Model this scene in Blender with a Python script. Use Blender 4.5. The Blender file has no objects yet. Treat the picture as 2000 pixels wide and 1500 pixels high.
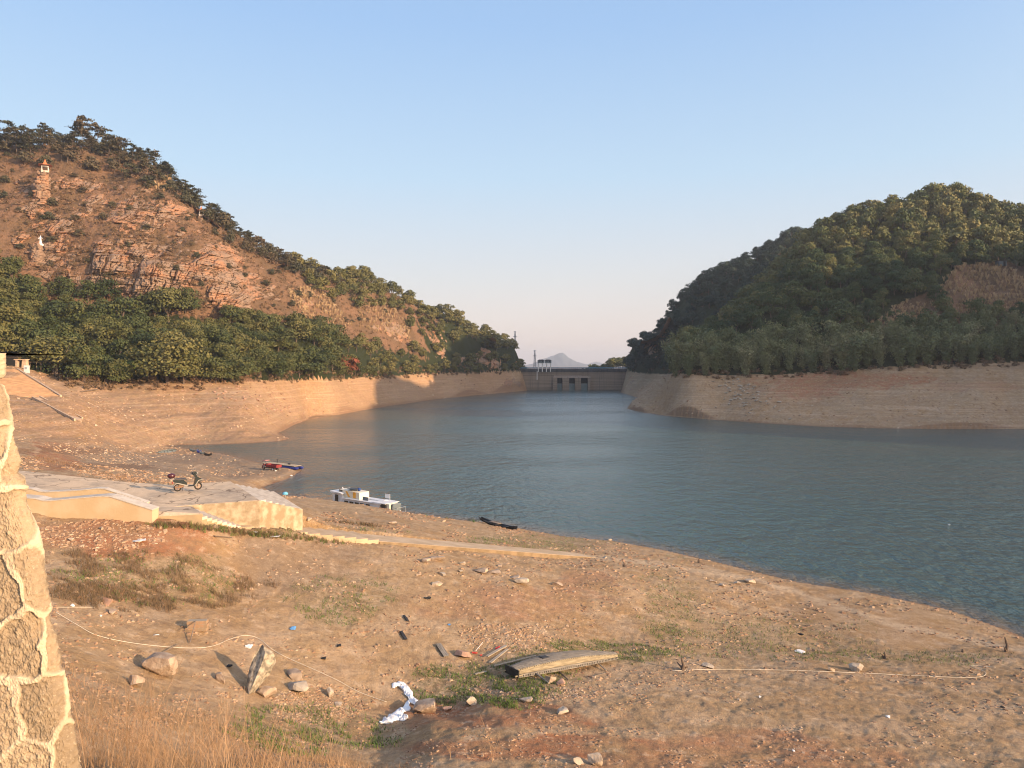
import bpy, math, random
import numpy as np
from mathutils import Vector, Matrix

# ------------------------------------------------------------------ camera, sky, sun
SC = bpy.context.scene
COL = SC.collection
H, F, CX, YH = 18.0, 1500.0, 1000.0, 712.0        # eye height above the water; focal length and horizon of the 2000x1500 photograph
cam = bpy.data.cameras.new("camera"); camo = bpy.data.objects.new("camera", cam); COL.objects.link(camo)
camo.location = (0, 0, H); camo.rotation_euler = (math.radians(90), 0, 0)
cam.sensor_width = 36; cam.lens = 36*F/2000; cam.shift_y = -(750-YH)/2000
HAZE_D = .00016
cam.clip_start = 0.1; cam.clip_end = 40000
SC.camera = camo
SUN_EL, SUN_TH = 14.5, 31.0                        # elevation; angle behind the picture plane, on the right
tosun = Vector((math.cos(math.radians(SUN_EL))*math.cos(math.radians(SUN_TH)),
                -math.cos(math.radians(SUN_EL))*math.sin(math.radians(SUN_TH)), math.sin(math.radians(SUN_EL))))
W = bpy.data.worlds.new("World"); SC.world = W; W.use_nodes = True
wn = W.node_tree; bg = wn.nodes["Background"]
sky = wn.nodes.new("ShaderNodeTexSky"); sky.sky_type = 'NISHITA'; sky.sun_disc = False
sky.sun_elevation = math.radians(SUN_EL); sky.sun_rotation = math.radians(90+SUN_TH)
sky.altitude = 0; sky.air_density = 1.0; sky.dust_density = 1.2; sky.ozone_density = 2.0
# the clear evening sky pales from blue overhead to pinkish white at the horizon: blended over the sky model by elevation, all round
tcw = wn.nodes.new("ShaderNodeTexCoord"); sep = wn.nodes.new("ShaderNodeSeparateXYZ"); wn.links.new(tcw.outputs["Generated"], sep.inputs[0])
cr = wn.nodes.new("ShaderNodeValToRGB"); wn.links.new(sep.outputs[2], cr.inputs[0])
SKYC = [(0.0, (.80, .63, .57)), (.03, (.78, .64, .585)), (.107, (.65, .635, .635)), (.235, (.465, .61, .75)), (.404, (.318, .488, .745)), (.9, (.17, .30, .58))]
cr.color_ramp.elements[0].position = 0; cr.color_ramp.elements[1].position = .9
for i, (p_, c_) in enumerate(SKYC):
    e_ = cr.color_ramp.elements[0] if i == 0 else (cr.color_ramp.elements[-1] if i == len(SKYC)-1 else cr.color_ramp.elements.new(p_))
    e_.color = (*c_, 1)
vm = wn.nodes.new("ShaderNodeVectorMath"); vm.operation = 'SCALE'; vm.inputs["Scale"].default_value = 5.9; wn.links.new(cr.outputs[0], vm.inputs[0])
mw = wn.nodes.new("ShaderNodeMix"); mw.data_type = 'RGBA'; mw.inputs[0].default_value = .85
wn.links.new(sky.outputs[0], mw.inputs[6]); wn.links.new(vm.outputs[0], mw.inputs[7])
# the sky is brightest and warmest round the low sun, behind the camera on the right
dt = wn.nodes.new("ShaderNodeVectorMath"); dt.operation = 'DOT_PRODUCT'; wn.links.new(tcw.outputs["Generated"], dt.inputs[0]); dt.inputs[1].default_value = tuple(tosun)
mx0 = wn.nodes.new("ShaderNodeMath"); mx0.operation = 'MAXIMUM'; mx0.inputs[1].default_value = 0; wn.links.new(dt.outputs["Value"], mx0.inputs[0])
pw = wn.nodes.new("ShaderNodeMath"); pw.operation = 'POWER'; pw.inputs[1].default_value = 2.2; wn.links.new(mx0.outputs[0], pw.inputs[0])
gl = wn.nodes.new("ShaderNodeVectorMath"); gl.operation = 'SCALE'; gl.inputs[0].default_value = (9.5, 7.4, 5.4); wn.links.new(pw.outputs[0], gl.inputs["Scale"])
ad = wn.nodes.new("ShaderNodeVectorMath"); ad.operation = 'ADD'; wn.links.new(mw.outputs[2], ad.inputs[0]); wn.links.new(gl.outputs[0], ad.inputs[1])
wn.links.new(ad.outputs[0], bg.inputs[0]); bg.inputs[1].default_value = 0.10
sl = bpy.data.lights.new("sun", 'SUN'); sl.energy = 4.1; sl.angle = math.radians(0.6); sl.color = (1.0, 0.70, 0.43)
so = bpy.data.objects.new("sun", sl); COL.objects.link(so); so.rotation_euler = tosun.to_track_quat('Z', 'Y').to_euler()
SC.view_settings.view_transform = 'Standard'; SC.view_settings.look = 'None'
SC.view_settings.exposure = 1.12; SC.view_settings.gamma = 1.0
SC.cycles.use_denoising = True; SC.cycles.denoiser = 'OPENIMAGEDENOISE'; SC.cycles.denoising_input_passes = 'RGB_ALBEDO_NORMAL'; SC.cycles.denoising_prefilter = 'ACCURATE'; SC.cycles.filter_width = 1.1
SC.cycles.max_bounces = 6; SC.cycles.diffuse_bounces = 3; SC.cycles.glossy_bounces = 3
SC.cycles.transparent_max_bounces = 6; SC.cycles.volume_bounces = 0

rng = np.random.default_rng(7); random.seed(7)

# ------------------------------------------------------------------ helpers
def tag(o, label=None, cat=None, group=None, kind=None):
    if label: o["label"] = label
    if cat: o["category"] = cat
    if group: o["group"] = group
    if kind: o["kind"] = kind
    return o

def mesh_obj(name, V, Fc, mats, parent=None, smooth=False, midx=None, attrs=None):
    """V (n,3); Fc: (m,k) array, or list of faces of mixed length"""
    me = bpy.data.meshes.new(name)
    V = np.asarray(V, dtype=np.float32).reshape(-1, 3)
    if isinstance(Fc, np.ndarray):
        m, k = Fc.shape; loops = Fc.astype(np.int32).ravel(); starts = np.arange(m, dtype=np.int32)*k; tot = np.full(m, k, dtype=np.int32)
    else:
        tot = np.array([len(f) for f in Fc], dtype=np.int32); m = len(Fc)
        loops = np.array([i for f in Fc for i in f], dtype=np.int32); starts = np.concatenate([[0], np.cumsum(tot)[:-1]]).astype(np.int32)
    me.vertices.add(len(V)); me.vertices.foreach_set("co", V.ravel())
    me.loops.add(len(loops)); me.loops.foreach_set("vertex_index", loops)
    me.polygons.add(m); me.polygons.foreach_set("loop_start", starts); me.polygons.foreach_set("loop_total", tot)
    for mt in (mats if isinstance(mats, (list, tuple)) else [mats]): me.materials.append(mt)
    if midx is not None: me.polygons.foreach_set("material_index", np.asarray(midx, dtype=np.int32))
    me.polygons.foreach_set("use_smooth", np.full(m, smooth, dtype=bool))
    for k_, a in (attrs or {}).items():
        at = me.attributes.new(k_, 'FLOAT', 'POINT'); at.data.foreach_set("value", np.asarray(a, dtype=np.float32))
    me.update(calc_edges=True); me.validate()
    o = bpy.data.objects.new(name, me); COL.objects.link(o)
    if parent: o.parent = parent
    return o

def empty(name, loc=(0, 0, 0), rz=0):
    o = bpy.data.objects.new(name, None); COL.objects.link(o); o.location = loc; o.rotation_euler = (0, 0, rz); return o

class MB:
    """collects shapes; build() links them as ONE mesh object"""
    def __init__(s): s.v = []; s.f = []; s.m = []; s.cm = 0
    def add(s, V, Fc, m=None):
        o = len(s.v); s.v += [tuple(p) for p in V]; s.f += [tuple(i+o for i in f) for f in Fc]; s.m += [s.cm if m is None else m]*len(Fc); return s
    def box(s, c, d, rz=0, bev=0, m=None, taper=1.0, M=None):
        x, y, z = d[0]/2, d[1]/2, d[2]/2; b = min(bev, x*.9, y*.9, z*.9)
        P = []
        if b > 0:
            for sz, in ((-1,), (1,)):
                for k, (ix, iy, iz) in enumerate(((b, 0, b), (0, 0, 0))) if False else []: pass
            lv = [(-z, b), (-z+b, 0), (z-b, 0), (z, b)]
            for zz, ins in lv:
                tp = 1.0 if zz < 0 else taper
                X, Y = (x-ins)*tp, (y-ins)*tp
                P += [(-X+b*.7, -Y, zz), (X-b*.7, -Y, zz), (X, -Y+b*.7, zz), (X, Y-b*.7, zz), (X-b*.7, Y, zz), (-X+b*.7, Y, zz), (-X, Y-b*.7, zz), (-X, -Y+b*.7, zz)]
            Fc = [tuple(range(7, -1, -1)), tuple(range(24, 32))]
            for l in range(3):
                for i in range(8):
                    j = (i+1) % 8; Fc.append((l*8+i, l*8+j, l*8+8+j, l*8+8+i))
        else:
            P = [(-x, -y, -z), (x, -y, -z), (x, y, -z), (-x, y, -z), (-x*taper, -y*taper, z), (x*taper, -y*taper, z), (x*taper, y*taper, z), (-x*taper, y*taper, z)]
            Fc = [(3, 2, 1, 0), (4, 5, 6, 7), (0, 1, 5, 4), (1, 2, 6, 5), (2, 3, 7, 6), (3, 0, 4, 7)]
        ca, sa = math.cos(rz), math.sin(rz); Q = []
        for (a, b_, c_) in P:
            if M is not None: v = M @ Vector((a, b_, c_)); a, b_, c_ = v
            Q.append((c[0]+a*ca-b_*sa, c[1]+a*sa+b_*ca, c[2]+c_))
        return s.add(Q, Fc, m)
    def tube(s, pts, rad, n=8, cap=True, m=None, flat=1.0):
        pts = [Vector(p) for p in pts]; R = rad if isinstance(rad, (list, tuple)) else [rad]*len(pts); V = []; Fc = []
        for i, p in enumerate(pts):
            d = (pts[min(i+1, len(pts)-1)]-pts[max(i-1, 0)]).normalized()
            up = Vector((0, 0, 1)) if abs(d.z) < .95 else Vector((1, 0, 0))
            a = d.cross(up).normalized(); b = a.cross(d)
            for k in range(n):
                t = 2*math.pi*k/n; V.append(p+a*math.cos(t)*R[i]+b*math.sin(t)*R[i]*flat)
        for i in range(len(pts)-1):
            for k in range(n):
                j = (k+1) % n; Fc.append((i*n+k, i*n+j, i*n+n+j, i*n+n+k))
        if cap: Fc += [tuple(range(n-1, -1, -1)), tuple((len(pts)-1)*n+k for k in range(n))]
        return s.add(V, Fc, m)
    def prism(s, poly, z0, z1, m=None):
        """poly [(x,y)] ccw; z0,z1 numbers or lists per vertex"""
        n = len(poly); a = z0 if isinstance(z0, (list, tuple)) else [z0]*n; b = z1 if isinstance(z1, (list, tuple)) else [z1]*n
        V = [(p[0], p[1], a[i]) for i, p in enumerate(poly)]+[(p[0], p[1], b[i]) for i, p in enumerate(poly)]
        return s.add(V, [tuple(range(n-1, -1, -1)), tuple(range(n, 2*n))]+[(i, (i+1) % n, n+(i+1) % n, n+i) for i in range(n)], m)
    def extr(s, poly, y0, y1, m=None):
        """poly [(x,z)] outline seen from -y, extruded in y"""
        n = len(poly); V = [(p[0], y0, p[1]) for p in poly]+[(p[0], y1, p[1]) for p in poly]
        return s.add(V, [tuple(range(n)), tuple(range(2*n-1, n-1, -1))]+[((i+1) % n, i, n+i, n+(i+1) % n) for i in range(n)], m)
    def torus(s, c, R, r, axis='y', n=24, k=8, m=None):
        V = []; Fc = []
        for i in range(n):
            t = 2*math.pi*i/n
            for j in range(k):
                q = 2*math.pi*j/k; rr = R+r*math.cos(q); h = r*math.sin(q)
                V.append((c[0]+rr*math.cos(t), c[1]+h, c[2]+rr*math.sin(t)) if axis == 'y' else (c[0]+rr*math.cos(t), c[1]+rr*math.sin(t), c[2]+h))
        for i in range(n):
            for j in range(k): Fc.append((i*k+j, i*k+(j+1) % k, ((i+1) % n)*k+(j+1) % k, ((i+1) % n)*k+j))
        return s.add(V, Fc, m)
    def ball(s, c, r, n=12, k=8, m=None, zmin=-1.0):
        V = []; Fc = []
        for i in range(k+1):
            ph = -math.pi/2+math.pi*i/k; sz = max(math.sin(ph), zmin)
            for j in range(n):
                t = 2*math.pi*j/n; V.append((c[0]+r[0]*math.cos(ph)*math.cos(t), c[1]+r[1]*math.cos(ph)*math.sin(t), c[2]+r[2]*sz))
        for i in range(k):
            for j in range(n): Fc.append((i*n+j, i*n+(j+1) % n, i*n+n+(j+1) % n, i*n+n+j))
        return s.add(V, Fc, m)
    def build(s, name, mats, parent=None, smooth=False):
        return mesh_obj(name, s.v, s.f, mats, parent, smooth, midx=s.m if isinstance(mats, (list, tuple)) else None)

# hash noise
def _h(ix, iy, iz, seed):
    n = (ix.astype(np.int64)*374761393 + iy.astype(np.int64)*668265263 + np.asarray(iz).astype(np.int64)*1274126177 + seed*974634777) & 0xFFFFFFFF
    n = ((n ^ (n >> 13))*1103515245) & 0xFFFFFFFF; n = ((n ^ (n >> 16))*739982445) & 0xFFFFFFFF; n = n ^ (n >> 15)
    return (n & 0xFFFFFF)/float(0xFFFFFF)
def vnoise(x, y, seed=0):
    x = np.asarray(x, float); y = np.asarray(y, float)
    ix, iy = np.floor(x), np.floor(y); fx, fy = x-ix, y-iy; fx = fx*fx*(3-2*fx); fy = fy*fy*(3-2*fy); z = np.zeros_like(ix)
    a = _h(ix, iy, z, seed); b = _h(ix+1, iy, z, seed); c = _h(ix, iy+1, z, seed); d = _h(ix+1, iy+1, z, seed)
    return (a*(1-fx)+b*fx)*(1-fy)+(c*(1-fx)+d*fx)*fy
def fbm(x, y, oct=4, seed=0, gain=.5):
    s = 0; a = 1; t = 0
    for i in range(oct): s = s+a*(vnoise(x*2**i+17.3*i, y*2**i-9.1*i, seed+i)-.5); t += a; a *= gain
    return s/t*2
def inpoly(x, y, poly):
    x = np.asarray(x, float); y = np.asarray(y, float); r = np.zeros(x.shape, bool); n = len(poly)
    for i in range(n):
        x1, y1 = poly[i]; x2, y2 = poly[(i+1) % n]
        if y1 == y2: continue
        c = ((y1 > y) != (y2 > y)) & (x < (x2-x1)*(y-y1)/(y2-y1)+x1); r ^= c
    return r
def polydist(x, y, poly, closed=True):
    d = np.full(np.shape(x), 1e9); n = len(poly)
    for i in range(n if closed else n-1):
        x1, y1 = poly[i]; x2, y2 = poly[(i+1) % n]; dx, dy = x2-x1, y2-y1; L = dx*dx+dy*dy+1e-12
        t = np.clip(((x-x1)*dx+(y-y1)*dy)/L, 0, 1); d = np.minimum(d, np.hypot(x-x1-t*dx, y-y1-t*dy))
    return d
def smooth01(a, b, x): t = np.clip((x-a)/(b-a), 0, 1); return t*t*(3-2*t)

# ------------------------------------------------------------------ materials
def mat(name, col, rough=0.85, metal=0.0, noise=None, bump=0.0, spec=0.3, bscale=None):
    """noise=(scale, colour2, amount[, detail])"""
    m = bpy.data.materials.new(name); m.use_nodes = True; nt = m.node_tree; b = nt.nodes["Principled BSDF"]
    b.inputs["Roughness"].default_value = rough; b.inputs["Metallic"].default_value = metal; b.inputs["Specular IOR Level"].default_value = spec
    b.inputs["Base Color"].default_value = (*col, 1)
    if noise or bump:
        geo = nt.nodes.new("ShaderNodeNewGeometry"); tc = nt.nodes.new("ShaderNodeTexCoord")
        n = nt.nodes.new("ShaderNodeTexNoise"); n.inputs["Scale"].default_value = noise[0] if noise else (bscale or 8); n.inputs["Detail"].default_value = 8
        nt.links.new(tc.outputs["Object"], n.inputs["Vector"])
        if noise:
            mx = nt.nodes.new("ShaderNodeMix"); mx.data_type = 'RGBA'; r = nt.nodes.new("ShaderNodeMapRange")
            r.inputs[1].default_value = .4; r.inputs[2].default_value = .62; r.inputs[4].default_value = noise[2]
            nt.links.new(n.outputs[0], r.inputs[0]); nt.links.new(r.outputs[0], mx.inputs[0])
            mx.inputs[6].default_value = (*col, 1); mx.inputs[7].default_value = (*noise[1], 1); nt.links.new(mx.outputs[2], b.inputs["Base Color"])
        if bump:
            n2 = nt.nodes.new("ShaderNodeTexNoise"); n2.inputs["Scale"].default_value = bscale or (noise[0]*3 if noise else 10); n2.inputs["Detail"].default_value = 6
            nt.links.new(tc.outputs["Object"], n2.inputs["Vector"])
            bp = nt.nodes.new("ShaderNodeBump"); bp.inputs["Strength"].default_value = bump; bp.inputs["Distance"].default_value = .05
            nt.links.new(n2.outputs[0], bp.inputs["Height"]); nt.links.new(bp.outputs[0], b.inputs["Normal"])
    return m

class NG:
    """tiny node-graph helper on a fresh material"""
    def __init__(s, name, rough=.9, spec=.15):
        s.m = bpy.data.materials.new(name); s.m.use_nodes = True; s.t = s.m.node_tree; s.b = s.t.nodes["Principled BSDF"]
        s.b.inputs["Roughness"].default_value = rough; s.b.inputs["Specular IOR Level"].default_value = spec
        s.geo = s.t.nodes.new("ShaderNodeNewGeometry")
    def n(s, typ): return s.t.nodes.new(typ)
    def l(s, a, b): s.t.links.new(a, b)
    def noise(s, scale, detail=6, rough=.55, stretch=None, vec=None):
        n = s.n("ShaderNodeTexNoise"); n.inputs["Scale"].default_value = scale; n.inputs["Detail"].default_value = detail; n.inputs["Roughness"].default_value = rough
        v = vec or s.geo.outputs["Position"]
        if stretch:
            mp = s.n("ShaderNodeMapping"); mp.inputs["Scale"].default_value = stretch; s.l(v, mp.inputs[0]); v = mp.outputs[0]
        s.l(v, n.inputs["Vector"]); return n.outputs[0]
    def rng(s, v, a, b, c=0., d=1.):
        r = s.n("ShaderNodeMapRange"); r.inputs[1].default_value = a; r.inputs[2].default_value = b; r.inputs[3].default_value = c; r.inputs[4].default_value = d
        s.l(v, r.inputs[0]); return r.outputs[0]
    def mix(s, f, a, b):
        m = s.n("ShaderNodeMix"); m.data_type = 'RGBA'
        for v, i in ((f, 0), (a, 6), (b, 7)):
            if isinstance(v, tuple): m.inputs[i].default_value = (*v, 1)
            elif isinstance(v, (int, float)): m.inputs[i].default_value = v
            else: s.l(v, m.inputs[i])
        return m.outputs[2]
    def math(s, op, a, b=0.):
        m = s.n("ShaderNodeMath"); m.operation = op
        for v, i in ((a, 0), (b, 1)):
            if isinstance(v, (int, float)): m.inputs[i].default_value = v
            else: s.l(v, m.inputs[i])
        return m.outputs[0]
    def attr(s, name):
        a = s.n("ShaderNodeAttribute"); a.attribute_name = name; return a.outputs["Fac"]
    def bump(s, h, strength=.5, dist=.1):
        b = s.n("ShaderNodeBump"); b.inputs["Strength"].default_value = strength; b.inputs["Distance"].default_value = dist
        s.l(h, b.inputs["Height"]); s.l(b.outputs[0], s.b.inputs["Normal"])
    def out(s, c): s.l(c, s.b.inputs["Base Color"]); return s.m

def soil_mat():
    g = NG("soil", .95, .1)
    big = g.noise(.06, 5); mid = g.noise(.5, 6); fine = g.noise(5, 8, .7); sp = g.noise(22, 3, .6)
    c = g.mix(g.rng(big, .38, .62), (.355, .245, .135), (.325, .205, .10))
    c = g.mix(g.rng(mid, .42, .65, 0, .8), c, (.405, .295, .19))
    c = g.mix(g.math('MULTIPLY', g.attr("red"), g.rng(mid, .3, .6)), c, (.32, .135, .065))
    c = g.mix(g.attr("track"), c, (.50, .38, .25)); c = g.mix(g.attr("grey"), c, (.25, .185, .125))
    c = g.mix(g.math('MULTIPLY', g.attr("green"), g.rng(fine, .40, .62)), c, (.075, .085, .035))
    sk = g.noise(1.5, 7, .75); c = g.mix(g.rng(sk, .50, .64, 0, .6), c, (.20, .13, .08)); c = g.mix(g.rng(sk, .46, .36, 0, .5), c, (.56, .42, .29)); c = g.mix(g.attr("wet_dark"), c, (.16, .085, .05))
    c = g.mix(g.rng(fine, .53, .66, 0, .6), c, (.20, .12, .07))
    c = g.mix(g.rng(sp, .64, .70, 0, .75), c, (.56, .45, .34))
    bz = g.noise(1.0, 5, .65, stretch=(.03, .03, 2.4)); c = g.mix(g.math('MULTIPLY', g.attr('band'), g.rng(bz, .46, .60)), c, (.24, .155, .10)); c = g.mix(g.math('MULTIPLY', g.attr('band'), g.rng(bz, .44, .34)), c, (.52, .37, .26))
    g.bump(g.math('ADD', g.math('MULTIPLY', fine, 1.0), g.math('MULTIPLY', sp, .5)), .8, .12)
    return g.out(c)
def hill_mat():
    g = NG("hill_soil", .95, .1)
    a = g.noise(.08, 5); f = g.noise(1.2, 8, .7)
    c = g.mix(g.rng(a, .4, .6), (.215, .125, .075), (.15, .095, .055))
    c = g.mix(g.rng(f, .5, .65, 0, .8), c, (.09, .055, .03))
    c = g.mix(g.attr("green"), c, (.028, .035, .014))
    g.bump(f, 1, .8); return g.out(c)
def rock_mat(name="cliff_rock", k=1.0):
    g = NG(name, .9, .15)
    a = g.noise(.12, 5); b_ = g.noise(.7, 8, .7, stretch=(.35, .35, 1.6)); f = g.noise(3, 8, .7)
    c = g.mix(g.rng(a, .45, .58), (.28*k, .185*k, .125*k), (.36*k, .185*k, .10*k))
    c = g.mix(g.rng(b_, .48, .62, 0, .75), c, (.17*k, .13*k, .10*k))
    c = g.mix(g.rng(f, .55, .66, 0, .7), c, (.47*k, .38*k, .29*k))
    g.bump(g.math('ADD', b_, g.math('MULTIPLY', f, .4)), .9, .7); return g.out(c)
def leaf_mat(name, ramp, transl=.25):
    g = NG(name, .7, .25)
    oi = g.n("ShaderNodeObjectInfo")
    v = g.math('ADD', g.math('MULTIPLY', g.attr("tint"), .62), g.math('MULTIPLY', oi.outputs["Random"], .5))
    big = g.noise(.035, 3)
    v = g.math('ADD', v, g.rng(big, .3, .7, -.15, .15))
    cr = g.n("ShaderNodeValToRGB"); cr.color_ramp.elements[0].position = 0; cr.color_ramp.elements[0].color = (*ramp[0], 1)
    cr.color_ramp.elements[1].position = 1; cr.color_ramp.elements[1].color = (*ramp[-1], 1)
    for i, c_ in enumerate(ramp[1:-1]): e = cr.color_ramp.elements.new((i+1)/(len(ramp)-1)); e.color = (*c_, 1)
    g.l(v, cr.inputs[0]); g.out(cr.outputs[0])
    return g.m
M = {}
M['soil'] = soil_mat(); M['hill'] = hill_mat(); M['rock'] = rock_mat()
M['leaf'] = leaf_mat("leaves", [(.018, .032, .010), (.045, .060, .017), (.090, .092, .027), (.16, .14, .045)])
M['leaf_far'] = leaf_mat("leaves_far", [(.014, .038, .014), (.034, .062, .020), (.085, .10, .030), (.20, .17, .055)])
M['leaf_ridge_hazed'] = leaf_mat("leaves_ridge_hazed", [(.010, .026, .018), (.018, .040, .026), (.036, .056, .034), (.065, .075, .04)])  # darker, bluer copy: distance haze and shade put into the leaf colour
M['pine'] = leaf_mat("pine_needles", [(.026, .034, .018), (.045, .050, .026), (.075, .066, .036), (.10, .070, .04)])
M['bamboo'] = leaf_mat("bamboo_leaves", [(.060, .085, .036), (.10, .125, .052), (.16, .175, .075), (.24, .22, .11)])
M['scrub'] = leaf_mat("dry_scrub", [(.055, .05, .024), (.11, .08, .042), (.19, .115, .065), (.29, .165, .085)])
M['reed'] = leaf_mat("reed", [(.22, .15, .08), (.34, .23, .12), (.46, .32, .18), (.55, .42, .27)])
M['grass'] = leaf_mat("green_grass", [(.04, .085, .018), (.065, .12, .025), (.10, .15, .035), (.17, .16, .05)])
M['drygrass'] = leaf_mat("dry_grass_stems", [(.13, .085, .045), (.24, .145, .08), (.36, .235, .135), (.50, .38, .24)])
M['redleaf'] = leaf_mat("red_leaves", [(.10, .035, .018), (.17, .05, .025), (.20, .07, .035), (.13, .07, .03)])
M['bark'] = mat("bark", (.10, .07, .05), noise=(2, (.17, .13, .10), .8))
M['palebark'] = mat("pale_bark", (.26, .2, .15), noise=(2, (.16, .12, .09), .8))

# ------------------------------------------------------------------ terrain: control points (photo column, photo row, depth in metres)
def wp(px, py, Y): return ((px-CX)/F*Y, Y, H-(py-YH)/F*Y)
def w0(px, py): Y = H*F/(py-YH); return ((px-CX)/F*Y, Y)
SHORE = [(140, -60), (110, 0), (75, 22), (46, 40)]+[w0(*p) for p in ((2000, 1245), (1960, 1228), (1850, 1190), (1700, 1158), (1560, 1137), (1500, 1123), (1400, 1098), (1300, 1075), (1200, 1057), (1100, 1047), (1010, 1031))]
SHORE += [(-3, 87.5), (-6.5, 89), (-13, 93), (-20, 98), (-27, 103), (-32, 105)]
SHORE += [w0(*p) for p in ((515, 951), (535, 944), (560, 936), (586, 921), (588, 917), (545, 911), (500, 902), (470, 894), (430, 886), (400, 882), (370, 877), (330, 871), (350, 869.5), (400, 868.5), (480, 866), (540, 862), (565, 857), (545, 845), (570, 832), (600, 820), (660, 810), (710, 801), (760, 793), (850, 780), (950, 770), (1029, 763))]
SHORE += [(12, 560), (78, 560)]+[w0(*p) for p in ((1213, 762), (1216, 768), (1243, 776), (1248, 780), (1225, 798), (1260, 806), (1300, 812), (1400, 820), (1500, 827), (1600, 833), (1750, 837), (2000, 838), (2200, 838))]
SHORE += [(186, 192), (198, 152), (215, 90), (240, 62), (330, 45), (400, 10), (400, -60)]  # unseen shore round the shade-casting hill nose
CP = []
def cps(*a):
    for p in a: CP.append(wp(*p))
def cz(*a):
    for p in a: CP.append(p)
for x, y in SHORE[4:-8]:
    if y < 545: cz((x, y, 0.0))
# foreground slope
cps((740, 1064, 50), (950, 1082, 56), (1160, 1094, 63.3), (600, 1060, 46), (470, 1048, 43.4), (300, 1026, 40.2), (90, 1014, 39.8), (180, 1018, 40), (400, 1036, 41.5), (0, 1000, 39),
    (150, 1100, 35), (100, 1200, 28), (0, 1100, 33), (300, 1150, 35), (450, 1150, 38), (600, 1150, 40), (800, 1150, 43), (1000, 1150, 47), (1200, 1150, 52), (1400, 1150, 58), (1500, 1145, 61),
    (250, 1250, 29), (400, 1250, 31), (600, 1250, 34.5), (800, 1250, 37), (1000, 1250, 39), (1200, 1250, 43), (1400, 1250, 46), (1600, 1250, 48.5), (1800, 1250, 49.5), (1700, 1200, 54), (1550, 1190, 55),
    (300, 1330, 26), (500, 1340, 29), (650, 1390, 29.5), (800, 1345, 33), (950, 1330, 34.5), (1100, 1312, 36), (1300, 1303, 38.6), (1500, 1300, 40.5), (1700, 1300, 42), (1900, 1290, 44), (880, 1395, 30.6), (760, 1425, 29.2),
    (740, 1450, 27.5), (850, 1410, 28.5), (950, 1385, 30), (1100, 1350, 33), (1300, 1325, 36.2), (1600, 1318, 39), (1900, 1318, 40.5), (2050, 1300, 43),
    (750, 1500, 24), (850, 1460, 25.6), (1000, 1430, 27.2), (1000, 1500, 24), (1300, 1420, 29), (1300, 1500, 25), (1600, 1400, 32), (1600, 1500, 26), (1900, 1400, 33), (2000, 1500, 27), (2200, 1400, 34), (2300, 1300, 42),
    (200, 1400, 20), (200, 1500, 12), (80, 1400, 17), (400, 1410, 23.5), (450, 1500, 14.5), (600, 1450, 25.2), (660, 1500, 19), (-300, 1300, 20), (-300, 1050, 33), (-300, 900, 50))
for u in (-.66, -.4, -.15, .1, .4, .7, 1.1):
    k = 0.0 if u > -.2 else .55; q = 2.6 if u > .3 else (1.0 if u > 0 else 0)
    cz((u*2, 2, 16.1-q*.5), (u*6, 6, 13.7+k-q), (u*10, 10, 11.6+k*.8-q), (u*15, 15, 8.9+k*.3-q*.8))
for x, y in ((-6, 0), (6, 0), (0, -6), (-20, -5), (18, -8), (0, -40), (-40, 0), (-60, 20)): cz((x, y, 16.3))
cz((12, 3, 12.5), (25, 5, 8.5), (45, 15, 4.5), (60, 5, 4), (60, -30, 11), (30, -8, 12.5), (212, 180, 40), (214, 160, 46), (228, 158, 76), (248, 150, 98), (270, 152, 112), (268, 132, 100), (300, 150, 118), (300, 122, 105), (250, 112, 84), (275, 98, 88), (238, 100, 40), (310, 95, 90), (265, 78, 36), (310, 70, 40), (290, 205, 100), (330, 190, 110), (270, 200, 80))  # near bank lowered for sun; unseen hill nose at right raised to cast shade
# under and beyond the landing
cps((60, 935, 49), (250, 955, 47.5), (450, 960, 49), (560, 1010, 47.5), (620, 1014, 54), (400, 1000, 43))
cps((650, 1010, 62), (560, 985, 66), (750, 1027, 58.5), (850, 1040, 62), (1000, 1060, 66), (1100, 1072, 69), (600, 972, 82), (700, 986, 80), (800, 1002, 80), (900, 1017, 80), (950, 1024, 81), (520, 968, 84), (640, 990, 72), (900, 1035, 70))
cps((430, 950, 96), (500, 938, 115), (450, 925, 122), (330, 890, 148), (250, 880, 146), (200, 900, 120), (100, 905, 88), (60, 902, 78), (60, 862, 110), (150, 872, 124), (300, 925, 95), (400, 938, 98),
    (560, 918, 128.5), (400, 905, 132), (300, 905, 118), (60, 925, 60), (150, 925, 66), (250, 940, 70), (380, 950, 80), (140, 850, 134), (250, 855, 158), (0, 850, 120), (-100, 800, 130), (0, 780, 150))
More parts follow.
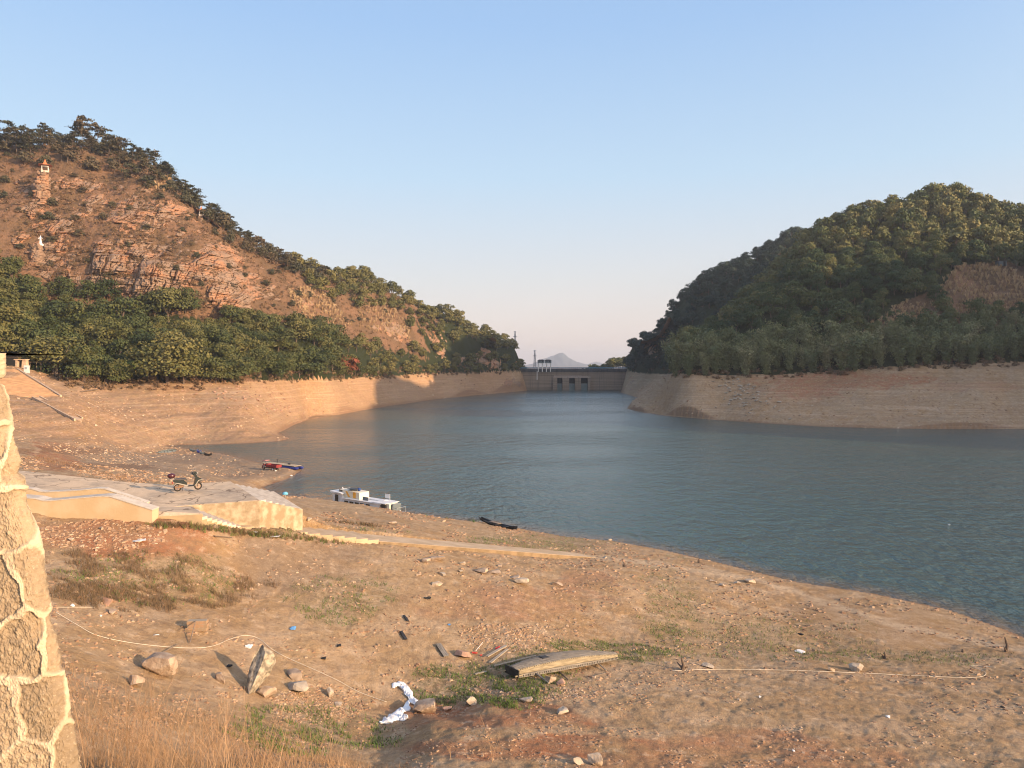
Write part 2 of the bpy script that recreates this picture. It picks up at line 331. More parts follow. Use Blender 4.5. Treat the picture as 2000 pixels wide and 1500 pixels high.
# left bank
cps((120, 775, 160), (40, 722, 190), (65, 780, 156), (150, 825, 140), (300, 800, 192), (200, 850, 150), (400, 800, 200), (300, 850, 172), (450, 820, 193), (500, 790, 212), (550, 790, 238),
    (200, 790, 183), (620, 790, 270), (160, 748, 203), (250, 752, 210), (330, 748, 214), (420, 747, 221), (500, 743, 238), (560, 741, 255), (620, 741, 275), (700, 738, 325), (760, 735, 365), (800, 732, 394), (900, 728, 452), (960, 727, 492), (1005, 735, 514), (1016, 727, 528),
    (780, 763, 362), (860, 754, 420), (940, 748, 474), (680, 770, 302))
LH = {-200: [(740, 180), (600, 215), (400, 270), (290, 320)], 0: [(715, 196), (620, 225), (560, 245), (470, 262), (350, 298), (285, 328)],
      100: [(732, 207), (650, 232), (575, 255), (470, 272), (370, 296), (290, 328)],
      200: [(650, 238), (600, 255), (530, 262), (430, 285), (340, 315), (292, 335)],
      300: [(660, 240), (625, 254), (540, 262), (500, 272), (420, 293), (350, 318), (330, 335)],
      400: [(670, 248), (625, 262), (550, 270), (500, 280), (445, 305), (418, 325)],
      500: [(670, 265), (620, 282), (560, 298), (510, 320), (484, 340)], 600: [(670, 290), (600, 325), (550, 350), (534, 370)],
      700: [(690, 345), (610, 378), (560, 400), (546, 425)], 800: [(690, 412), (630, 432), (594, 455)], 900: [(690, 466), (648, 478), (630, 495)], 960: [(690, 506), (664, 522)], 1016: [(710, 540)]}
RH = {2000: [(715, 250), (640, 270), (570, 288), (500, 320), (447, 358)], 1850: [(720, 256), (640, 275), (560, 292), (480, 325), (398, 380)], 1700: [(726, 262), (650, 280), (560, 305), (480, 335), (428, 372)],
      1600: [(732, 266), (660, 285), (570, 310), (490, 350), (462, 372)], 1550: [(733, 268), (660, 286), (590, 312), (545, 340), (530, 400), (475, 480), (466, 515)], 1500: [(735, 270), (670, 285), (608, 305), (592, 322), (560, 410), (510, 475), (492, 510)],
      1400: [(738, 275), (695, 288), (676, 302), (655, 400), (580, 450), (540, 500)], 1320: [(735, 288), (718, 298), (700, 430), (640, 470), (600, 512)], 1260: [(738, 478), (705, 500), (672, 530)], 1230: [(728, 510), (700, 540)],
      2300: [(715, 235), (560, 270), (440, 330)], 2700: [(700, 205), (520, 240), (420, 290)]}
for D in (LH, RH):
    for px, L in D.items():
        for py, Y in L: cps((px, py, Y))
        X, Y, Z = wp(px, L[-1][0], L[-1][1]); k = 1+60/Y
        cz((X*k, Y*k, Z-16)); k = 1+260/Y; cz((X*k, Y*k, 18 if abs(px-1100) > 250 else 4))
cps((1350, 770, 268), (1500, 775, 252), (1700, 775, 240), (1900, 775, 232), (1300, 790, 285))
cz((-150, 100, 22), (-200, 60, 30), (-260, 150, 60), (-150, 40, 18), (-230, 0, 30), (240, 240, 48), (420, 150, 60), (450, 0, 20))
cz((30, 640, -6), (60, 640, -6), (45, 900, -6), (0, 2000, 4), (500, 3000, 4), (-1500, 2000, 30), (1500, 2000, 30), (0, 7000, 6), (-4000, 3000, 10), (4000, 3000, 10), (0, -3000, 10), (-3000, 0, 10), (3000, 0, 10))
CP = np.array(CP)
def lp(x, y): return np.arctan2(x, y)*2.0, np.log(np.hypot(x, y)+.5)
cu, cv = lp(CP[:, 0], CP[:, 1]); cs = (CP[:, 2]-H)/np.sqrt(CP[:, 0]**2+CP[:, 1]**2+4)
KE = .03
A = -np.sqrt((cu[:, None]-cu)**2+(cv[:, None]-cv)**2+KE**2); n_ = len(CP)
A2 = np.zeros((n_+3, n_+3)); A2[:n_, :n_] = A-np.eye(n_)*1e-3; A2[:n_, n_] = 1; A2[:n_, n_+1] = cu; A2[:n_, n_+2] = cv; A2[n_:, :n_] = A2[:n_, n_:].T
wsol = np.linalg.solve(A2, np.concatenate([cs, [0, 0, 0]]))
def base_z(x, y):
    sh = x.shape; x = x.ravel(); y = y.ravel(); out = np.empty(len(x)); u, v = lp(x, y)
    u = u.astype(np.float32); v = v.astype(np.float32); w = wsol.astype(np.float32); a = cu.astype(np.float32); b = cv.astype(np.float32)
    for i in range(0, len(x), 40000):
        s = slice(i, i+40000)
        D = np.sqrt((u[s, None]-a)**2+(v[s, None]-b)**2+np.float32(KE**2)); out[s] = -D@w[:n_]+w[n_]+w[n_+1]*u[s]+w[n_+2]*v[s]
    return (out*np.sqrt(x*x+y*y+4)+H).reshape(sh)
# polar sheet, finest where the banks and hills are
th = np.radians(np.concatenate([np.linspace(-180, -100, 14)[:-1], np.linspace(-100, -38, 50)[:-1], np.linspace(-38, 38, 1000), np.linspace(38, 100, 50)[1:], np.linspace(100, 180, 14)[1:]]))
rr = np.concatenate([np.geomspace(1.2, 14, 45)[:-1], np.geomspace(14, 110, 420)[:-1], np.geomspace(110, 660, 560)[:-1], np.geomspace(660, 12000, 40)])
TH, RR = np.meshgrid(th, rr); GX = RR*np.sin(TH); GY = RR*np.cos(TH)
# base surface on a coarser polar grid, then interpolated
thc = np.radians(np.linspace(-180, 180, 1201)); rc = np.geomspace(1.2, 12000, 700)
THc, RRc = np.meshgrid(thc, rc); BZ = base_z(RRc*np.sin(THc), RRc*np.cos(THc))
def bil(grid, tv, rv, ts, lr):
    i = np.clip(np.searchsorted(tv, ts)-1, 0, len(tv)-2); j = np.clip(np.searchsorted(rv, lr)-1, 0, len(rv)-2)
    a = np.clip((ts-tv[i])/(tv[i+1]-tv[i]), 0, 1); b = np.clip((lr-rv[j])/(rv[j+1]-rv[j]), 0, 1)
    return (grid[j, i]*(1-a)+grid[j, i+1]*a)*(1-b)+(grid[j+1, i]*(1-a)+grid[j+1, i+1]*a)*b
GZ = bil(BZ, thc, np.log(rc), TH, np.log(RR)); kf = smooth01(575, 640, RR); GZ = GZ*(1-kf)+3*kf
SD = polydist(GX, GY, SHORE); INW = inpoly(GX, GY, SHORE)
nz1 = fbm(GX/9, GY/9, 4, 3); nz2 = fbm(GX/1.6, GY/1.6, 4, 11); nz3 = fbm(GX/.35, GY/.35, 3, 23)
far = smooth01(90, 200, RR); hillm = smooth01(15, 24, GZ)*smooth01(150, 190, RR)
edge = smooth01(0.3, 5, SD)
GZ = GZ+nz1*(.22+.8*far+1.8*hillm)*edge+nz2*(.055+.10*far+.5*hillm)*smooth01(0, 2.5, SD)+nz3*(.055*(1-far)+.06*far)*smooth01(0, .8, SD)
# faint old water-level terraces on the banks
bank = (1-hillm)*far
GZ += bank*.012*np.sin(GZ*5.2+nz1*1.5)*edge
# ruts and clods in the near slope
GZ += (1-far)*.04*np.maximum(0, fbm(GX/.8+GY/5, GY/2.2, 3, 41))*smooth01(0, 2, SD)
lim = .02+.045*np.minimum(SD, 12)
GZ = np.where(INW, np.minimum(GZ, -.03-.10*np.minimum(SD, 40)), np.maximum(GZ, lim))
PXG = np.where(GY > 1, GX/np.maximum(GY, 1)*F+CX, -9999.); 
def flatten(poly, zf, margin=.0):
    """lower the ground under a slab so nothing pokes through"""
    global GZ
    m = inpoly(GX, GY, poly); GZ = np.where(m, np.minimum(GZ, zf(GX, GY)), GZ)
# ---- landing, flights of steps and ramp, in plan (see the builders below)
def px2(px, py, z): Y = (H-z)*F/(py-YH); return ((px-CX)/F*Y, Y)
DK = dict(a=px2(-120, 902, 11.3), b=px2(60, 921, 10.8), c=px2(250, 942, 10.35), d=px2(340, 947, 10.25), e=px2(450, 940, 10.2), f=px2(507, 977, 10.0), g=px2(400, 984, 9.95), h=px2(335, 990, 9.9),
          lf=px2(375, 989, 9.9), ln=px2(395, 1003, 9.9), wl=px2(300, 1008, 9.9))
deck_poly = [DK['a'], DK['b'], DK['c'], DK['d'], DK['e'], DK['f'], DK['g'], DK['h'], DK['lf'], DK['ln'], DK['wl'], px2(80, 985, 10.6), px2(-120, 960, 11.2)]
S2 = (px2(450, 940, 10.2), px2(507, 977, 10.0), px2(534, 959, 9.0), px2(590, 994, 9.0))     # wide flight: top far, top near, bottom far, bottom near
S1 = (px2(375, 989, 9.9), px2(395, 1003, 9.9), px2(455, 1013, 8.7), px2(470, 1027, 8.7))    # narrow flight
PN = [(px2(468, 1029, 8.66), 8.66), (px2(740, 1057, 6.36), 6.36), (px2(1165, 1089, 1.8), 1.8)]  # near edge of the lower path
pd = Vector((PN[2][0][0]-PN[0][0][0], PN[2][0][1]-PN[0][0][1])).normalized(); pn = Vector((-pd.y, pd.x))
def off(p, k): return (p[0]+pn.x*k, p[1]+pn.y*k)
path_poly = [PN[0][0], PN[1][0], PN[2][0], off(PN[2][0], 2.6), off(PN[1][0], 3.5), off(PN[0][0], 2.4)]
flatten([(x, y) for x, y in deck_poly], lambda x, y: 9.3+0*x)
flatten([DK['h'], DK['g'], S1[0], S1[1], DK['wl']], lambda x, y: 9.3+0*x)
flatten([S2[0], S2[1], S2[3], S2[2]], lambda x, y: 8.4+0*x)
flatten([S1[0], S1[1], S1[3], S1[2]], lambda x, y: 8.2+0*x)
def pathz(x, y):
    t = (x-PN[0][0][0])*pd.x+(y-PN[0][0][1])*pd.y; t1 = (PN[1][0][0]-PN[0][0][0])*pd.x+(PN[1][0][1]-PN[0][0][1])*pd.y; t2 = (PN[2][0][0]-PN[0][0][0])*pd.x+(PN[2][0][1]-PN[0][0][1])*pd.y
    return np.where(t < t1, PN[0][1]+(PN[1][1]-PN[0][1])*t/t1, PN[1][1]+(PN[2][1]-PN[1][1])*(t-t1)/(t2-t1))
flatten(path_poly, lambda x, y: pathz(x, y)-.25)

# ---- ray queries against the sheet
GS = (GZ-H)/np.maximum(GY, .5)
RUN = np.maximum.accumulate(np.where(GY > .5, GS, -9), axis=0)
def zat(x, y): return bil(GZ, th, np.log(rr), np.arctan2(x, y), np.log(np.hypot(x, y)))
def runat(x, y): return bil(RUN, th, np.log(rr), np.arctan2(x, y), np.log(np.hypot(x, y)))
def hitv(px, py):
    """depth Y of the first ground seen through each photo pixel (nan = sky)"""
    px = np.asarray(px, float); py = np.asarray(py, float); s = (YH-py)/F; t = np.arctan((px-CX)/F)
    ii = np.clip(np.searchsorted(th, t), 1, len(th)-1); out = np.full(px.shape, np.nan); j0 = np.searchsorted(rr, 8.)
    for k in np.ndindex(px.shape):
        i = ii[k]; a = (t[k]-th[i-1])/(th[i]-th[i-1]); col = RUN[j0:, i-1]*(1-a)+RUN[j0:, i]*a
        j = int(np.searchsorted(col, s[k]))
        if j >= len(col): continue
        r0 = rr[j0+max(j-1, 0)]; r1 = rr[j0+j]; c0 = col[max(j-1, 0)]; q = 0 if j == 0 or col[j] == c0 else (s[k]-c0)/(col[j]-c0)
        out[k] = (r0+(r1-r0)*q)*math.cos(t[k])
    return out
def hit(px, py):
    Y = float(hitv(np.array([px]), np.array([py]))[0]); x = (px-CX)/F*Y; return Vector((x, Y, float(zat(np.array([x]), np.array([Y]))[0])))
def gz(x, y): return float(zat(np.array([x]), np.array([y]))[0])
def m_per_px(Y): return Y/F

VEG = ([-400, 0, 60, 120, 200, 330, 420, 500, 620, 700, 760, 800, 900, 960, 1016], [700, 712, 722, 740, 750, 750, 748, 744, 742, 738, 735, 732, 728, 727, 724])
VEGR = ([1215, 1260, 1310, 1400, 1500, 1600, 1700, 1850, 2000, 2600], [726, 732, 732, 734, 733, 728, 720, 712, 708, 700])
PYG = np.where(GY > 1, YH-(GZ-H)/np.maximum(GY, 1)*F, 9999)
left = (PXG < 1040)
vegmask = np.where(left, PYG < np.interp(PXG, *VEG), PYG < np.interp(PXG, *VEGR)) & (RR > 150) & (GY > 0)
# one clean line per column: everything beyond the first crossing is hillside
first = np.where(vegmask.any(0), vegmask.argmax(0), len(rr)); fs = first.copy()
for i in range(len(fs)): fs[i] = int(np.median(first[max(0, i-9):i+10])) if 62 < i < 1061 and abs(float(PXG[-1, i])-1120) > 110 else first[i]
vegmask = (np.arange(len(rr))[:, None] >= fs[None, :]) & (GY > 0)
vegmask |= (np.abs(np.degrees(TH)) > 34) & (RR > 150) & (GZ > 15) & (GY > -200)
vegmask |= (RR > 620)
# patches: colour of the soil itself, worked out over the ground
def blob(px, py, rx, ry, soft=.5):
    d = ((PXG-px)/rx)**2+((PYG-py)/ry)**2; d = d+1.2*nz2+.8*nz1; return 1-smooth01(1-soft, 1+soft, d)
near = 1-smooth01(120, 160, RR)
red = np.clip(blob(260, 1050, 190, 38)+blob(120, 890, 60, 35)+blob(950, 1400, 190, 26)+blob(1060, 1460, 200, 22)+.7*blob(1450, 1480, 300, 40)+.5*blob(1150, 1130, 60, 25)+.5*blob(1000, 1180, 200, 30), 0, 1)*near
red += (1-near)*np.clip(1.3*blob(1650, 744, 150, 17)+.9*blob(1560, 765, 80, 18)+.5*blob(1900, 755, 90, 10), 0, 1)
red += (1-near)*.38*(GX < 0)
trk = polydist(PXG, PYG*2.2, [(1150, 1086*2.2), (1300, 1104*2.2), (1470, 1130*2.2), (1600, 1172*2.2), (1750, 1222*2.2), (1930, 1258*2.2), (2100, 1290*2.2)], False); track = (1-smooth01(3, 16, trk+9*nz2))*near*.75*(RR > 20)
grey = np.clip(blob(420, 905, 190, 32, .7)+.6*blob(560, 1090, 120, 50)+blob(210, 885, 80, 20), 0, 1)*(RR < 165)
green = np.clip(.9*blob(960, 1330, 130, 42)+.8*blob(1160, 1272, 150, 22)+.5*blob(600, 1425, 150, 40)+.45*blob(300, 1130, 160, 50)+.5*blob(680, 1170, 90, 40)+.4*blob(1300, 1190, 70, 90)+.3*blob(1450, 1250, 220, 40)
               +.45*blob(1060, 1060, 130, 16)+.5*blob(600, 1040, 180, 12)+.4*blob(1750, 1285, 200, 14)+.25*blob(260, 880, 130, 16), 0, 1)*near
wet_dark = (1-smooth01(.0, .5, SD+.25*nz2))*.75*(1-far)+(1-smooth01(0, 1.6, SD))*.6*far
wet_dark = np.clip(wet_dark+blob(560, 948, 70, 9)*.4+.6*blob(120, 880, 110, 8)+.5*blob(200, 912, 90, 6), 0, 1)  # extra strips here only darken the soil, by the spit and behind the landing
GREENH = np.where(left, inpoly(PXG+45*nz1+25*nz2, PYG+20*nz1+14*nz2, [(-400, 500), (0, 510), (60, 575), (130, 590), (240, 620), (330, 610), (450, 625), (600, 645), (660, 665), (830, 700), (850, 600), (960, 640), (1030, 690), (1030, 740), (-400, 750)]), (PXG > 1200) & ~inpoly(PXG, PYG, [(1690, 650), (1760, 590), (1840, 560), (1870, 518), (1950, 512), (2300, 540), (2300, 645), (2000, 630), (1850, 655), (1760, 670)]))*1.0

def sheet(name, mask, matl, attrs, **kw):
    nr, nt = GX.shape; q = mask[:-1, :-1] & mask[1:, :-1] & mask[:-1, 1:] & mask[1:, 1:] if False else mask[:-1, :-1]
    idx = np.arange(nr*nt).reshape(nr, nt); f = np.stack([idx[:-1, :-1][q], idx[:-1, 1:][q], idx[1:, 1:][q], idx[1:, :-1][q]], axis=1)
    used = np.zeros(nr*nt, bool); used[f.ravel()] = True; rm = np.cumsum(used)-1
    V = np.stack([GX.ravel(), GY.ravel(), GZ.ravel()], axis=1)[used]
    return tag(mesh_obj(name, V, rm[f], matl, smooth=True, attrs={k: a.ravel()[used] for k, a in attrs.items()}), **kw)
deep = INW & (SD > 9) & (RR > 30)
sheet("ground", ~vegmask & ~deep, M['soil'], dict(track=track, band=smooth01(60, 140, RR)*.26+.10, red=red, grey=grey, green=green, wet_dark=wet_dark), label="bare orange brown earth banks of the drawn-down reservoir", kind="structure")
sheet("hillside_left", vegmask & left & (RR < 620), M['hill'], dict(green=GREENH), label="steep brown hillside with red sandstone cliffs on the left", kind="structure")
sheet("hillside_right", vegmask & ~left & (RR < 620), M['hill'], dict(green=GREENH), label="dark wooded hillside on the right of the reservoir", kind="structure")
sheet("terrain", vegmask & (RR >= 620), M['hill'], dict(green=GREENH*0), label="flat land far beyond the dam", kind="structure")

# ---- water
def water_mat():
    g = NG("water", .06, .5); g.b.inputs["IOR"].default_value = 1.33
    n1 = g.noise(1.3, 4, .6, stretch=(.95, .42, 1)); n2 = g.noise(.30, 4, .6, stretch=(.8, .8, 1)); n3 = g.noise(.02, 2, .5, stretch=(.5, 1.5, 1))
    h = g.math('ADD', g.math('MULTIPLY', n1, 1.0), g.math('MULTIPLY', n2, 1.6))
    c = g.mix(g.attr("shallow"), (.052, .090, .084), (.17, .12, .08))
    g.bump(h, 1.0, .45); g.l(g.rng(n3, .4, .6, .10, .2), g.b.inputs["Roughness"])
    return g.out(c)
M['water'] = water_mat()
wx = np.linspace(-110, 410, 280); wy = np.linspace(-60, 560, 400); WX, WY = np.meshgrid(wx, wy)
sdw = polydist(WX, WY, SHORE); inw = inpoly(WX, WY, SHORE) | (sdw < 4)
idx = np.arange(WX.size).reshape(WX.shape); q = (inw[:-1, :-1] | inw[1:, 1:] | inw[1:, :-1] | inw[:-1, 1:])
tag(mesh_obj("water", np.stack([WX.ravel(), WY.ravel(), 0*WX.ravel()], 1), np.stack([idx[:-1, :-1][q], idx[:-1, 1:][q], idx[1:, 1:][q], idx[1:, :-1][q]], 1), M['water'], smooth=True,
    attrs=dict(shallow=(1-smooth01(0, 3.2, sdw.ravel()))*.8)), label="blue green rippled reservoir water", kind="structure")

# ------------------------------------------------------------------ plants
def quads(c, nrm, size, asp=1.0, up=None, r=rng):
    """one slightly folded quad per centre; nrm = facing direction; up = long-axis direction or None for random"""
    n = len(c); nrm = nrm/np.maximum(np.linalg.norm(nrm, axis=1, keepdims=True), 1e-6)
    ref = r.normal(size=(n, 3)) if up is None else up
    a = np.cross(nrm, ref); a /= np.maximum(np.linalg.norm(a, axis=1, keepdims=True), 1e-6); b = np.cross(nrm, a)
    s = (np.broadcast_to(size, (n,)))[:, None]; l = s*asp
    j = lambda: r.uniform(.6, 1.25, size=(n, 1))
    V = np.stack([c-b*l*j(), c+a*s*j()+nrm*s*.15, c+b*l*j(), c-a*s*j()+nrm*s*.15], axis=1)*1.0
    return V.reshape(-1, 3), np.arange(n*4).reshape(n, 4)
def tube_np(pts, r0, r1, k=5):
    mb = MB(); n = len(pts); mb.tube(pts, [r0+(r1-r0)*i/(n-1) for i in range(n)], k, cap=False); return mb.v, mb.f
class Geo:
    def __init__(s): s.V = []; s.F = []; s.T = []; s.M = []; s.n = 0
    def add(s, V, Fq, tint, m=0):
        V = np.asarray(V, float); Fq = np.asarray(Fq); s.V.append(V); s.F.append(Fq+s.n); s.n += len(V)
        s.T.append(np.broadcast_to(tint, (len(V),)).astype(float)); s.M.append(np.full(len(Fq), m))
    def arr(s): return np.concatenate(s.V), np.concatenate(s.F), np.concatenate(s.T), np.concatenate(s.M)
    def obj(s, name, mats, smooth=False): V, Fq, T, Mi = s.arr(); return mesh_obj(name, V, Fq, mats, smooth=smooth, midx=Mi, attrs=dict(tint=T))

def broadleaf(seed, nleaf=750, h=1.0, r=.5, lobes=11, leaf=.055, base=.28, trunk=True):
    """unit-height round-headed tree: trunk and limbs, crown of leaf clumps on many lobes"""
    R = np.random.default_rng(seed); g = Geo()
    top = [(R.uniform(-.03, .03)*i, R.uniform(-.03, .03)*i, .2*i*1.0) for i in range(4)]
    L = []
    for i in range(lobes):
        a = R.uniform(0, 2*np.pi); q = np.sqrt(R.uniform(0, 1))*r*.72; z = base+(1-base)*R.uniform(.15, .80)*(1-.35*(q/r)**2); L.append((q*np.cos(a), q*np.sin(a), z, R.uniform(.15, .27)))
    L.append((0, 0, .80, .2))
    if trunk:
        v, f = tube_np([(0, 0, -.12)]+top[1:], .026, .012); g.add(v, f, 0, 1)
        for (x, y, z, s) in L[:6]:
            v, f = tube_np([(0, 0, .22), (x*.45, y*.45, z*.62), (x*.9, y*.9, z)], .013, .004, 4); g.add(v, f, 0, 1)
    per = nleaf//len(L)
    for (x, y, z, s) in L:
        d = R.normal(size=(per, 3)); d /= np.linalg.norm(d, axis=1, keepdims=True); d[:, 2] = np.where(d[:, 2] < -.3, -d[:, 2], d[:, 2])
        rad = s*(1-.35*R.uniform(0, 1, per)**2)[:, None]*np.array([1.15, 1.15, .8]); wob = 1+.22*np.sin(d[:, :1]*7+x*9)*np.cos(d[:, 1:2]*6+y*7)
        c = np.array([x, y, z])+d*rad*wob; nr = d+R.normal(scale=.45, size=d.shape)
        V, Fq = quads(c, nr, leaf*R.uniform(.6, 1.3, per), 1.2, r=R); g.add(V, Fq, np.repeat(R.uniform(0, .55)+R.uniform(0, .35, per), 4), 0)
    return g
def pine(seed, nleaf=760, layers=6, leaf=.036):
    """unit-height southern pine: bare lower trunk, flat irregular plates of needles"""
    R = np.random.default_rng(seed); g = Geo(); bx, by = R.uniform(-.09, .09, 2)
    ax = lambda t: np.array([bx*t*t, by*t*t, t])
    v, f = tube_np([ax(t) for t in (-.1, .25, .5, .75, .97)], .017, .004); g.add(v, f, 0, 1)
    st = R.uniform(.35, .62)
    for i in range(layers*2):
        t = st+(1-st)*(i+R.uniform(-.4, .4))/(layers*2-1); t = min(max(t, st), .98); a = R.uniform(0, 2*np.pi); ln = (.14+.20*np.sqrt(max(1-t, 0)/(1-st)))*R.uniform(.4, 1.45)
        p0 = ax(t*.97); p1 = p0+np.array([np.cos(a)*ln, np.sin(a)*ln, .02+.05*R.uniform(-.5, 1)])
        v, f = tube_np([p0, (p0+p1)/2, p1], .006, .002, 3); g.add(v, f, 0, 1)
        m = nleaf//(layers*2); w = ln*.55
        c = p0+(p1-p0)*R.uniform(.35, 1.1, (m, 1))+R.normal(size=(m, 3))*np.array([w*.45, w*.45, .014]); nr = R.normal(size=(m, 3))*.6+np.array([0, 0, 1])
        V, Fq = quads(c, nr, leaf*R.uniform(.4, 1., m), 1.5, r=R); g.add(V, Fq, np.repeat(R.uniform(0, .3)+R.uniform(0, .6, m), 4), 0)
    m = 30; c = ax(.96)+R.normal(size=(m, 3))*.03; V, Fq = quads(c, R.normal(size=(m, 3)), leaf*.7, 1.4, r=R); g.add(V, Fq, .5, 0)
    return g
def bamboo(seed, culms=16, leaf=.03):
    """unit-height clump of bamboo: culms fanning out and nodding at the tips, feathery leaf sprays"""
    R = np.random.default_rng(seed); g = Geo()
    for i in range(culms):
        a = R.uniform(0, 2*np.pi); q = R.uniform(.02, .10); lean = R.uniform(.05, .32); hh = R.uniform(.72, 1.02); ca, sa = np.cos(a), np.sin(a); ti = R.uniform(0, .6)
        P = np.array([[ca*(q+lean*t**2.2), sa*(q+lean*t**2.2), hh*(t-.13*t**4*lean*4)] for t in np.linspace(0, 1, 6)])
        v, f = tube_np(P, .0065, .002, 3); g.add(v, f, .5, 1)
        m = 84; t = R.uniform(.06, 1.0, m)**.8; c = np.stack([np.interp(t, np.linspace(0, 1, 6), P[:, k]) for k in range(3)], 1)
        sp = .055*(1.15-np.abs(t-.6))[:, None]; dd = R.normal(size=(m, 3)); c = c+dd*sp*np.array([1, 1, .8])
        up = np.stack([ca*.5+dd[:, 0]*.6, sa*.5+dd[:, 1]*.6, -.45+dd[:, 2]*.3], 1)
        V, Fq = quads(c, R.normal(size=(m, 3))+np.array([ca, sa, .8]), leaf*R.uniform(.35, .7, m), 2.4, up=np.cross(up, R.normal(size=(m, 3))), r=R); g.add(V, Fq, np.repeat(ti+R.uniform(0, .4, m), 4), 0)
    return g
def shrub(seed, n=60, leaf=.16, twigs=10):
    R = np.random.default_rng(seed); g = Geo()
    d = R.normal(size=(n, 3)); d /= np.linalg.norm(d, axis=1, keepdims=True); d[:, 2] = np.abs(d[:, 2])
    c = d*np.array([.55, .55, .8])*R.uniform(.45, 1, (n, 1)); V, Fq = quads(c, d+R.normal(scale=.6, size=d.shape), leaf*R.uniform(.4, 1., n), 1.3, r=R); g.add(V, Fq, np.repeat(R.uniform(0, .5, n), 4), 0)
    t = R.normal(size=(twigs, 3)); t[:, 2] = np.abs(t[:, 2])+.6; t /= np.linalg.norm(t, axis=1, keepdims=True); c = t*.6
    V, Fq = quads(c, R.normal(size=t.shape), .02, 1, r=R); a = np.cross(t, R.normal(size=t.shape)); a /= np.linalg.norm(a, axis=1, keepdims=True)
    V = np.stack([t*.1-a*.012, t*.1+a*.012, t*1.15+a*.006, t*1.15-a*.006], 1).reshape(-1, 3); g.add(V, np.arange(twigs*4).reshape(-1, 4), .75, 0)
    return g
def plume(seed, n=16):
    """tuft of tall dry reeds"""
    R = np.random.default_rng(seed); g = Geo()
    a = R.uniform(0, 2*np.pi, n); le = R.uniform(.1, .5, n); hh = R.uniform(.6, 1.1, n); d = np.stack([np.cos(a)*le, np.sin(a)*le, hh], 1); b = d*.12*np.array([1, 1, 0])
    s = np.stack([-np.sin(a), np.cos(a), 0*a], 1)
    V = np.stack([b-s*.03, b+s*.03, b+d*.7+s*.035, b+d*.7-s*.035], 1).reshape(-1, 3); g.add(V, np.arange(n*4).reshape(-1, 4), np.repeat(R.uniform(0, .6, n), 4), 0)
    V = np.stack([b+d*.6-s*.04, b+d*.72+s*.06, b+d+s*.01, b+d*.85-s*.06], 1).reshape(-1, 3); g.add(V, np.arange(n*4).reshape(-1, 4), np.repeat(R.uniform(.5, 1, n), 4), 0)
    return g

def merge(protos, place, tint_amp=.65):
    """one mesh of many plants; place rows: x,y,z,height,width,rot,proto,tint"""
    Vs, Fs, Ts, Ms = [], [], [], []; n0 = 0; A_ = [p.arr() for p in protos]
    for (x, y, z, h, w, ro, k, ti) in place:
        V, Fq, T, Mi = A_[int(k)]; c, s = math.cos(ro), math.sin(ro)
        Vs.append(np.stack([(V[:, 0]*c-V[:, 1]*s)*w+x, (V[:, 0]*s+V[:, 1]*c)*w+y, V[:, 2]*h+z], 1)); Fs.append(Fq+n0); n0 += len(V); Ts.append(T*(1-tint_amp)+ti*tint_amp); Ms.append(Mi)
    return np.concatenate(Vs), np.concatenate(Fs), np.concatenate(Ts), np.concatenate(Ms)

def scatter(n, r0, r1, a0, a1, spacing, test, hgt=8, rs=None):
    """random spots on the sheet, kept apart by spacing (metres), that pass test(px,py,x,y,z) and are not hidden behind nearer ground"""
    R = np.random.default_rng(rs); t = np.radians(R.uniform(a0, a1, n)); r = np.sqrt(R.uniform(r0*r0, r1*r1, n)); x, y = r*np.sin(t), r*np.cos(t); z = zat(x, y)
    px, py = x/y*F+CX, YH-(z-H)/y*F; k = test(px, py, x, y, z); k &= ((z+hgt-H)/y > runat(x, y)-.004)
    x, y, z, px, py = (a[k] for a in (x, y, z, px, py)); keep = []; grid = {}
    sp = spacing
    for i in range(len(x)):
        ci, cj = int(x[i]//sp), int(y[i]//sp); ok = True
        for a in (-1, 0, 1):
            for b in (-1, 0, 1):
                for q in grid.get((ci+a, cj+b), ()):
                    if (x[q]-x[i])**2+(y[q]-y[i])**2 < sp*sp: ok = False; break
                if not ok: break
            if not ok: break
        if ok: grid.setdefault((ci, cj), []).append(i); keep.append(i)
    keep = np.array(keep, int); return np.stack([x, y, z, px, py], 1)[keep]

M['culm'] = mat("bamboo_culm", (.10, .11, .05))
BL = [broadleaf(100+i, 2600, leaf=.026, lobes=[13, 20, 16, 24][i % 4], base=.06, r=[.42, .5, .55][i % 3]) for i in range(9)]
BLs = [broadleaf(120+i, 800, leaf=.045, lobes=[9, 14, 12, 16, 10][i], base=.12, r=[.4, .5, .55, .45, .5][i]) for i in range(5)]
PN_ = [pine(200+i) for i in range(6)]
PNs = [pine(220+i, 260, 7, .06) for i in range(3)]
BB = [bamboo(300+i) for i in range(5)]
SH = [shrub(400+i) for i in range(5)]
SHs = [shrub(420+i, 40, .15, 9) for i in range(4)]
RD = [plume(500+i) for i in range(4)]

ZL_belt = [(-400, 480), (0, 515), (60, 575), (130, 580), (200, 575), (250, 620), (300, 610), (350, 600), (400, 635), (450, 630), (600, 650), (655, 680), (700, 735), (640, 745), (560, 742), (500, 745), (420, 752), (330, 752), (220, 752), (140, 744), (60, 722), (-400, 710)]
ZL_dark = [(645, 680), (700, 675), (760, 692), (800, 700), (815, 670), (800, 640), (850, 612), (900, 620), (960, 655), (1030, 705), (1020, 727), (900, 731), (800, 735), (700, 742)]
ZL_dark2 = [(560, 500), (640, 530), (700, 545), (800, 590), (900, 625), (870, 690), (830, 650), (790, 612), (730, 600), (690, 610), (650, 590), (600, 560)]
ZR_reed = [(1830, 560), (1870, 520), (1950, 515), (2000, 540), (2300, 540), (2300, 640), (2000, 625), (1850, 640)]
ZR_reed2 = [(1690, 640), (1760, 590), (1840, 600), (1840, 650), (1760, 665), (1690, 665)]
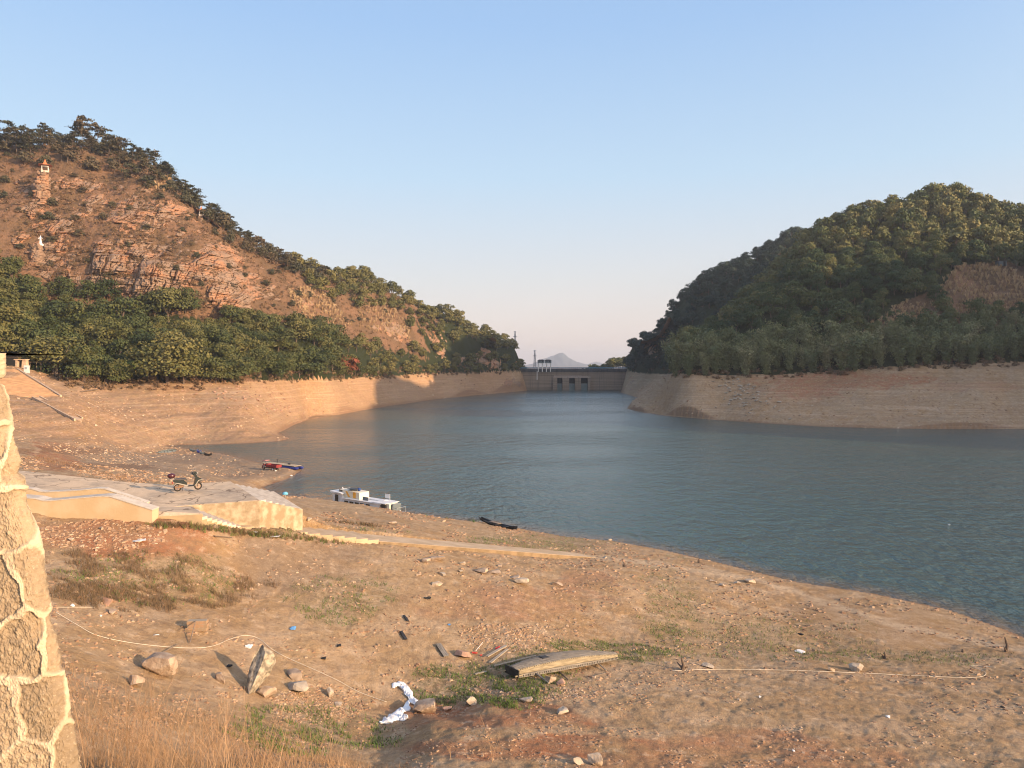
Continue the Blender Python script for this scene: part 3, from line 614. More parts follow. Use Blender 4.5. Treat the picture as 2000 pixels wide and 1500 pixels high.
ZR_bamboo = [(1310, 705), (1400, 696), (1480, 692), (1600, 685), (1700, 685), (1800, 660), (1900, 640), (2300, 630), (2300, 740), (1310, 740)]
crestL = ([-400, 0, 150, 250, 350, 450, 560, 640, 700, 800, 900, 960, 1016], [285, 285, 290, 300, 372, 452, 512, 537, 546, 594, 620, 664, 708])
def individuals(name, protos, spots, hfun, mats, label_fn, cat, group_fn, wfun=lambda h, R: R.uniform(.85, 1.15)*h, start=None):
    out = []; me = []
    for i, p in enumerate(protos):
        V, Fq, T, Mi = p.arr(); o = mesh_obj(name, V, Fq, mats, midx=Mi, attrs=dict(tint=T)); me.append(o)
    R = random.Random(len(spots)+3); used = set()
    for (x, y, z, px, py) in spots:
        k = R.randrange(len(protos)); h = hfun(px, py, x, y, R); w = wfun(h, R)
        o = me[k] if k not in used else me[k].copy()
        if k in used: COL.objects.link(o)
        used.add(k)
        o.location = (x, y, z-.2); o.rotation_euler = (R.uniform(-.06, .06), R.uniform(-.06, .06), R.uniform(0, 6.28)); o.scale = (w, w, h)
        tag(o, label_fn(px, py), cat, group_fn(px, py)); out.append(o)
    for k, o in enumerate(me):
        if k not in used: bpy.data.objects.remove(o)
    return out
def place_rows(spots, hf, wf, nprot, R):
    return [(x, y, z-.15, (h := hf(px, py, R)), wf(h, R), R.uniform(0, 6.28), R.integers(nprot), R.uniform(0, 1)) for (x, y, z, px, py) in spots]

# ---- left forest belt (closest 180 as trees of their own) and right woods
sL = scatter(9000, 170, 340, -36, -8, 5.4, lambda px, py, x, y, z: inpoly(px, py, ZL_belt) & ((np.abs(px-30) > 50) | (py < 700)), 9, 1)
sR = scatter(14000, 250, 470, 9, 36, 5.6, lambda px, py, x, y, z: (px > 1225) & (py < np.interp(px, *VEGR)-5) & ~inpoly(px, py, ZR_reed) & ~inpoly(px, py, ZR_reed2) & ~inpoly(px, py, ZR_bamboo) & ~((y > 395) & (px < 1560)), 9, 2)
def nearest(s, n): o = np.argsort(np.hypot(s[:, 0], s[:, 1])); return s[o[:n]], s[o[n:]]
iL, rL = nearest(sL, 170); iR, rR = nearest(sR, 130)
TL = "rounded dark green tree in the wood between red cliff and orange shore"
TR = "dark broadleaf tree in the wood above the bamboo on the right hill"
individuals("broadleaf_tree", BL, iL, lambda px, py, x, y, R: R.choice([1, 1, .7])*R.uniform(7, 12), [M['leaf'], M['bark']], lambda a, b: TL, "tree", lambda a, b: "trees of the wood at the foot of the left cliff", wfun=lambda h, R: h*R.uniform(.95, 1.25))
individuals("broadleaf_tree", BL, iR, lambda px, py, x, y, R: R.choice([1, 1, .75])*R.uniform(7.5, 12.5), [M['leaf_far'], M['bark']], lambda a, b: TR, "tree", lambda a, b: "trees on the lower slope of the right hill", wfun=lambda h, R: h*R.uniform(.75, 1.05))
R9 = np.random.default_rng(9)
sLd = scatter(16000, 290, 560, -18, 3, 6.0, lambda px, py, x, y, z: inpoly(px, py, ZL_dark) | inpoly(px, py, ZL_dark2) | ((px > 640) & (px < 1030) & (py < np.interp(px, *crestL)+26)), 8, 3)
sLc = scatter(5000, 230, 420, -36, -9, 7.5, lambda px, py, x, y, z: (px < 660) & (py < np.interp(px, *crestL)+np.where(px < 330, 48, 30)) & (py < 560), 8, 4)
sLm = scatter(4000, 220, 420, -36, -5, 8, lambda px, py, x, y, z: (px < 760) & ~inpoly(px, py, ZL_belt) & (py < np.interp(px, *VEG)-80), 6, 5)
sRf = scatter(20000, 395, 600, 8, 24, 6.2, lambda px, py, x, y, z: (px > 1215) & (py < np.interp(px, *VEGR)-4), 9, 6)
rows = place_rows(rL, lambda a, b, R: R.uniform(7, 10.5), lambda h, R: h*R.uniform(.95, 1.25), 5, R9)+place_rows(sLd, lambda a, b, R: R.uniform(5, 8.5), lambda h, R: h*R.uniform(.9, 1.2), 5, R9)
V, Fq, T, Mi = merge(BLs, place_rows(sLc, lambda a, b, R: R.uniform(5, 7.5), lambda h, R: h*R.uniform(.9, 1.3), 5, R9)+place_rows(sLm, lambda a, b, R: R.uniform(1.4, 4), lambda h, R: h*R.uniform(1, 1.5), 5, R9))
tag(mesh_obj("hill_thicket", V, Fq, [M['pine'], M['bark']], midx=Mi, attrs=dict(tint=T)), "olive thicket under the ridge pines and dotted down the dry left slope", kind="stuff")
V, Fq, T, Mi = merge(BLs, rows)
tag(mesh_obj("forest", V, Fq, [M['leaf'], M['bark']], midx=Mi, attrs=dict(tint=T)), "dark green woodland high on the left hillside running down towards the dam", kind="stuff")
rows = place_rows(rR, lambda a, b, R: R.uniform(7.5, 12), lambda h, R: h*R.uniform(.7, 1.0), 5, R9)
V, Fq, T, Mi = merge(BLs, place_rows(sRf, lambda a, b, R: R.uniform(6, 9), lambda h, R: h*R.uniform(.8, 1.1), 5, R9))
tag(mesh_obj("forest", V, Fq, [M['leaf_ridge_hazed'], M['bark']], midx=Mi, attrs=dict(tint=T)), "woodland coloured darker and bluer for distance haze on the far shoulder of the right hill behind the nearer slope", kind="stuff")
V, Fq, T, Mi = merge(BLs, rows)
tag(mesh_obj("forest", V, Fq, [M['leaf_far'], M['bark']], midx=Mi, attrs=dict(tint=T)), "dense dark woodland covering the upper part of the nearer right hill", kind="stuff")
print("trees", len(iL), len(rL), len(sLd), len(sLc), len(iR), len(rR), len(sRf))
# ---- pines along the skylines
sP = scatter(5000, 280, 420, -36, -9, 6.5, lambda px, py, x, y, z: (px < 655) & (py < np.interp(px, *crestL)+np.where(px < 330, 30, 15)) & (py > np.interp(px, *crestL)-14), 9, 8)
pines = individuals("pine_tree", PN_, sP, lambda px, py, x, y, R: R.uniform(7, 11.5) if px < 330 else R.uniform(5, 8.5), [M['pine'], M['bark']], lambda a, b: "open-crowned dark pine standing on the skyline ridge of the left hill", "pine tree", lambda a, b: "pines along the left ridge", wfun=lambda h, R: h*R.uniform(.8, 1.1))
sP2 = scatter(2500, 330, 420, 17, 36, 7, lambda px, py, x, y, z: (px > 1600) & (py < np.interp(px, [1600, 1700, 1850, 2000, 2300], [470, 428, 398, 447, 445])+12), 9, 12)
individuals("ridge_tree", PN_, sP2, lambda px, py, x, y, R: R.uniform(6, 9.5), [M['leaf_far'], M['bark']], lambda a, b: "loose-crowned tree breaking the skyline of the right hill", "tree", lambda a, b: "trees on the crest of the right hill", wfun=lambda h, R: h*R.uniform(.9, 1.2))
print("pines", len(sP), len(sP2))
def one_tree(name, proto, px, py, h, w, mats, label, cat="tree", rz=0, sink=.2):
    p = hit(px, py); V, Fq, T, Mi = proto.arr(); o = mesh_obj(name, V, Fq, mats, midx=Mi, attrs=dict(tint=T)); o.location = (p.x, p.y, p.z-sink); o.scale = (w, w, h); o.rotation_euler.z = rz
    return tag(o, label, cat)
one_tree("pine_tree", pine(231, 800, 8, .04), 160, 292, 15, 12, [M['pine'], M['bark']], "tallest pine, with flat tiered branches, rising above the left skyline above the orange-roofed pavilion", "pine tree")
one_tree("pine_tree", pine(233, 700, 12, .04), 620, 538, 8.5, 5, [M['pine'], M['bark']], "small pointed pine standing alone where the left ridge dips", "pine tree")
one_tree("red_tree", broadleaf(140, 700), 672, 738, 10, 11, [M['redleaf'], M['bark']], "reddish-brown leaved tree at the right end of the left shore wood")
one_tree("broadleaf_tree", broadleaf(141, 5000, lobes=34, leaf=.018, base=.05), 330, 748, 16, 21, [M['leaf'], M['bark']], "largest spreading dark green tree at the edge of the left shore")
one_tree("broadleaf_tree", broadleaf(142, 800, leaf=.045), 245, 745, 6.5, 8, [M['grass'], M['bark']], "low bright yellow-green tree at the edge of the left wood")
one_tree("broadleaf_tree", broadleaf(143, 2600, lobes=22, leaf=.025), 110, 735, 11.5, 15, [M['leaf'], M['palebark']], "spreading tree with pale trunks beside the top of the lakeside stairs")
one_tree("round_tree", broadleaf(144, 2600, lobes=22, leaf=.026), 330, 628, 12, 14, [M['leaf'], M['bark']], "tall dark tree standing against the foot of the red cliff")
def bare(seed):
    R = np.random.default_rng(seed); g = Geo()
    def grow(p, d, l, r, n):
        q = p+d*l; v, f = tube_np([p, (p+q)/2+R.normal(size=3)*l*.05, q], r, r*.6, 4); g.add(v, f, .6, 0)
        if n: 
            for _ in range(3): e = d+R.normal(size=3)*.5; e[2] = abs(e[2])+.1; e /= np.linalg.norm(e); grow(p+(q-p)*R.uniform(.6, 1), e, l*.68, r*.6, n-1)
    grow(np.array([0, 0, -.05]), np.array([0, 0, 1.]), .32, .022, 4); return g
for i, (px, py, h) in enumerate([(95, 690, 11), (130, 700, 9), (1665, 640, 10), (432, 735, 7), (60, 700, 11), (560, 660, 9), (1215+400, 600, 9)]):
    one_tree("bare_tree", bare(700+i), px, py, h, h*.9, [M['palebark'], M['palebark']], ["leafless pale tree nearest the far left stairs, in front of the wood", "second leafless tree right of the far left stairs", "leafless tree among the dark crowns of the right hill", "small leafless tree at the shore edge of the left wood", "leafless tree behind the white notice board", "leafless tree high in the left wood below the tawny slope", "leafless tree left of the bare one on the right hill"][i])
# ---- bamboo belt on the right shore
sB = scatter(14000, 235, 330, 10, 36, 3.7, lambda px, py, x, y, z: inpoly(px, py, ZR_bamboo) & (py < np.interp(px, *VEGR)+2), 8, 21)
iB, rB = nearest(sB, 230)
def blab(px, py): return "pale olive bamboo clump high above the right-hand end of the far shore" if px > 1760 else "feathery green bamboo clump at the top of the bare right bank"
individuals("bamboo_clump", BB, iB, lambda px, py, x, y, R: R.uniform(8.5, 14) if py > 690 else R.uniform(7, 11), [M['bamboo'], M['culm']], blab, "bamboo", lambda px, py: "bamboo on the slope at right" if px > 1760 else "bamboo belt along the right shore", wfun=lambda h, R: h*R.uniform(.85, 1.1))
print("bamboo", len(iB), len(rB))
if len(rB):
    V, Fq, T, Mi = merge(BB, place_rows(rB, lambda a, b, R: R.uniform(8, 12), lambda h, R: h, 5, R9)); tag(mesh_obj("bamboo_thicket", V, Fq, [M['bamboo'], M['culm']], midx=Mi, attrs=dict(tint=T)), "thicket of bamboo behind the belt on the right hill", kind="stuff")
# ---- dry scrub on the left hill and along the vegetation lines, reeds
sS = scatter(70000, 190, 470, -36, -2, 1.9, lambda px, py, x, y, z: (px < 900) & ~inpoly(px, py, ZL_belt) & ~inpoly(px, py, ZL_dark) & (py < np.interp(px, *VEG)-8), 3, 31)
R5 = np.random.default_rng(5)
V, Fq, T, Mi = merge(SHs, place_rows(sS, lambda a, b, R: R.uniform(.6, 2.0), lambda h, R: h*R.uniform(.9, 1.5), 4, R5), .5)
tag(mesh_obj("scrub", V, Fq, M['scrub'], attrs=dict(tint=T)), "dry brown scrub covering the ledges and slope of the left hill", kind="stuff")
sE = scatter(40000, 175, 500, -36, 36, 1.35, lambda px, py, x, y, z: (np.where(px < 1000, (py < np.interp(px, *VEG)+np.where((px > 125) & (px < 400), 14, 5)) & (py > np.interp(px, *VEG)-16) & (px > 95), (py < np.interp(px, *VEGR)+8) & (py > np.interp(px, *VEGR)-10)) & ((px < 1000) | (px > 1310))), 3, 33)
V, Fq, T, Mi = merge(SH, place_rows(sE, lambda a, b, R: R.uniform(.8, 2.2), lambda h, R: h*R.uniform(.9, 1.5), 5, R5), .5)
tag(mesh_obj("undergrowth", V, Fq, M['scrub'], attrs=dict(tint=T)), "brown undergrowth along the old waterline below the woods", kind="stuff")
sG = scatter(90000, 220, 480, -36, 36, 1.15, lambda px, py, x, y, z: inpoly(px, py, ZR_reed) | inpoly(px, py, ZR_reed2) | (inpoly(px, py, [(560, 570), (620, 560), (690, 640), (650, 650), (600, 640)]) & (y < 420)) | inpoly(px, py, [(700, 600), (760, 590), (800, 640), (800, 665), (700, 640)]) | inpoly(px, py, [(280, 350), (350, 350), (340, 375), (290, 372)]), 3, 35)
V, Fq, T, Mi = merge(RD, place_rows(sG, lambda a, b, R: R.uniform(1.0, 2.3), lambda h, R: h*R.uniform(.8, 1.4), 4, R5), .6)
tag(mesh_obj("tall_reeds", V, Fq, M['reed'], attrs=dict(tint=T)), "tawny tall reeds in open patches on both hills", kind="stuff")
sH = scatter(3000, 240, 330, 16, 36, 5, lambda px, py, x, y, z: inpoly(px, py, ZR_reed) | inpoly(px, py, ZR_reed2), 3, 36)
V, Fq, T, Mi = merge(SH, place_rows(sH, lambda a, b, R: R.uniform(1.2, 3), lambda h, R: h*R.uniform(.9, 1.3), 5, R5), .5)
tag(mesh_obj("undergrowth", V, Fq, M['leaf_far'], attrs=dict(tint=T)), "dark bushes dotted through the reeds of the right hill", kind="stuff")
# patches of low green on the right slope between reeds and bamboo
sQ = scatter(9000, 240, 330, 16, 36, 2.6, lambda px, py, x, y, z: (inpoly(px, py, [(1560, 690), (1680, 600), (1850, 620), (2300, 600), (2300, 660), (1800, 690)])), 3, 37)
V, Fq, T, Mi = merge(SH, place_rows(sQ, lambda a, b, R: R.uniform(1.2, 3), lambda h, R: h*R.uniform(.9, 1.3), 5, R5), .5)
tag(mesh_obj("undergrowth", V, Fq, M['bamboo'], attrs=dict(tint=T)), "green undergrowth between the reeds and the bamboo on the right slope", kind="stuff")
# ---- treeline beyond the dam
R6 = np.random.default_rng(6)
rows = [((px-CX)/F*Y, Y, 9+R6.uniform(-1, 1)+(6 if px > 1190 else 0), R6.uniform(7, 10), R6.uniform(7, 11), R6.uniform(0, 6), R6.integers(5), R6.uniform(0, 1)) for px in np.concatenate([R6.uniform(1182, 1290, 60), R6.uniform(1145, 1180, 12)]) for Y in (R6.uniform(640, 700),)]
V, Fq, T, Mi = merge(BLs, rows); tag(mesh_obj("forest", V, Fq, [M['leaf_far'], M['bark']], midx=Mi, attrs=dict(tint=T)), "distant line of trees showing over the right end of the dam", kind="stuff")

# ------------------------------------------------------------------ red sandstone cliffs standing out of the left hill
def strata(z, x, y, seed):
    """ledges and joints: metres the rock face stands forward"""
    zz = z+.5*fbm(x/14, z/9, 3, seed)*3+.05*x
    o = 0
    for hh, a, bw, sd in ((7.0, 1.6, 5.5, 1), (2.4, 1.0, 2.4, 2), (.8, .45, 1.1, 3)):
        l = np.floor(zz/hh); w = x+2.2*fbm(x/5, z/5, 2, seed+7)+_h(l, l*0, l*0, seed+sd)*bw
        b = np.floor(w/bw); fr = zz/hh-l; fw = w/bw-b
        v = _h(l, b, b*0, seed+sd*5); o = o+a*(v-.5)*1.6
        o = o-a*.55*(1-smooth01(0, .13, fr))-a*.75*(1-smooth01(0, .09, np.minimum(fw, 1-fw)))
    return o+.5*fbm(x/2, z/2, 4, seed+31)
def rock_sheet(name, label, x0, x1, y0, y1, poly, seed, lift=.4, amp=1.0, step=1.25, back=1.6):
    nx, ny = int((x1-x0)/step), int((y1-y0)/step); gx, gy = np.meshgrid(np.linspace(x0, x1, nx), np.linspace(y0, y1, ny))
    Y = hitv(gx, gy); ok = ~np.isnan(Y); Y = np.where(ok, Y, 300.)
    k = 5; P = np.pad(Y, k, mode='edge'); Y = np.mean([P[i:i+ny, j:j+nx] for i in range(0, 2*k+1, 2) for j in range(0, 2*k+1, 2)], axis=0)
    X = (gx-CX)/F*Y; Z = H-(gy-YH)/F*Y
    d = polydist(gx, gy, poly); ins = inpoly(gx, gy, poly); sd = np.where(ins, d, -d); sd = sd+14*fbm(gx/26, gy/22, 4, seed+3)
    o = amp*strata(Z, X, Y, seed)+lift-back*(1-smooth01(-4, 14, sd))*2.2
    sc = (Y-o)/Y; X2, Y2, Z2 = X*sc, Y-o, H+(Z-H)*sc
    m = ok & (sd > -8); q = m[:-1, :-1] & m[1:, :-1] & m[:-1, 1:] & m[1:, 1:]; idx = np.arange(nx*ny).reshape(ny, nx)
    f = np.stack([idx[1:, :-1][q], idx[1:, 1:][q], idx[:-1, 1:][q], idx[:-1, :-1][q]], 1); used = np.zeros(nx*ny, bool); used[f.ravel()] = True; rm = np.cumsum(used)-1
    return tag(mesh_obj(name, np.stack([X2.ravel(), Y2.ravel(), Z2.ravel()], 1)[used], rm[f], M['rock']), label, kind="structure")
rock_sheet("hillside_rock", "ledges of pinkish rock breaking through the dry slope all over the left hill", 20, 640, 330, 640,
           [(20, 350), (95, 325), (200, 350), (300, 365), (400, 440), (500, 500), (620, 560), (640, 630), (500, 620), (300, 600), (120, 560), (20, 480)], 61, -.55, 1.35, 1.4, 1.2)
rock_sheet("cliff", "layered pinkish orange sandstone cliff above the wood on the left hill", 160, 515, 440, 622,
           [(175, 600), (165, 520), (185, 475), (260, 480), (330, 500), (400, 470), (470, 490), (500, 560), (505, 612), (440, 615), (380, 600), (300, 590), (230, 575)], 3, 2.0, 1.35)
rock_sheet("cliff", "grey pink rock buttress below the white statue on the left hill", 50, 172, 462, 570, [(68, 550), (66, 490), (84, 470), (110, 480), (150, 500), (160, 550), (120, 565)], 9, 1.5, 1.1)
rock_sheet("cliff", "weathered ledges across the upper middle of the left hill", 200, 440, 372, 455, [(205, 400), (260, 378), (330, 385), (400, 410), (425, 440), (340, 452), (280, 440), (215, 455)], 15, .9, 1.)
rock_sheet("cliff", "broken rock slope below the orange-roofed pavilion on the left hill", 30, 190, 330, 470, [(40, 380), (78, 345), (100, 345), (105, 400), (150, 430), (150, 460), (60, 455)], 21, .9, 1.1)
rock_sheet("cliff", "small pale outcrop on the tawny shoulder of the left hill", 700, 830, 600, 690, [(712, 640), (760, 612), (800, 640), (812, 675), (750, 660)], 27, .8, .9)
rock_sheet("cliff", "dark rock band in the shaded slope near the dam", 815, 1000, 625, 732, [(822, 650), (870, 632), (880, 690), (960, 668), (985, 722), (900, 715), (850, 700)], 33, .8, 1.0)
rock_sheet("cliff", "shaded rock face low on the far shoulder of the right hill", 1225, 1360, 600, 720, [(1255, 640), (1285, 620), (1330, 640), (1320, 690), (1262, 700)], 39, 1.0, 1.0)
rock_sheet("cliff", "stony abutment beside the left end of the dam", 930, 1022, 728, 765, [(955, 735), (1012, 735), (1020, 760), (985, 758), (950, 750)], 45, .3, .6, .8, .8)
rock_sheet("cliff", "grey rock abutment beside the right end of the dam", 1205, 1262, 718, 768, [(1218, 730), (1240, 728), (1250, 750), (1222, 764)], 51, .4, .7, .8, .8)
# scrub growing on the ledges in front of the rock
R7 = np.random.default_rng(77); sx = R7.uniform(30, 560, 2600); sy = R7.uniform(340, 625, 2600); kk = fbm(sx/40, sy/30, 3, 5) > -.1; sx, sy = sx[kk], sy[kk]
SYY = hitv(sx, sy); okk = ~np.isnan(SYY); rows = [((px-CX)/F*(Y-1.6), Y-1.6, H-(py-YH)/F*Y-.6, R7.uniform(.5, 1.4), R7.uniform(.6, 1.6), R7.uniform(0, 6), R7.integers(4), R7.uniform(0, .8)) for px, py, Y in zip(sx[okk], sy[okk], SYY[okk])]
V, Fq, T, Mi = merge(SHs, rows, .5); tag(mesh_obj("scrub", V, Fq, M['scrub'], attrs=dict(tint=T)), "brown scrub rooted in the ledges of the sandstone cliffs", kind="stuff")

# ------------------------------------------------------------------ rocks
def rock_mesh(seed, n=2, flat=.6, jag=.28):
    """angular boulder: subdivided cube pushed by a few cutting planes"""
    R = np.random.default_rng(seed); N = 7*n//1; g = np.linspace(-1, 1, N); V = []; Fc = []; idm = {}
    def vid(p):
        k = tuple(np.round(p, 4)); 
        if k not in idm: idm[k] = len(V); V.append(p)
        return idm[k]
    for ax in range(3):
        for s in (-1, 1):
            for i in range(N-1):
                for j in range(N-1):
                    q = []
                    for a, b in ((i, j), (i+1, j), (i+1, j+1), (i, j+1)):
                        p = [0, 0, 0]; p[ax] = s; p[(ax+1) % 3] = g[a]; p[(ax+2) % 3] = g[b]; q.append(vid(p))
                    Fc.append(tuple(q if s > 0 else q[::-1]))
    V = np.array(V, float); V /= np.linalg.norm(V, axis=1, keepdims=True)**.5
    for i in range(9):
        d = R.normal(size=3); d /= np.linalg.norm(d); c = R.uniform(.38, .85); t = V@d; V -= np.outer(np.maximum(t-c, 0), d)*.97
    nn = fbm(V[:, 0]*2+V[:, 2]*1.3+seed, V[:, 1]*2-V[:, 2]+3, 4, seed)
    V = V*(1+jag*.35*nn[:, None]); V[:, 2] *= flat
    return V, Fc
ROCKP = [rock_mesh(600+i, 1, random.uniform(.5, .8)) for i in range(6)]
M['stone'] = mat("boulder", (.30, .215, .15), noise=(3.5, (.43, .33, .24), .9), bump=.6, bscale=14)
M['stone_grey'] = mat("grey_boulder", (.32, .265, .205), noise=(3, (.44, .37, .28), .9), bump=.6, bscale=12)
M['stone_pale'] = mat("pale_boulder", (.46, .37, .27), noise=(4, (.30, .22, .15), .8), bump=.6, bscale=12)
M['stone_pink'] = mat("pink_boulder", (.42, .25, .17), noise=(4, (.28, .18, .13), .8), bump=.6, bscale=12)
def boulder(px, py, wpx, hpx, label, m='stone', seed=None, rz=None, tilt=0, group=None, dpt=.8, name="boulder", sink=.22):
    p = hit(px, py); s = m_per_px(p.y); w = wpx*s/2; h = hpx*s/1.5
    V, Fc = rock_mesh(seed if seed is not None else int(px*7+py), 1, 1.0)
    o = mesh_obj(name, V*np.array([w, w*dpt, h*.62]), Fc, M[m]); o.location = (p.x, p.y+w*dpt*.3, p.z+h*(.62-sink)); o.rotation_euler = (0, tilt, random.uniform(-.5, .5) if rz is None else rz)
    return tag(o, label, "rock", group)
BO = [(302, 1318, 72, 52, "large grey-brown boulder with a broken top left of the upright slab", 'stone'), (262, 1340, 36, 30, "wedge of rock leaning on the left side of the large grey-brown boulder", 'stone'),
      (210, 1180, 30, 20, "pinkish block beside the short end of white hose", 'stone_pink'), (219, 1200, 20, 16, "small brown stone touching the pinkish block by the hose", 'stone'),
      (572, 1325, 44, 22, "flat-topped grey stone, upper of two right of the upright slab", 'stone'), (576, 1352, 52, 26, "squared grey stone, lower of two right of the upright slab", 'stone_grey'),
      (517, 1360, 42, 26, "brown stone at the foot of the upright slab", 'stone'), (642, 1360, 20, 34, "upright grey stone above the green hollow", 'stone_grey'), (658, 1378, 26, 8, "pale flat stone at the edge of the green hollow", 'stone_pale'),
      (430, 1332, 26, 24, "tan stone left of the upright slab, behind the dry grass", 'stone'), (832, 1392, 56, 34, "big smooth tan boulder touching the white plastic sheeting", 'stone'), (874, 1388, 22, 14, "pinkish stone right of the smooth tan boulder", 'stone_pink'),
      (918, 1378, 32, 20, "tan block at the lip of the green hollow", 'stone_pale'), (1026, 1372, 30, 12, "low pale stone on the rim below the upturned boat", 'stone_pale'), (1095, 1393, 30, 12, "flat grey-white stone on the reddish ground", 'stone_grey'),
      (904, 1285, 34, 24, "pinkish squared boulder left of the loose planks", 'stone_pink'), (1075, 1335, 24, 24, "brown wedge stone propped under the upturned boat", 'stone'), (1094, 1338, 22, 16, "rusty brown stone beside the wedge under the upturned boat", 'stone_pink'),
      (1674, 1312, 32, 22, "tan block of rock lying on the long white hose", 'stone_pale'), (1622, 1312, 18, 14, "smaller tan stone left of the block on the long white hose", 'stone_pale'), (1383, 1304, 24, 10, "low grey stone behind the left part of the long white hose", 'stone_grey'),
      (1468, 1139, 26, 15, "pale block, biggest of the stones where the dirt track meets the shore", 'stone_pale'), (1410, 1145, 18, 8, "flat pale stone left of the big block by the dirt track", 'stone_pale'), (1392, 1137, 18, 7, "narrow pale stone in the row left of the dirt-track block", 'stone_pale'), (1440, 1141, 16, 8, "tilted pale stone next left to the dirt-track block", 'stone_pale'), (1378, 1131, 9, 6, "leftmost little stone of the row by the dirt track", 'stone_pale'),
      (857, 1096, 40, 15, "long humped boulder topmost of the scatter below the ramp", 'stone'), (829, 1098, 24, 12, "brown stone touching the left end of the long humped boulder", 'stone'), (902, 1102, 15, 8, "small tilted stone right of the long humped boulder", 'stone_pale'),
      (938, 1119, 30, 14, "left half of a split tan boulder in the scatter below the ramp", 'stone'), (964, 1121, 26, 12, "right half of a split tan boulder in the scatter below the ramp", 'stone'), (1017, 1140, 34, 17, "grey slab stacked on others, rightmost big one of the scatter", 'stone_grey'), (1004, 1130, 22, 9, "thin stone behind the stacked grey slab", 'stone'),
      (855, 1143, 26, 13, "tan lump lowest of the scatter below the ramp", 'stone_pale'), (863, 1124, 22, 11, "grey stone above the tan lump in the scatter", 'stone_grey'), (900, 1118, 16, 9, "small grey stone left of the split tan boulder", 'stone_grey'), (1090, 1145, 26, 12, "sloping tan slab right of the stacked grey slab", 'stone'), (817, 1124, 15, 6, "flat brown stone at the left edge of the scatter", 'stone'), (976, 1106, 12, 7, "small dark stone behind the split tan boulder", 'stone'),
      (1160, 1494, 36, 26, "cream streaked boulder at the bottom edge, right of a pair", 'stone_pale'), (1130, 1492, 24, 22, "grey boulder at the bottom edge, left of a pair", 'stone_grey'),
      (1182, 1090, 14, 5, "dark flat stone at the foot of the concrete ramp", 'stone_grey'), (1118, 1078, 9, 6, "dark stone lying on the lower end of the concrete ramp", 'stone'), (601, 1016, 14, 8, "pale rounded stone at the corner of the yellow landing wall", 'stone_pale'),
      (1191, 1056, 9, 5, "pale stone at the water's edge past the end of the ramp", 'stone_pale'), (198, 1034, 14, 9, "white-pink stone on the red soil below the parapet", 'stone_pale'), (137, 1056, 12, 8, "pale stone on the red soil near the masonry wall", 'stone_pale'), (765, 1024, 18, 9, "buff rock on the brow above the moored boat", 'stone')]
for b in BO: boulder(*b[:4], b[4], b[5])
# upright weathered slab
V, Fc = rock_mesh(77, 2, 1.0, .5); p = hit(497, 1352); s = m_per_px(p.y)
o = mesh_obj("stone_slab", V*np.array([30*s, 18*s, 66*s]), Fc, mat("weathered_slab", (.42, .36, .27), noise=(6, (.14, .12, .09), .9), bump=1, bscale=9)); o.location = (p.x+.15, p.y+.2, p.z+.85); o.rotation_euler = (-.4, .38, .15)
tag(o, "tall pale slab of pitted stone leaning upright on the near slope", "rock")
def rock_field(label, group, pts, sizes, m, cat="rock", name="rock"):
    """individual rocks sharing six meshes"""
    base = [mesh_obj(name, V, Fc, M[m]) for V, Fc in ROCKP]; used = set(); R = random.Random(len(pts))
    for (px, py), w in zip(pts, sizes):
        p = hit(px, py)
        if math.isnan(p.y): continue
        k = R.randrange(6); o = base[k]
        if k in used: o = base[k].copy(); COL.objects.link(o)
        used.add(k); s = m_per_px(p.y)*w/2; o.location = (p.x, p.y, p.z+s*.2); o.scale = (s, s*R.uniform(.6, 1), s*R.uniform(.5, .95)); o.rotation_euler = (R.uniform(-.3, .3), R.uniform(-.3, .3), R.uniform(0, 6.3)); tag(o, label, cat, group)
    for k, o in enumerate(base):
        if k not in used: bpy.data.objects.remove(o)
R8 = np.random.default_rng(88)
def gaussf(n, cx, cy, sx, sy, rot=0): a = R8.normal(size=(n, 2))*[sx, sy]; c, s = math.cos(rot), math.sin(rot); return [(cx+u*c-v*s, cy+u*s+v*c) for u, v in a]
rock_field("grey angular rock in the fan of fallen stones on the right bank", "rocks fallen down the right bank", gaussf(90, 1445, 768, 38, 17, .5), R8.uniform(3, 10, 90)**1.0, 'stone_grey')
rock_field("stone scattered along the lower right bank near the water", "stones along the right waterside", [(R8.uniform(1300, 1990), R8.uniform(790, 832)) for _ in range(50)], R8.uniform(2.5, 6, 50), 'stone_pale')
rock_field("sunlit rock in the rubble of the left bank below the dark wood", "rocks in the rubble of the left bank", [(x, y) for x, y in gaussf(110, 480, 778, 70, 16, .25) if y > 752], R8.uniform(3, 9, 110), 'stone_pink')
rock_field("cream stone scattered on the sandy spit behind the scooter", "stones on the sandy spit", [(R8.uniform(110, 480), R8.uniform(868, 930)) for _ in range(45)], R8.uniform(3, 7, 45), 'stone_pale')
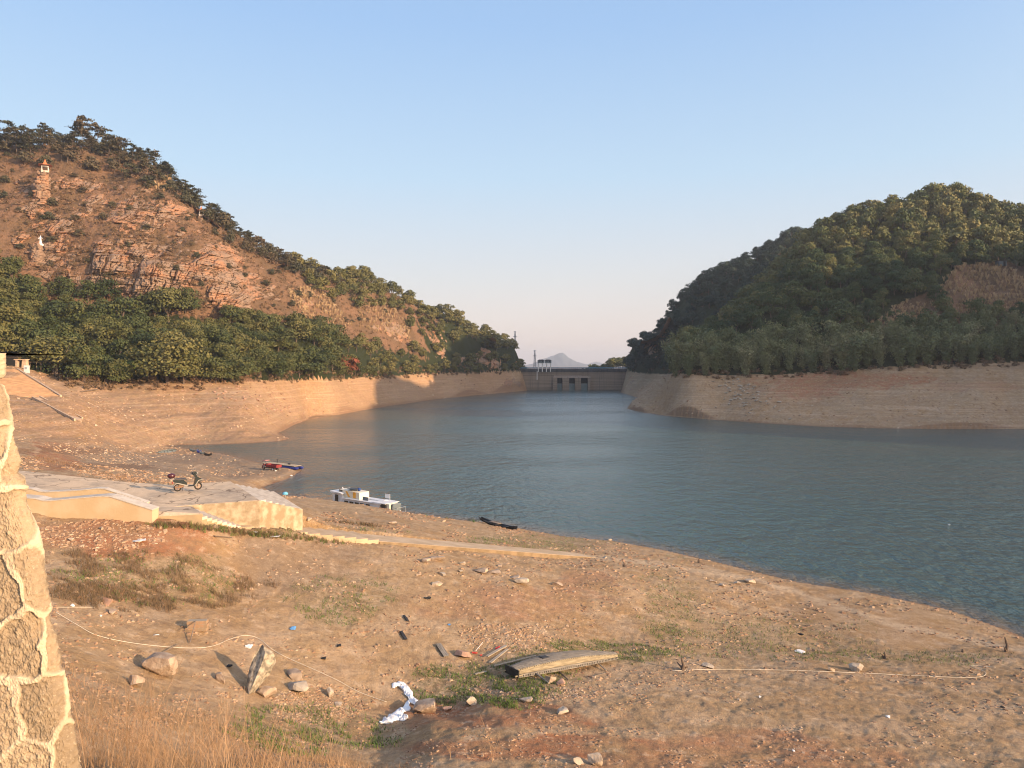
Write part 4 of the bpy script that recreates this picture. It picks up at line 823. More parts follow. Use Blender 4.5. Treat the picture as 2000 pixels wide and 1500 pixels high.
# small stones and clods past counting, larger ones where the photo has rubble
def pebbles(name, label, spots, sizes, mt, seed):
    R = np.random.default_rng(seed); n = len(spots); t = np.array([[1, 0, 0], [-.5, .87, 0], [-.5, -.87, 0], [.2, .1, 1]], float)
    cube = np.array([[-1, -.8, -.6], [.9, -1, -.6], [1, .8, -.6], [-.9, 1, -.6], [-.6, -.5, .6], [.55, -.7, .45], [.7, .45, .65], [-.5, .6, .5]]); fc = np.array([[0, 1, 5, 4], [1, 2, 6, 5], [2, 3, 7, 6], [3, 0, 4, 7], [4, 5, 6, 7]])
    a = R.uniform(0, 6.28, n); c, s = np.cos(a), np.sin(a); V = cube[None]*R.uniform(.55, 1.2, (n, 8, 3)); V = V*np.stack([np.ones(n), R.uniform(.5, 1, n), R.uniform(.4, .85, n)], 1)[:, None]
    V = np.stack([V[..., 0]*c[:, None]-V[..., 1]*s[:, None], V[..., 0]*s[:, None]+V[..., 1]*c[:, None], V[..., 2]], -1)*sizes[:, None, None]+spots[:, None, :]
    Fq = (fc[None]+(np.arange(n)*8)[:, None, None]).reshape(-1, 4)
    return tag(mesh_obj(name, V.reshape(-1, 3), Fq, mt, attrs=dict(tint=np.repeat(R.uniform(0, 1, n), 8))), label, kind="stuff")
M['pebble'] = leaf_mat("pebbles", [(.16, .09, .05), (.28, .17, .10), (.38, .26, .165), (.56, .45, .33)])
def ground_spots(n, r0, r1, a0, a1, test, seed, pw=1.0):
    R = np.random.default_rng(seed); t = np.radians(R.uniform(a0, a1, n)); r = np.exp(R.uniform(np.log(r0), np.log(r1), n)) if pw == 0 else np.sqrt(R.uniform(r0*r0, r1*r1, n))
    x, y = r*np.sin(t), r*np.cos(t); z = zat(x, y); px, py = x/y*F+CX, YH-(z-H)/y*F
    k = (z > .04) & ((z+.1-H)/y > runat(x, y)-.002) & (py < 1520); k &= test(px, py, x, y, z)
    return np.stack([x, y, z], 1)[k], px[k], py[k], r[k]
notveg = lambda px, py: np.where(px < 1040, py > np.interp(px, *VEG)-2, py > np.interp(px, *VEGR)-2)
ondeck = lambda x, y: ~(inpoly(x, y, deck_poly) | inpoly(x, y, path_poly) | inpoly(x, y, [S1[0], S1[1], S1[3], S1[2]]) | inpoly(x, y, [S2[0], S2[1], S2[3], S2[2]]))
def dens(px, py, x, y, z): return notveg(px, py) & ondeck(x, y) & (vnoise(px/55, py/22, 61)+.6*vnoise(x/1.7, y/1.7, 62) > .80)
P, px_, py_, r_ = ground_spots(60000, 21, 110, -36, 36, dens, 71, 0)
pebbles("gravel", "small stones and clods strewn over the near slope", P, r_/F*np.random.default_rng(1).uniform(.3, 1.0, len(P))**4*5.0+.010, M['pebble'], 72)
P, px_, py_, r_ = ground_spots(9000, 150, 500, -36, 36, lambda px, py, x, y, z: notveg(px, py) & (vnoise(px/40, py/14, 63) > .45), 79, 0)
pebbles("rubble", "broken rock lying thickly over the far banks", P[:5200], r_[:5200]/F*np.random.default_rng(4).uniform(.6, 2.3, len(P[:5200])), M['pebble'], 80)
P, px_, py_, r_ = ground_spots(40000, 125, 470, -36, 36, dens, 73, 0)
pebbles("rubble", "loose stones littering the far banks", P, r_/F*np.random.default_rng(2).uniform(.3, 1.0, len(P))**3*2.6+.08, M['pebble'], 74)
P, px_, py_, r_ = ground_spots(60000, 24, 48, -36, 36, lambda px, py, x, y, z: (((px-985)/90)**2+((py-1245)/30)**2 < 1) | (((px-620)/90)**2+((py-1375)/40)**2 < 1) | (((px-200)/130)**2+((py-1045)/28)**2 < 1) | (((px-1040)/160)**2+((py-1355)/14)**2 < 1), 75, 0)
pebbles("gravel", "rubble and broken stone around the green hollow and below the parapet", P[:2600], r_[:2600]/F*np.random.default_rng(3).uniform(1, 4.2, len(P[:2600])), M['pebble'], 76)

# ------------------------------------------------------------------ concrete landing, steps, ramp, parapets
g = NG("old_concrete", .92, .12)
cn1, cn2, cn3 = g.noise(.35, 6, .65), g.noise(2.5, 7, .7), g.noise(14, 4, .6); vo = g.n("ShaderNodeTexVoronoi"); vo.feature = 'DISTANCE_TO_EDGE'; vo.inputs["Scale"].default_value = .42
wv = g.n("ShaderNodeVectorMath"); wv.operation = 'ADD'; nv_ = g.n("ShaderNodeTexNoise"); nv_.inputs["Scale"].default_value = 1.2; g.l(g.geo.outputs["Position"], nv_.inputs["Vector"]); g.l(g.geo.outputs["Position"], wv.inputs[0]); g.l(nv_.outputs["Color"], wv.inputs[1]); g.l(wv.outputs[0], vo.inputs["Vector"])
cc = g.mix(g.rng(cn1, .42, .60), (.54, .41, .28), (.36, .285, .21)); cc = g.mix(g.rng(cn2, .52, .66, 0, .6), cc, (.62, .50, .36)); cc = g.mix(g.rng(cn3, .58, .7, 0, .4), cc, (.22, .17, .12)); cc = g.mix(g.rng(vo.outputs["Distance"], .022, .004, 0, .8), cc, (.14, .10, .07))
g.bump(cn2, .4, .04); M['conc'] = g.out(cc)
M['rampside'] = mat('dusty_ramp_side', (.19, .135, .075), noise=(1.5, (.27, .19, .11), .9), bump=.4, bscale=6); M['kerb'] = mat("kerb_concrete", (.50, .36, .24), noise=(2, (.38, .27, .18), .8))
M['rampconc'] = mat('dusty_concrete', (.40, .29, .18), noise=(.8, (.50, .38, .25), .9), bump=.4, bscale=7)
M['conc_pale'] = mat("pale_steps", (.62, .52, .40), noise=(1.2, (.46, .37, .27), .8), bump=.3, bscale=10)
M['ochre'] = mat("ochre_render", (.38, .28, .16), noise=(1.6, (.32, .235, .14), .9), bump=.3, bscale=6)
M['ochre_dirty'] = mat("stained_ochre_wall", (.28, .21, .125), noise=(2.2, (.45, .365, .25), .95), bump=.4, bscale=6)
M['cream'] = mat("cream_render", (.48, .35, .20), noise=(.9, (.55, .42, .27), .8), bump=.15, bscale=8)
M['capstone'] = mat("parapet_cap", (.50, .45, .38), noise=(3, (.40, .34, .28), .7))
land = empty("concrete_landing", (*DK['e'], 9.9)); tag(land, "wide concrete landing with yellow-washed side wall where the scooter is parked", "landing"); inv = (-DK['e'][0], -DK['e'][1], -9.9)
def L3(p, z): return (p[0]+inv[0], p[1]+inv[1], z+inv[2])
zs = dict(a=11.3, b=10.8, c=10.35, d=10.25, e=10.2, f=10.0, g=9.95, h=9.9, lf=9.9, ln=9.9, wl=9.9)
A1 = px2(80, 985, 10.6); A2_ = px2(-120, 960, 11.2)
top = [L3(DK[k], zs[k]) for k in 'abcdefgh']+[L3(DK['lf'], 9.9), L3(DK['ln'], 9.9), L3(DK['wl'], 9.9), L3(A1, 10.6), L3(A2_, 11.2)]
mb = MB(); top = top[::-1]; n = len(top)
mb.add(top+[(x, y, -2.2) for x, y, z in top], [tuple(range(n))]+[((i+1) % n, i, n+i, n+(i+1) % n) for i in range(n)]); deck = mb.build("deck", M['conc'], land)
# yellow side wall and its continuation under the wide flight
wallp = [DK['h'], DK['g'], DK['f'], S2[3]]
def strip(mb, pts, zt, zb, th_, dirn, lip=.0):
    for i in range(len(pts)-1):
        a, b = pts[i], pts[i+1]; q = [(a[0], a[1]), (b[0], b[1]), (b[0]+dirn[0]*th_, b[1]+dirn[1]*th_), (a[0]+dirn[0]*th_, a[1]+dirn[1]*th_)]
        q = [(x+inv[0], y+inv[1]) for x, y in q]; mb.prism(q, zb+inv[2], [zt[i]+inv[2], zt[i+1]+inv[2], zt[i+1]+inv[2], zt[i]+inv[2]])
mb = MB(); strip(mb, [(p[0]+.02, p[1]-.06) for p in wallp], [9.87, 9.92, 9.97, 8.98], 7.4, .10, (.1, 1)); 
mb.build("side_wall", M['ochre_dirty'], land)
def flight(name, S, z0, z1, n, m, parent, under=None):
    mb = MB(); tf, tn, bf, bn = S
    for k in range(n):
        t0, t1 = k/n, (k+1)/n; z = z0+(z1-z0)*(k+1)/n
        q = [tn, bn, bf, tf]; lerp = lambda a, b, t: (a[0]+(b[0]-a[0])*t+inv[0], a[1]+(b[1]-a[1])*t+inv[1])
        mb.prism([lerp(tn, bn, t0), lerp(tn, bn, t1+(.0)), lerp(tf, bf, t1), lerp(tf, bf, t0)], z-(.16 if under else 1.6)+inv[2], z+inv[2])
        if under: mb.prism([lerp(tn, bn, t0+.002), lerp(tn, bn, t1-.002), lerp(tf, bf, t1-.002), lerp(tf, bf, t0+.002)], z-2+inv[2], z-.163+inv[2], m=1)
    return mb.build(name, [m, under] if under else m, parent)
flight("wide_steps", S2, 10.13, 9.0, 7, M['conc_pale'], land)
nar = flight("narrow_steps", S1, 9.85, 8.7, 8, M['conc_pale'], land, M['ochre'])
mb = MB(); strip(mb, [(DK['wl'][0], DK['wl'][1]-.05), (DK['ln'][0], DK['ln'][1]-.05)], [9.86, 9.86], 7.6, .12, (0, 1)); mb.build("lower_wall", M['ochre'], land)
# lower path: slab steps, then the plain ramp down to the water
ramp = empty("concrete_ramp", (*PN[0][0], 8.6)); tag(ramp, "long concrete path of broad steps running into a plain boat ramp towards the water", "ramp")
inv = (-PN[0][0][0], -PN[0][0][1], -8.6); mb = MB(); nst = 11
for k in range(nst):
    t0, t1 = k/nst, (k+1)/nst; a, b = PN[0], PN[1]; P = lambda t, w: (a[0][0]+(b[0][0]-a[0][0])*t+pn.x*w+inv[0], a[0][1]+(b[0][1]-a[0][1])*t+pn.y*w+inv[1]); z0 = a[1]+(b[1]-a[1])*t0; z1 = a[1]+(b[1]-a[1])*t1
    zz = [z0-.02, z1+.11, z1+.11, z0-.02]; mb.prism([P(t0, 0), P(t1, 0), P(t1, 2.4+1.0*t1), P(t0, 2.4+1.0*t0)], [z-.5+inv[2] for z in zz], [z+inv[2] for z in zz])
mb.build("path_steps", M['rampconc'], ramp)
nm = 14; mb = MB(); R4 = random.Random(4)
V = []; ztop = []
for k in range(nm+1):
    t = k/nm; x = PN[1][0][0]+(PN[2][0][0]-PN[1][0][0])*t; y = PN[1][0][1]+(PN[2][0][1]-PN[1][0][1])*t; z = PN[1][1]+(PN[2][1]-PN[1][1])*t; w = 3.4-1.0*t
    w += R4.uniform(-.12, .12); V.append(((x+inv[0], y+inv[1]), (x+pn.x*w+inv[0], y+pn.y*w+inv[1]), z+inv[2]))
for k in range(nm):
    (a, b, z), (c, d, z2) = V[k], V[k+1]; mb.prism([a, c, d, b], [z-.55, z2-.55, z2-.55, z-.55], [z, z2, z2, z])
mb.build("ramp_slab", M['rampconc'], ramp)
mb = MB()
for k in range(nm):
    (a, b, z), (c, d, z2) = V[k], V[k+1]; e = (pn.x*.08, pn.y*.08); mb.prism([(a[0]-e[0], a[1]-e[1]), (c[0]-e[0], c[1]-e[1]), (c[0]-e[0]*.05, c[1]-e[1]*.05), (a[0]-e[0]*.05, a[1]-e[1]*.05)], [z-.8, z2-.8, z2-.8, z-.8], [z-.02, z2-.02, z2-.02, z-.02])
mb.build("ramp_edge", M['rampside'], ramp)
# two parallel cream parapets
def parapet(name, label, prof, Y, thick, zb):
    o = empty(name, ((prof[0][0]-CX)/F*Y, Y, zb)); X = [(p[0]-CX)/F*Y for p in prof]; Z = [H-(p[1]-YH)/F*Y for p in prof]; x0 = X[0]
    mb = MB(); c = MB()
    for i in range(len(X)-1):
        a, b = X[i]-x0, X[i+1]-x0; mb.prism([(a, 0), (b, 0), (b, thick), (a, thick)], 0-.6, [Z[i]-zb-.05, Z[i+1]-zb-.05, Z[i+1]-zb-.05, Z[i]-zb-.05])
        c.prism([(a-(.02 if i == 0 else 0), -.03), (b+(.03 if i == len(X)-2 else 0), -.03), (b+(.03 if i == len(X)-2 else 0), thick+.03), (a-(.02 if i == 0 else 0), thick+.03)], [Z[i]-zb-.049, Z[i+1]-zb-.049, Z[i+1]-zb-.049, Z[i]-zb-.049], [Z[i]-zb, Z[i+1]-zb, Z[i+1]-zb, Z[i]-zb])
    mb.build("wall_body", M['cream'], o); c.build("coping", M['capstone'], o); return tag(o, label, "parapet wall")
parapet("parapet_wall", "front cream rendered parapet wall above the red soil, nearest the camera", [(-60, 962), (70, 973), (85, 977), (100, 977), (150, 972), (200, 968), (215, 969), (297, 995)], 40.4, .75, 9.4)
parapet("parapet_wall", "back cream parapet wall rising behind the front one beside the landing", [(-60, 940), (62, 954), (78, 959), (90, 960), (150, 957), (190, 953), (205, 954), (286, 981)], 41.7, .35, 9.4)
# far stairs up the left bank with kerbs, kiosk, sign and slab
def bar_between(mb, p, q, w, h, lift=0.0):
    p, q = Vector(p), Vector(q); d = (q-p); n = Vector((-d.y, d.x, 0)).normalized()*w/2
    mb.add([p-n+Vector((0, 0, lift-h)), p+n+Vector((0, 0, lift-h)), q+n+Vector((0, 0, lift-h)), q-n+Vector((0, 0, lift-h)), p-n+Vector((0, 0, lift)), p+n+Vector((0, 0, lift)), q+n+Vector((0, 0, lift)), q-n+Vector((0, 0, lift))],
           [(0, 1, 2, 3), (7, 6, 5, 4), (0, 4, 5, 1), (1, 5, 6, 2), (2, 6, 7, 3), (3, 7, 4, 0)])

M['stair'] = mat("earthy_stairs", (.42, .26, .15), noise=(.8, (.30, .19, .11), .9), bump=.3, bscale=3)
a = hit(34, 722); b = hit(119, 775)
mb = MB(); bar_between(mb, a, b, .45, .9, .35); tag(mb.build("kerb", M['kerb']), "long straight stair kerb running down the far left bank from the small shelter", "kerb")
sa = hit(18, 722); sb = hit(30, 775); mb = MB(); nS = 26
for k in range(nS):
    t = k/nS; L_ = Vector((sa.x-6, sa.y, 0)).lerp(Vector((sb.x-4, sb.y, 0)), t); R_ = Vector((a.x-.3, a.y, 0)).lerp(Vector((b.x-.5, b.y, 0)), t); L2 = Vector((sa.x-6, sa.y, 0)).lerp(Vector((sb.x-4, sb.y, 0)), t+1/nS); R2 = Vector((a.x-.3, a.y, 0)).lerp(Vector((b.x-.5, b.y, 0)), t+1/nS)
    z = a.z+(b.z-a.z)*t+.12; mb.prism([(L2.x, L2.y), (R2.x, R2.y), (R_.x, R_.y), (L_.x, L_.y)], z-1.2, z)
tag(mb.build("stairs", M['stair']), "broad earth-covered stone stairs climbing the far left bank", "stairs")
c1, c2, c3, c4 = hit(63, 780), hit(146, 824), hit(78, 779), hit(161, 821)
ch = empty("concrete_chute", c1); tag(ch, "narrow concrete chute with raised kerbs lying on the far orange bank", "chute"); mb = MB(); Z3 = Vector((0, 0, 0))
mb.prism([tuple((v-c1)[:2]) for v in (c1, c2, c4, c3)], [v.z-c1.z-.8 for v in (c1, c2, c4, c3)], [v.z-c1.z+.32 for v in (c1, c2, c4, c3)]); mb.build("slab", M['kerb'], ch)
for p_, q_ in ((c1, c2), (c3, c4)): mb = MB(); bar_between(mb, p_-c1, q_-c1, .28, .5, .62); mb.build("kerb", M['kerb'], ch)
M['white'] = mat("white_paint", (.74, .73, .70), rough=.6, noise=(4, (.6, .57, .52), .5)); M['dark'] = mat("gap_shade", (.02, .02, .02)); M['black'] = mat("black_plastic", (.018, .018, .02), rough=.35, spec=.5)  # the near-black one fills openings in place of their inner shade
p = hit(52, 729); o = empty("notice_board", (p.x, p.y, p.z), -.1); tag(o, "small white notice board at the head of the far left stairs", "sign")
mb = MB(); mb.box((0, 0, .95), (1.35, .18, 1.9)); mb.build("board", M['white'], o); mb = MB(); mb.box((-.15, -.10, 1.25), (.6, .04, .5)); mb.build("notice_panel", mat("grey_panel", (.3, .33, .36)), o)
p = hit(37, 719); o = empty("gate_kiosk", (p.x, p.y+1, p.z)); tag(o, "cream gateway block with dark doorway under the trees at far left", "kiosk")
mb = MB(); mb.box((-.9, 0, 1.0), (.5, 1.2, 2.0)); mb.box((.9, 0, 1.0), (1.1, 1.2, 2.0), taper=.85); mb.box((0, 0, 2.12), (3, 1.5, .22)); mb.build("wall", M['kerb'], o); mb = MB(); mb.box((-.12, .45, .9), (1.0, .1, 1.8)); mb.build("doorway", M['dark'], o)
p = hit(20, 716); o = empty("dark_shed", (p.x-.5, p.y+2, p.z)); tag(o, "dark open-fronted shed in the trees beside the masonry pier", "shed"); mb = MB(); mb.box((0, 0, 1.2), (2.8, 2, 2.4), bev=.03); mb.build("wall", M['dark'], o); mb = MB(); mb.box((0, -.2, 2.5), (3.3, 2.6, .16)); mb.build("roof", M['bark'], o)
p = hit(60, 722); o = empty("timber_frame", (p.x, p.y+1, p.z)); tag(o, "low brown timber rail on posts behind the white notice board", "rail"); mb = MB(); mb.box((.6, 0, 2.0), (3.4, .15, .2)); mb.build("rail", M['bark'], o)
for x in (-.8, .9, 2.1): mb = MB(); mb.box((x, 0, .95), (.12, .12, 1.9)); mb.build("post", M['palebark'], o)

# ------------------------------------------------------------------ dam
DX0, DX1, DY = (1018-CX)/F*533, (1226-CX)/F*533, 533.
def dz(py, Y=DY): return H-(py-YH)/F*Y
def dam_mat():
    g = NG("dam_concrete", .9, .1); sep = g.n("ShaderNodeSeparateXYZ"); g.l(g.geo.outputs["Position"], sep.inputs[0]); z = sep.outputs[2]
    w = g.noise(.3, 5, .6, stretch=(.06, 1, 3.5)); v = g.noise(.5, 5, .7, stretch=(2.2, 1, .08)); big = g.noise(.12, 4)
    c = g.mix(g.rng(w, .42, .58), (.20, .155, .115), (.27, .215, .165)); c = g.mix(g.rng(v, .5, .66, 0, .5), c, (.09, .08, .07))
    c = g.mix(g.rng(z, 12.4, 13.0), c, g.mix(g.rng(v, .42, .62), (.10, .10, .10), (.055, .058, .062)))
    c = g.mix(g.rng(z, .2, 1.0, .55, 0), c, (.08, .07, .06))
    return g.out(c)
M['dam'] = dam_mat(); M['rail_blue'] = mat("blue_railing", (.09, .22, .32), rough=.6); M['slate'] = mat("slate_wall", (.12, .145, .155), noise=(.5, (.17, .19, .2), .7)); M['roofdark'] = mat("dark_roof", (.055, .045, .045)); M['steel'] = mat("galvanised_steel", (.36, .37, .38), rough=.5, metal=.3); M['gate'] = mat("gate_steel", (.13, .17, .17), noise=(.6, (.18, .22, .22), .8))
dam = empty("dam", (DX0, DY, 0)); tag(dam, "brown banded concrete dam wall closing the far end of the reservoir", "dam")
W_ = DX1-DX0; zt = dz(720)
mb = MB(); mb.add([(1, 0, -3), (W_-1, 0, -3), (W_+3, 0, zt-1.6), (-2.5, 0, zt-1.6), (1, 9, -3), (W_-1, 9, -3), (W_+3, 6, zt-1.6), (-2.5, 6, zt-1.6)], [(0, 1, 2, 3), (5, 4, 7, 6), (3, 2, 6, 7), (1, 5, 6, 2), (4, 0, 3, 7)]); mb.build("wall", M['dam'], dam)
mb = MB(); mb.box((W_/2, 2.6, zt-.8), (W_+7, 6.6, 1.6)); 
for k in range(26): mb.box((-.5+(W_+1)*k/25, -.95, zt-1.2), (.35, .5, .8))
mb.build("crest", M['dam'], dam)
mb = MB(); mb.box((W_/2, -.55, zt+.95), (W_+7, .12, .14)); mb.box((W_/2, -.55, zt+.5), (W_+7, .06, .5))
for k in range(60): mb.box((-3+(W_+6)*k/59, -.55, zt+.45), (.14, .14, .95))
mb.build("railing", M['rail_blue'], dam)
def dxm(px): return (px-CX)/F*DY-DX0
ix0, ix1 = dxm(1080), dxm(1153); izt, ib = dz(733), dz(738)
mb = MB(); bays = [(1088, 1098), (1111, 1122.5), (1134, 1147.5)]; xs_ = [ix0]+[dxm(v) for b_ in bays for v in b_]+[ix1]
for i in range(0, 8, 2): mb.box(((xs_[i]+xs_[i+1])/2, -1.6, ib/2-1.5), (xs_[i+1]-xs_[i], 3.2, ib+3))
mb.add([(ix0, -3.21, ib+.01), (ix1, -3.21, ib+.01), (ix1, 0, ib+.01), (ix0, 0, ib+.01), (ix0+.8, -.3, izt), (ix1-.3, -.3, izt), (ix1-.3, 0, izt), (ix0+.8, 0, izt)], [(0, 1, 5, 4), (1, 2, 6, 5), (3, 0, 4, 7), (4, 5, 6, 7), (0, 3, 2, 1)]); mb.build("intake_block", M['dam'], dam)
for b_ in bays:
    mb = MB(); a0, a1 = dxm(b_[0]), dxm(b_[1]); mb.box(((a0+a1)/2, -.3, dz(749)/2-.5), (a1-a0-.1, .3, dz(749)+1)); g_ = mb.build("gate", M['gate'], dam)
    mb = MB(); mb.box(((a0+a1)/2, -.08, (dz(749)+ib)/2), (a1-a0-.1, .1, ib-dz(749)-.1)); mb.build("opening_shade", M['dark'], dam)  # black panel stands for the shade in the open bay
mb = MB(); mb.box((dxm(1138), -.6, (dz(719)+izt)/2), (1.1, 1.1, dz(719)-izt)); mb.build("pier", M['dam'], dam)
mb = MB(); mb.box((dxm(1049), -.25, (dz(721)+dz(742))/2), (.45, .3, dz(721)-dz(742))); mb.build("gauge_board", M['white'], dam)
# hoist house on white legs
hx = (1050-CX)/F*(DY-1.8); hh = empty("hoist_house", (hx, DY-2.2, dz(724))); tag(hh, "pair of small grey gate houses with dark roofs on white legs above the dam", "gate house"); w = (1077-1050)/F*DY; up = dz(710)-dz(724)
for k in range(4): mb = MB(); mb.box((.45+k*(w-1.2)/3, 0, up/2-.4), (.48, .48, up+.8)); mb.build("leg", M['white'], hh); mb = MB(); mb.box((.75+k*(w-1.2)/3, 3.0, up/2), (.4, .4, up)); mb.build("leg", M['white'], hh)
mb = MB(); mb.box((w/2, 1.2, up+.12), (w+.3, 4.2, .25)); mb.build("platform", M['white'], hh)
for s_ in (0, 1):
    cx_ = w*.245+s_*w*.51; mb = MB(); mb.box((cx_, 1.3, up+.25+.95), (w*.47, 3.2, 1.9)); hw = mb.build("wall", M['slate'], hh)
    mb = MB(); mb.box((cx_-.8, -.32, up+1.5), (.5, .06, .8)); mb.box((cx_+.9, -.32, up+1.5), (.5, .06, .8)); mb.build("window", M['dark'], hh)
    mb = MB(); mb.prism([(cx_-w*.245, -.8), (cx_+w*.245, -.8), (cx_+w*.245, 3.4), (cx_-w*.245, 3.4)], up+2.15, up+2.32); mb.box((cx_, 1.3, up+2.55), (w*.44, 3.6, .46), taper=.6); mb.build("roof", M['roofdark'], hh)
# pylons
def pylon(px, pyb, pyt, Y, wpx, arms, label):
    x = (px-CX)/F*Y; z0 = H-(pyb-YH)/F*Y; h = (pyb-pyt)/F*Y; w = wpx/F*Y; o = empty("lattice_pylon", (x, Y, z0)); tag(o, label, "pylon"); mb = MB(); r = .05+.00022*Y
    wt = lambda t: w*(1-.72*t)/2
    C = [(-1, -1), (1, -1), (1, 1), (-1, 1)]; N = 7
    for a, b_ in C: mb.tube([(a*wt(0), b_*wt(0), -1), (a*wt(1), b_*wt(1), h)], r, 4)
    for i in range(N):
        t0, t1 = i/N, (i+1)/N
        for k in range(4):
            a, b_ = C[k], C[(k+1) % 4]; mb.tube([(a[0]*wt(t0), a[1]*wt(t0), h*t0), (b_[0]*wt(t1), b_[1]*wt(t1), h*t1)], r*.7, 3); mb.tube([(b_[0]*wt(t0), b_[1]*wt(t0), h*t0), (a[0]*wt(t1), a[1]*wt(t1), h*t1)], r*.7, 3); mb.tube([(a[0]*wt(t1), a[1]*wt(t1), h*t1), (b_[0]*wt(t1), b_[1]*wt(t1), h*t1)], r*.6, 3)
    mb.build("tower", M['steel'], o)
    for t, L_ in arms: mb = MB(); L_ = L_/F*Y; mb.add([(-L_, -.1, h*t), (0, -wt(t), h*t+.05), (L_, -.1, h*t), (L_, .1, h*t), (0, wt(t), h*t+.05), (-L_, .1, h*t), (0, 0, h*t+.6*r*8)], [(0, 1, 2, 3, 4, 5), (0, 6, 1), (1, 6, 2), (2, 6, 3), (3, 6, 4), (4, 6, 5), (5, 6, 0)]); mb.build("cross_arm", M['steel'], o)
pylon(1006, 674, 648, 590, 5, ((.98, 3.4), (.62, 5)), "pale lattice pylon on the skyline of the left hill near the dam")
pylon(1044.5, 716, 685, 560, 4.5, ((.98, 3.6), (.66, 5)), "grey lattice pylon standing just beyond the left end of the dam")
# promenade, railing and pavilion left of the dam
x0, x1 = (970-CX)/F*520, (1016-CX)/F*520; zz = H-(719-YH)/F*520
o = empty("promenade", (x0, 520, zz)); tag(o, "concrete promenade wall with pale balustrade left of the dam", "promenade")
mb = MB(); mb.prism([(0, 0), (x1-x0, 8), (x1-x0, 14), (-3, 10)], -7.5, 0); mb.build("wall", mat("grey_retaining_wall", (.22, .20, .16), noise=(.4, (.15, .14, .11), .8)), o)
mb = MB(); n_b = 12
for k in range(n_b): t = .38+.6*k/(n_b-1); mb.box(((x1-x0)*t, 8*t-.1, -1.0), (.35, .3, 1.3))
mb.prism([((x1-x0)*.37, 8*.37-.35), (x1-x0, 7.65), (x1-x0, 8.1), ((x1-x0)*.37, 8*.37+.1)], -.35, -.1); mb.prism([((x1-x0)*.37, 8*.37-.35), (x1-x0, 7.65), (x1-x0, 8.1), ((x1-x0)*.37, 8*.37+.1)], -2.0, -1.7); mb.build("balustrade", M['capstone'], o)
for k in range(7): mb = MB(); mb.tube([((x1-x0)*k/7, 8*k/7, 0), ((x1-x0)*k/7, 8*k/7, 2.6)], .09, 5); mb.build("lamp_post", M['steel'], o)
M['tile'] = mat("orange_roof_tiles", (.50, .17, .07), noise=(2, (.42, .12, .05), .8)); M['tile2'] = mat("ochre_roof_tiles", (.42, .22, .09), noise=(1, (.32, .15, .07), .8))
def pavilion(px, pyb, Y, wm, hm, label, roofk=.5, mt=None, sides=4, spire=True):
    x = (px-CX)/F*Y; z = H-(pyb-YH)/F*Y; o = empty("pavilion", (x, Y, z), .5); tag(o, label, "pavilion"); hp = hm*(1-roofk); r = wm*.36
    mb = MB(); mb.prism([(r*1.25*math.cos(math.pi/4+2*math.pi*k/sides), r*1.25*math.sin(math.pi/4+2*math.pi*k/sides)) for k in range(sides)], -.6, .12); mb.build("base", M['capstone'], o)
    for k in range(sides): a = math.pi/4+2*math.pi*k/sides; mb = MB(); mb.tube([(r*math.cos(a), r*math.sin(a), .1), (r*math.cos(a), r*math.sin(a), hp)], .03*wm, 6); mb.build("column", M['white'], o)
    mb = MB(); mb.prism([(r*1.12*math.cos(math.pi/4+2*math.pi*k/sides), r*1.12*math.sin(math.pi/4+2*math.pi*k/sides)) for k in range(sides)], hp-.04*hm, hp); mb.build("beam", M['white'], o)
    mb = MB(); lv = [(1.0, .07), (.62, .10), (.36, .28), (.2, .50), (.09, .78), (.02, 1.0)] if spire else [(1.0, .05), (.6, .25), (.25, .6), (.03, 1.0)]; V = []; Fc = []; m_ = sides*2
    for (q, t) in lv:
        for k in range(m_): a = math.pi/4+math.pi*k/sides; rad = wm*.74*q*(1.0 if k % 2 == 0 else .80); V.append((rad*math.cos(a), rad*math.sin(a), hp+(hm-hp)*t+(.05*hm if (k % 2 == 0 and q == 1.0) else 0)))
    for i in range(len(lv)-1):
        for k in range(m_): j = (k+1) % m_; Fc.append((i*m_+k, i*m_+j, i*m_+m_+j, i*m_+m_+k))
    Fc += [tuple(range(m_-1, -1, -1)), tuple((len(lv)-1)*m_+k for k in range(m_))]; mb.add(V, Fc); mb.build("roof", mt or M['tile'], o)
    return o
pavilion(1004, 718, 527, 7.2, 5.6, "low pavilion with ochre tiled roof on the promenade left of the dam", .4, M['tile2'], 4, False)
# rock needles with pavilion and statue
def needle(px, pyb, pyt, wb, wt_, label, seed, fwd=0.0):
    p = hit(px, pyb); Y = p.y-fwd; s = Y/F; z0 = H-(pyb-YH)*s; h = (pyb-pyt)*s; N, K = 46, 26; V = []; Fc = []
    for i in range(N+1):
        t = i/N; z = z0-3+(h+3)*t; w = (wb+(wt_-wb)*t**.7)*s/2
        for k in range(K):
            a = 2*math.pi*k/K; X = math.cos(a); Yy = math.sin(a); q = max(abs(X), abs(Yy))**.5; st = float(strata(np.array([z*2.2]), np.array([X*w*2+seed]), np.array([Yy*w*2.]), seed)[0])
            rr_ = w/q*(1+.16*st) if i < N else w*.9/q; V.append((p.x+rr_*X-(1-t)*0, Y+rr_*Yy*1.1+(1-t)*-.5, z))
    for i in range(N):
        for k in range(K): j = (k+1) % K; Fc.append((i*K+k, i*K+j, i*K+K+j, i*K+K+k))
    Fc.append(tuple(N*K+k for k in range(K))); o = mesh_obj("rock_pillar", V, Fc, M['rock']); tag(o, label, "rock pillar"); return (px, pyt, Y)
nx_, ny_, nY = needle(88, 388, 334, 34, 16, "layered rock pillar carrying the orange-roofed pavilion high on the left hill", 5, 1.0)
pavilion(88, 334.5, nY, 4.0, 4.6, "small pavilion with pointed orange roof on top of a rock pillar", .6)
needle(79, 505, 476, 26, 12, "narrow pale rock pillar under the white statue", 8, 1.5)
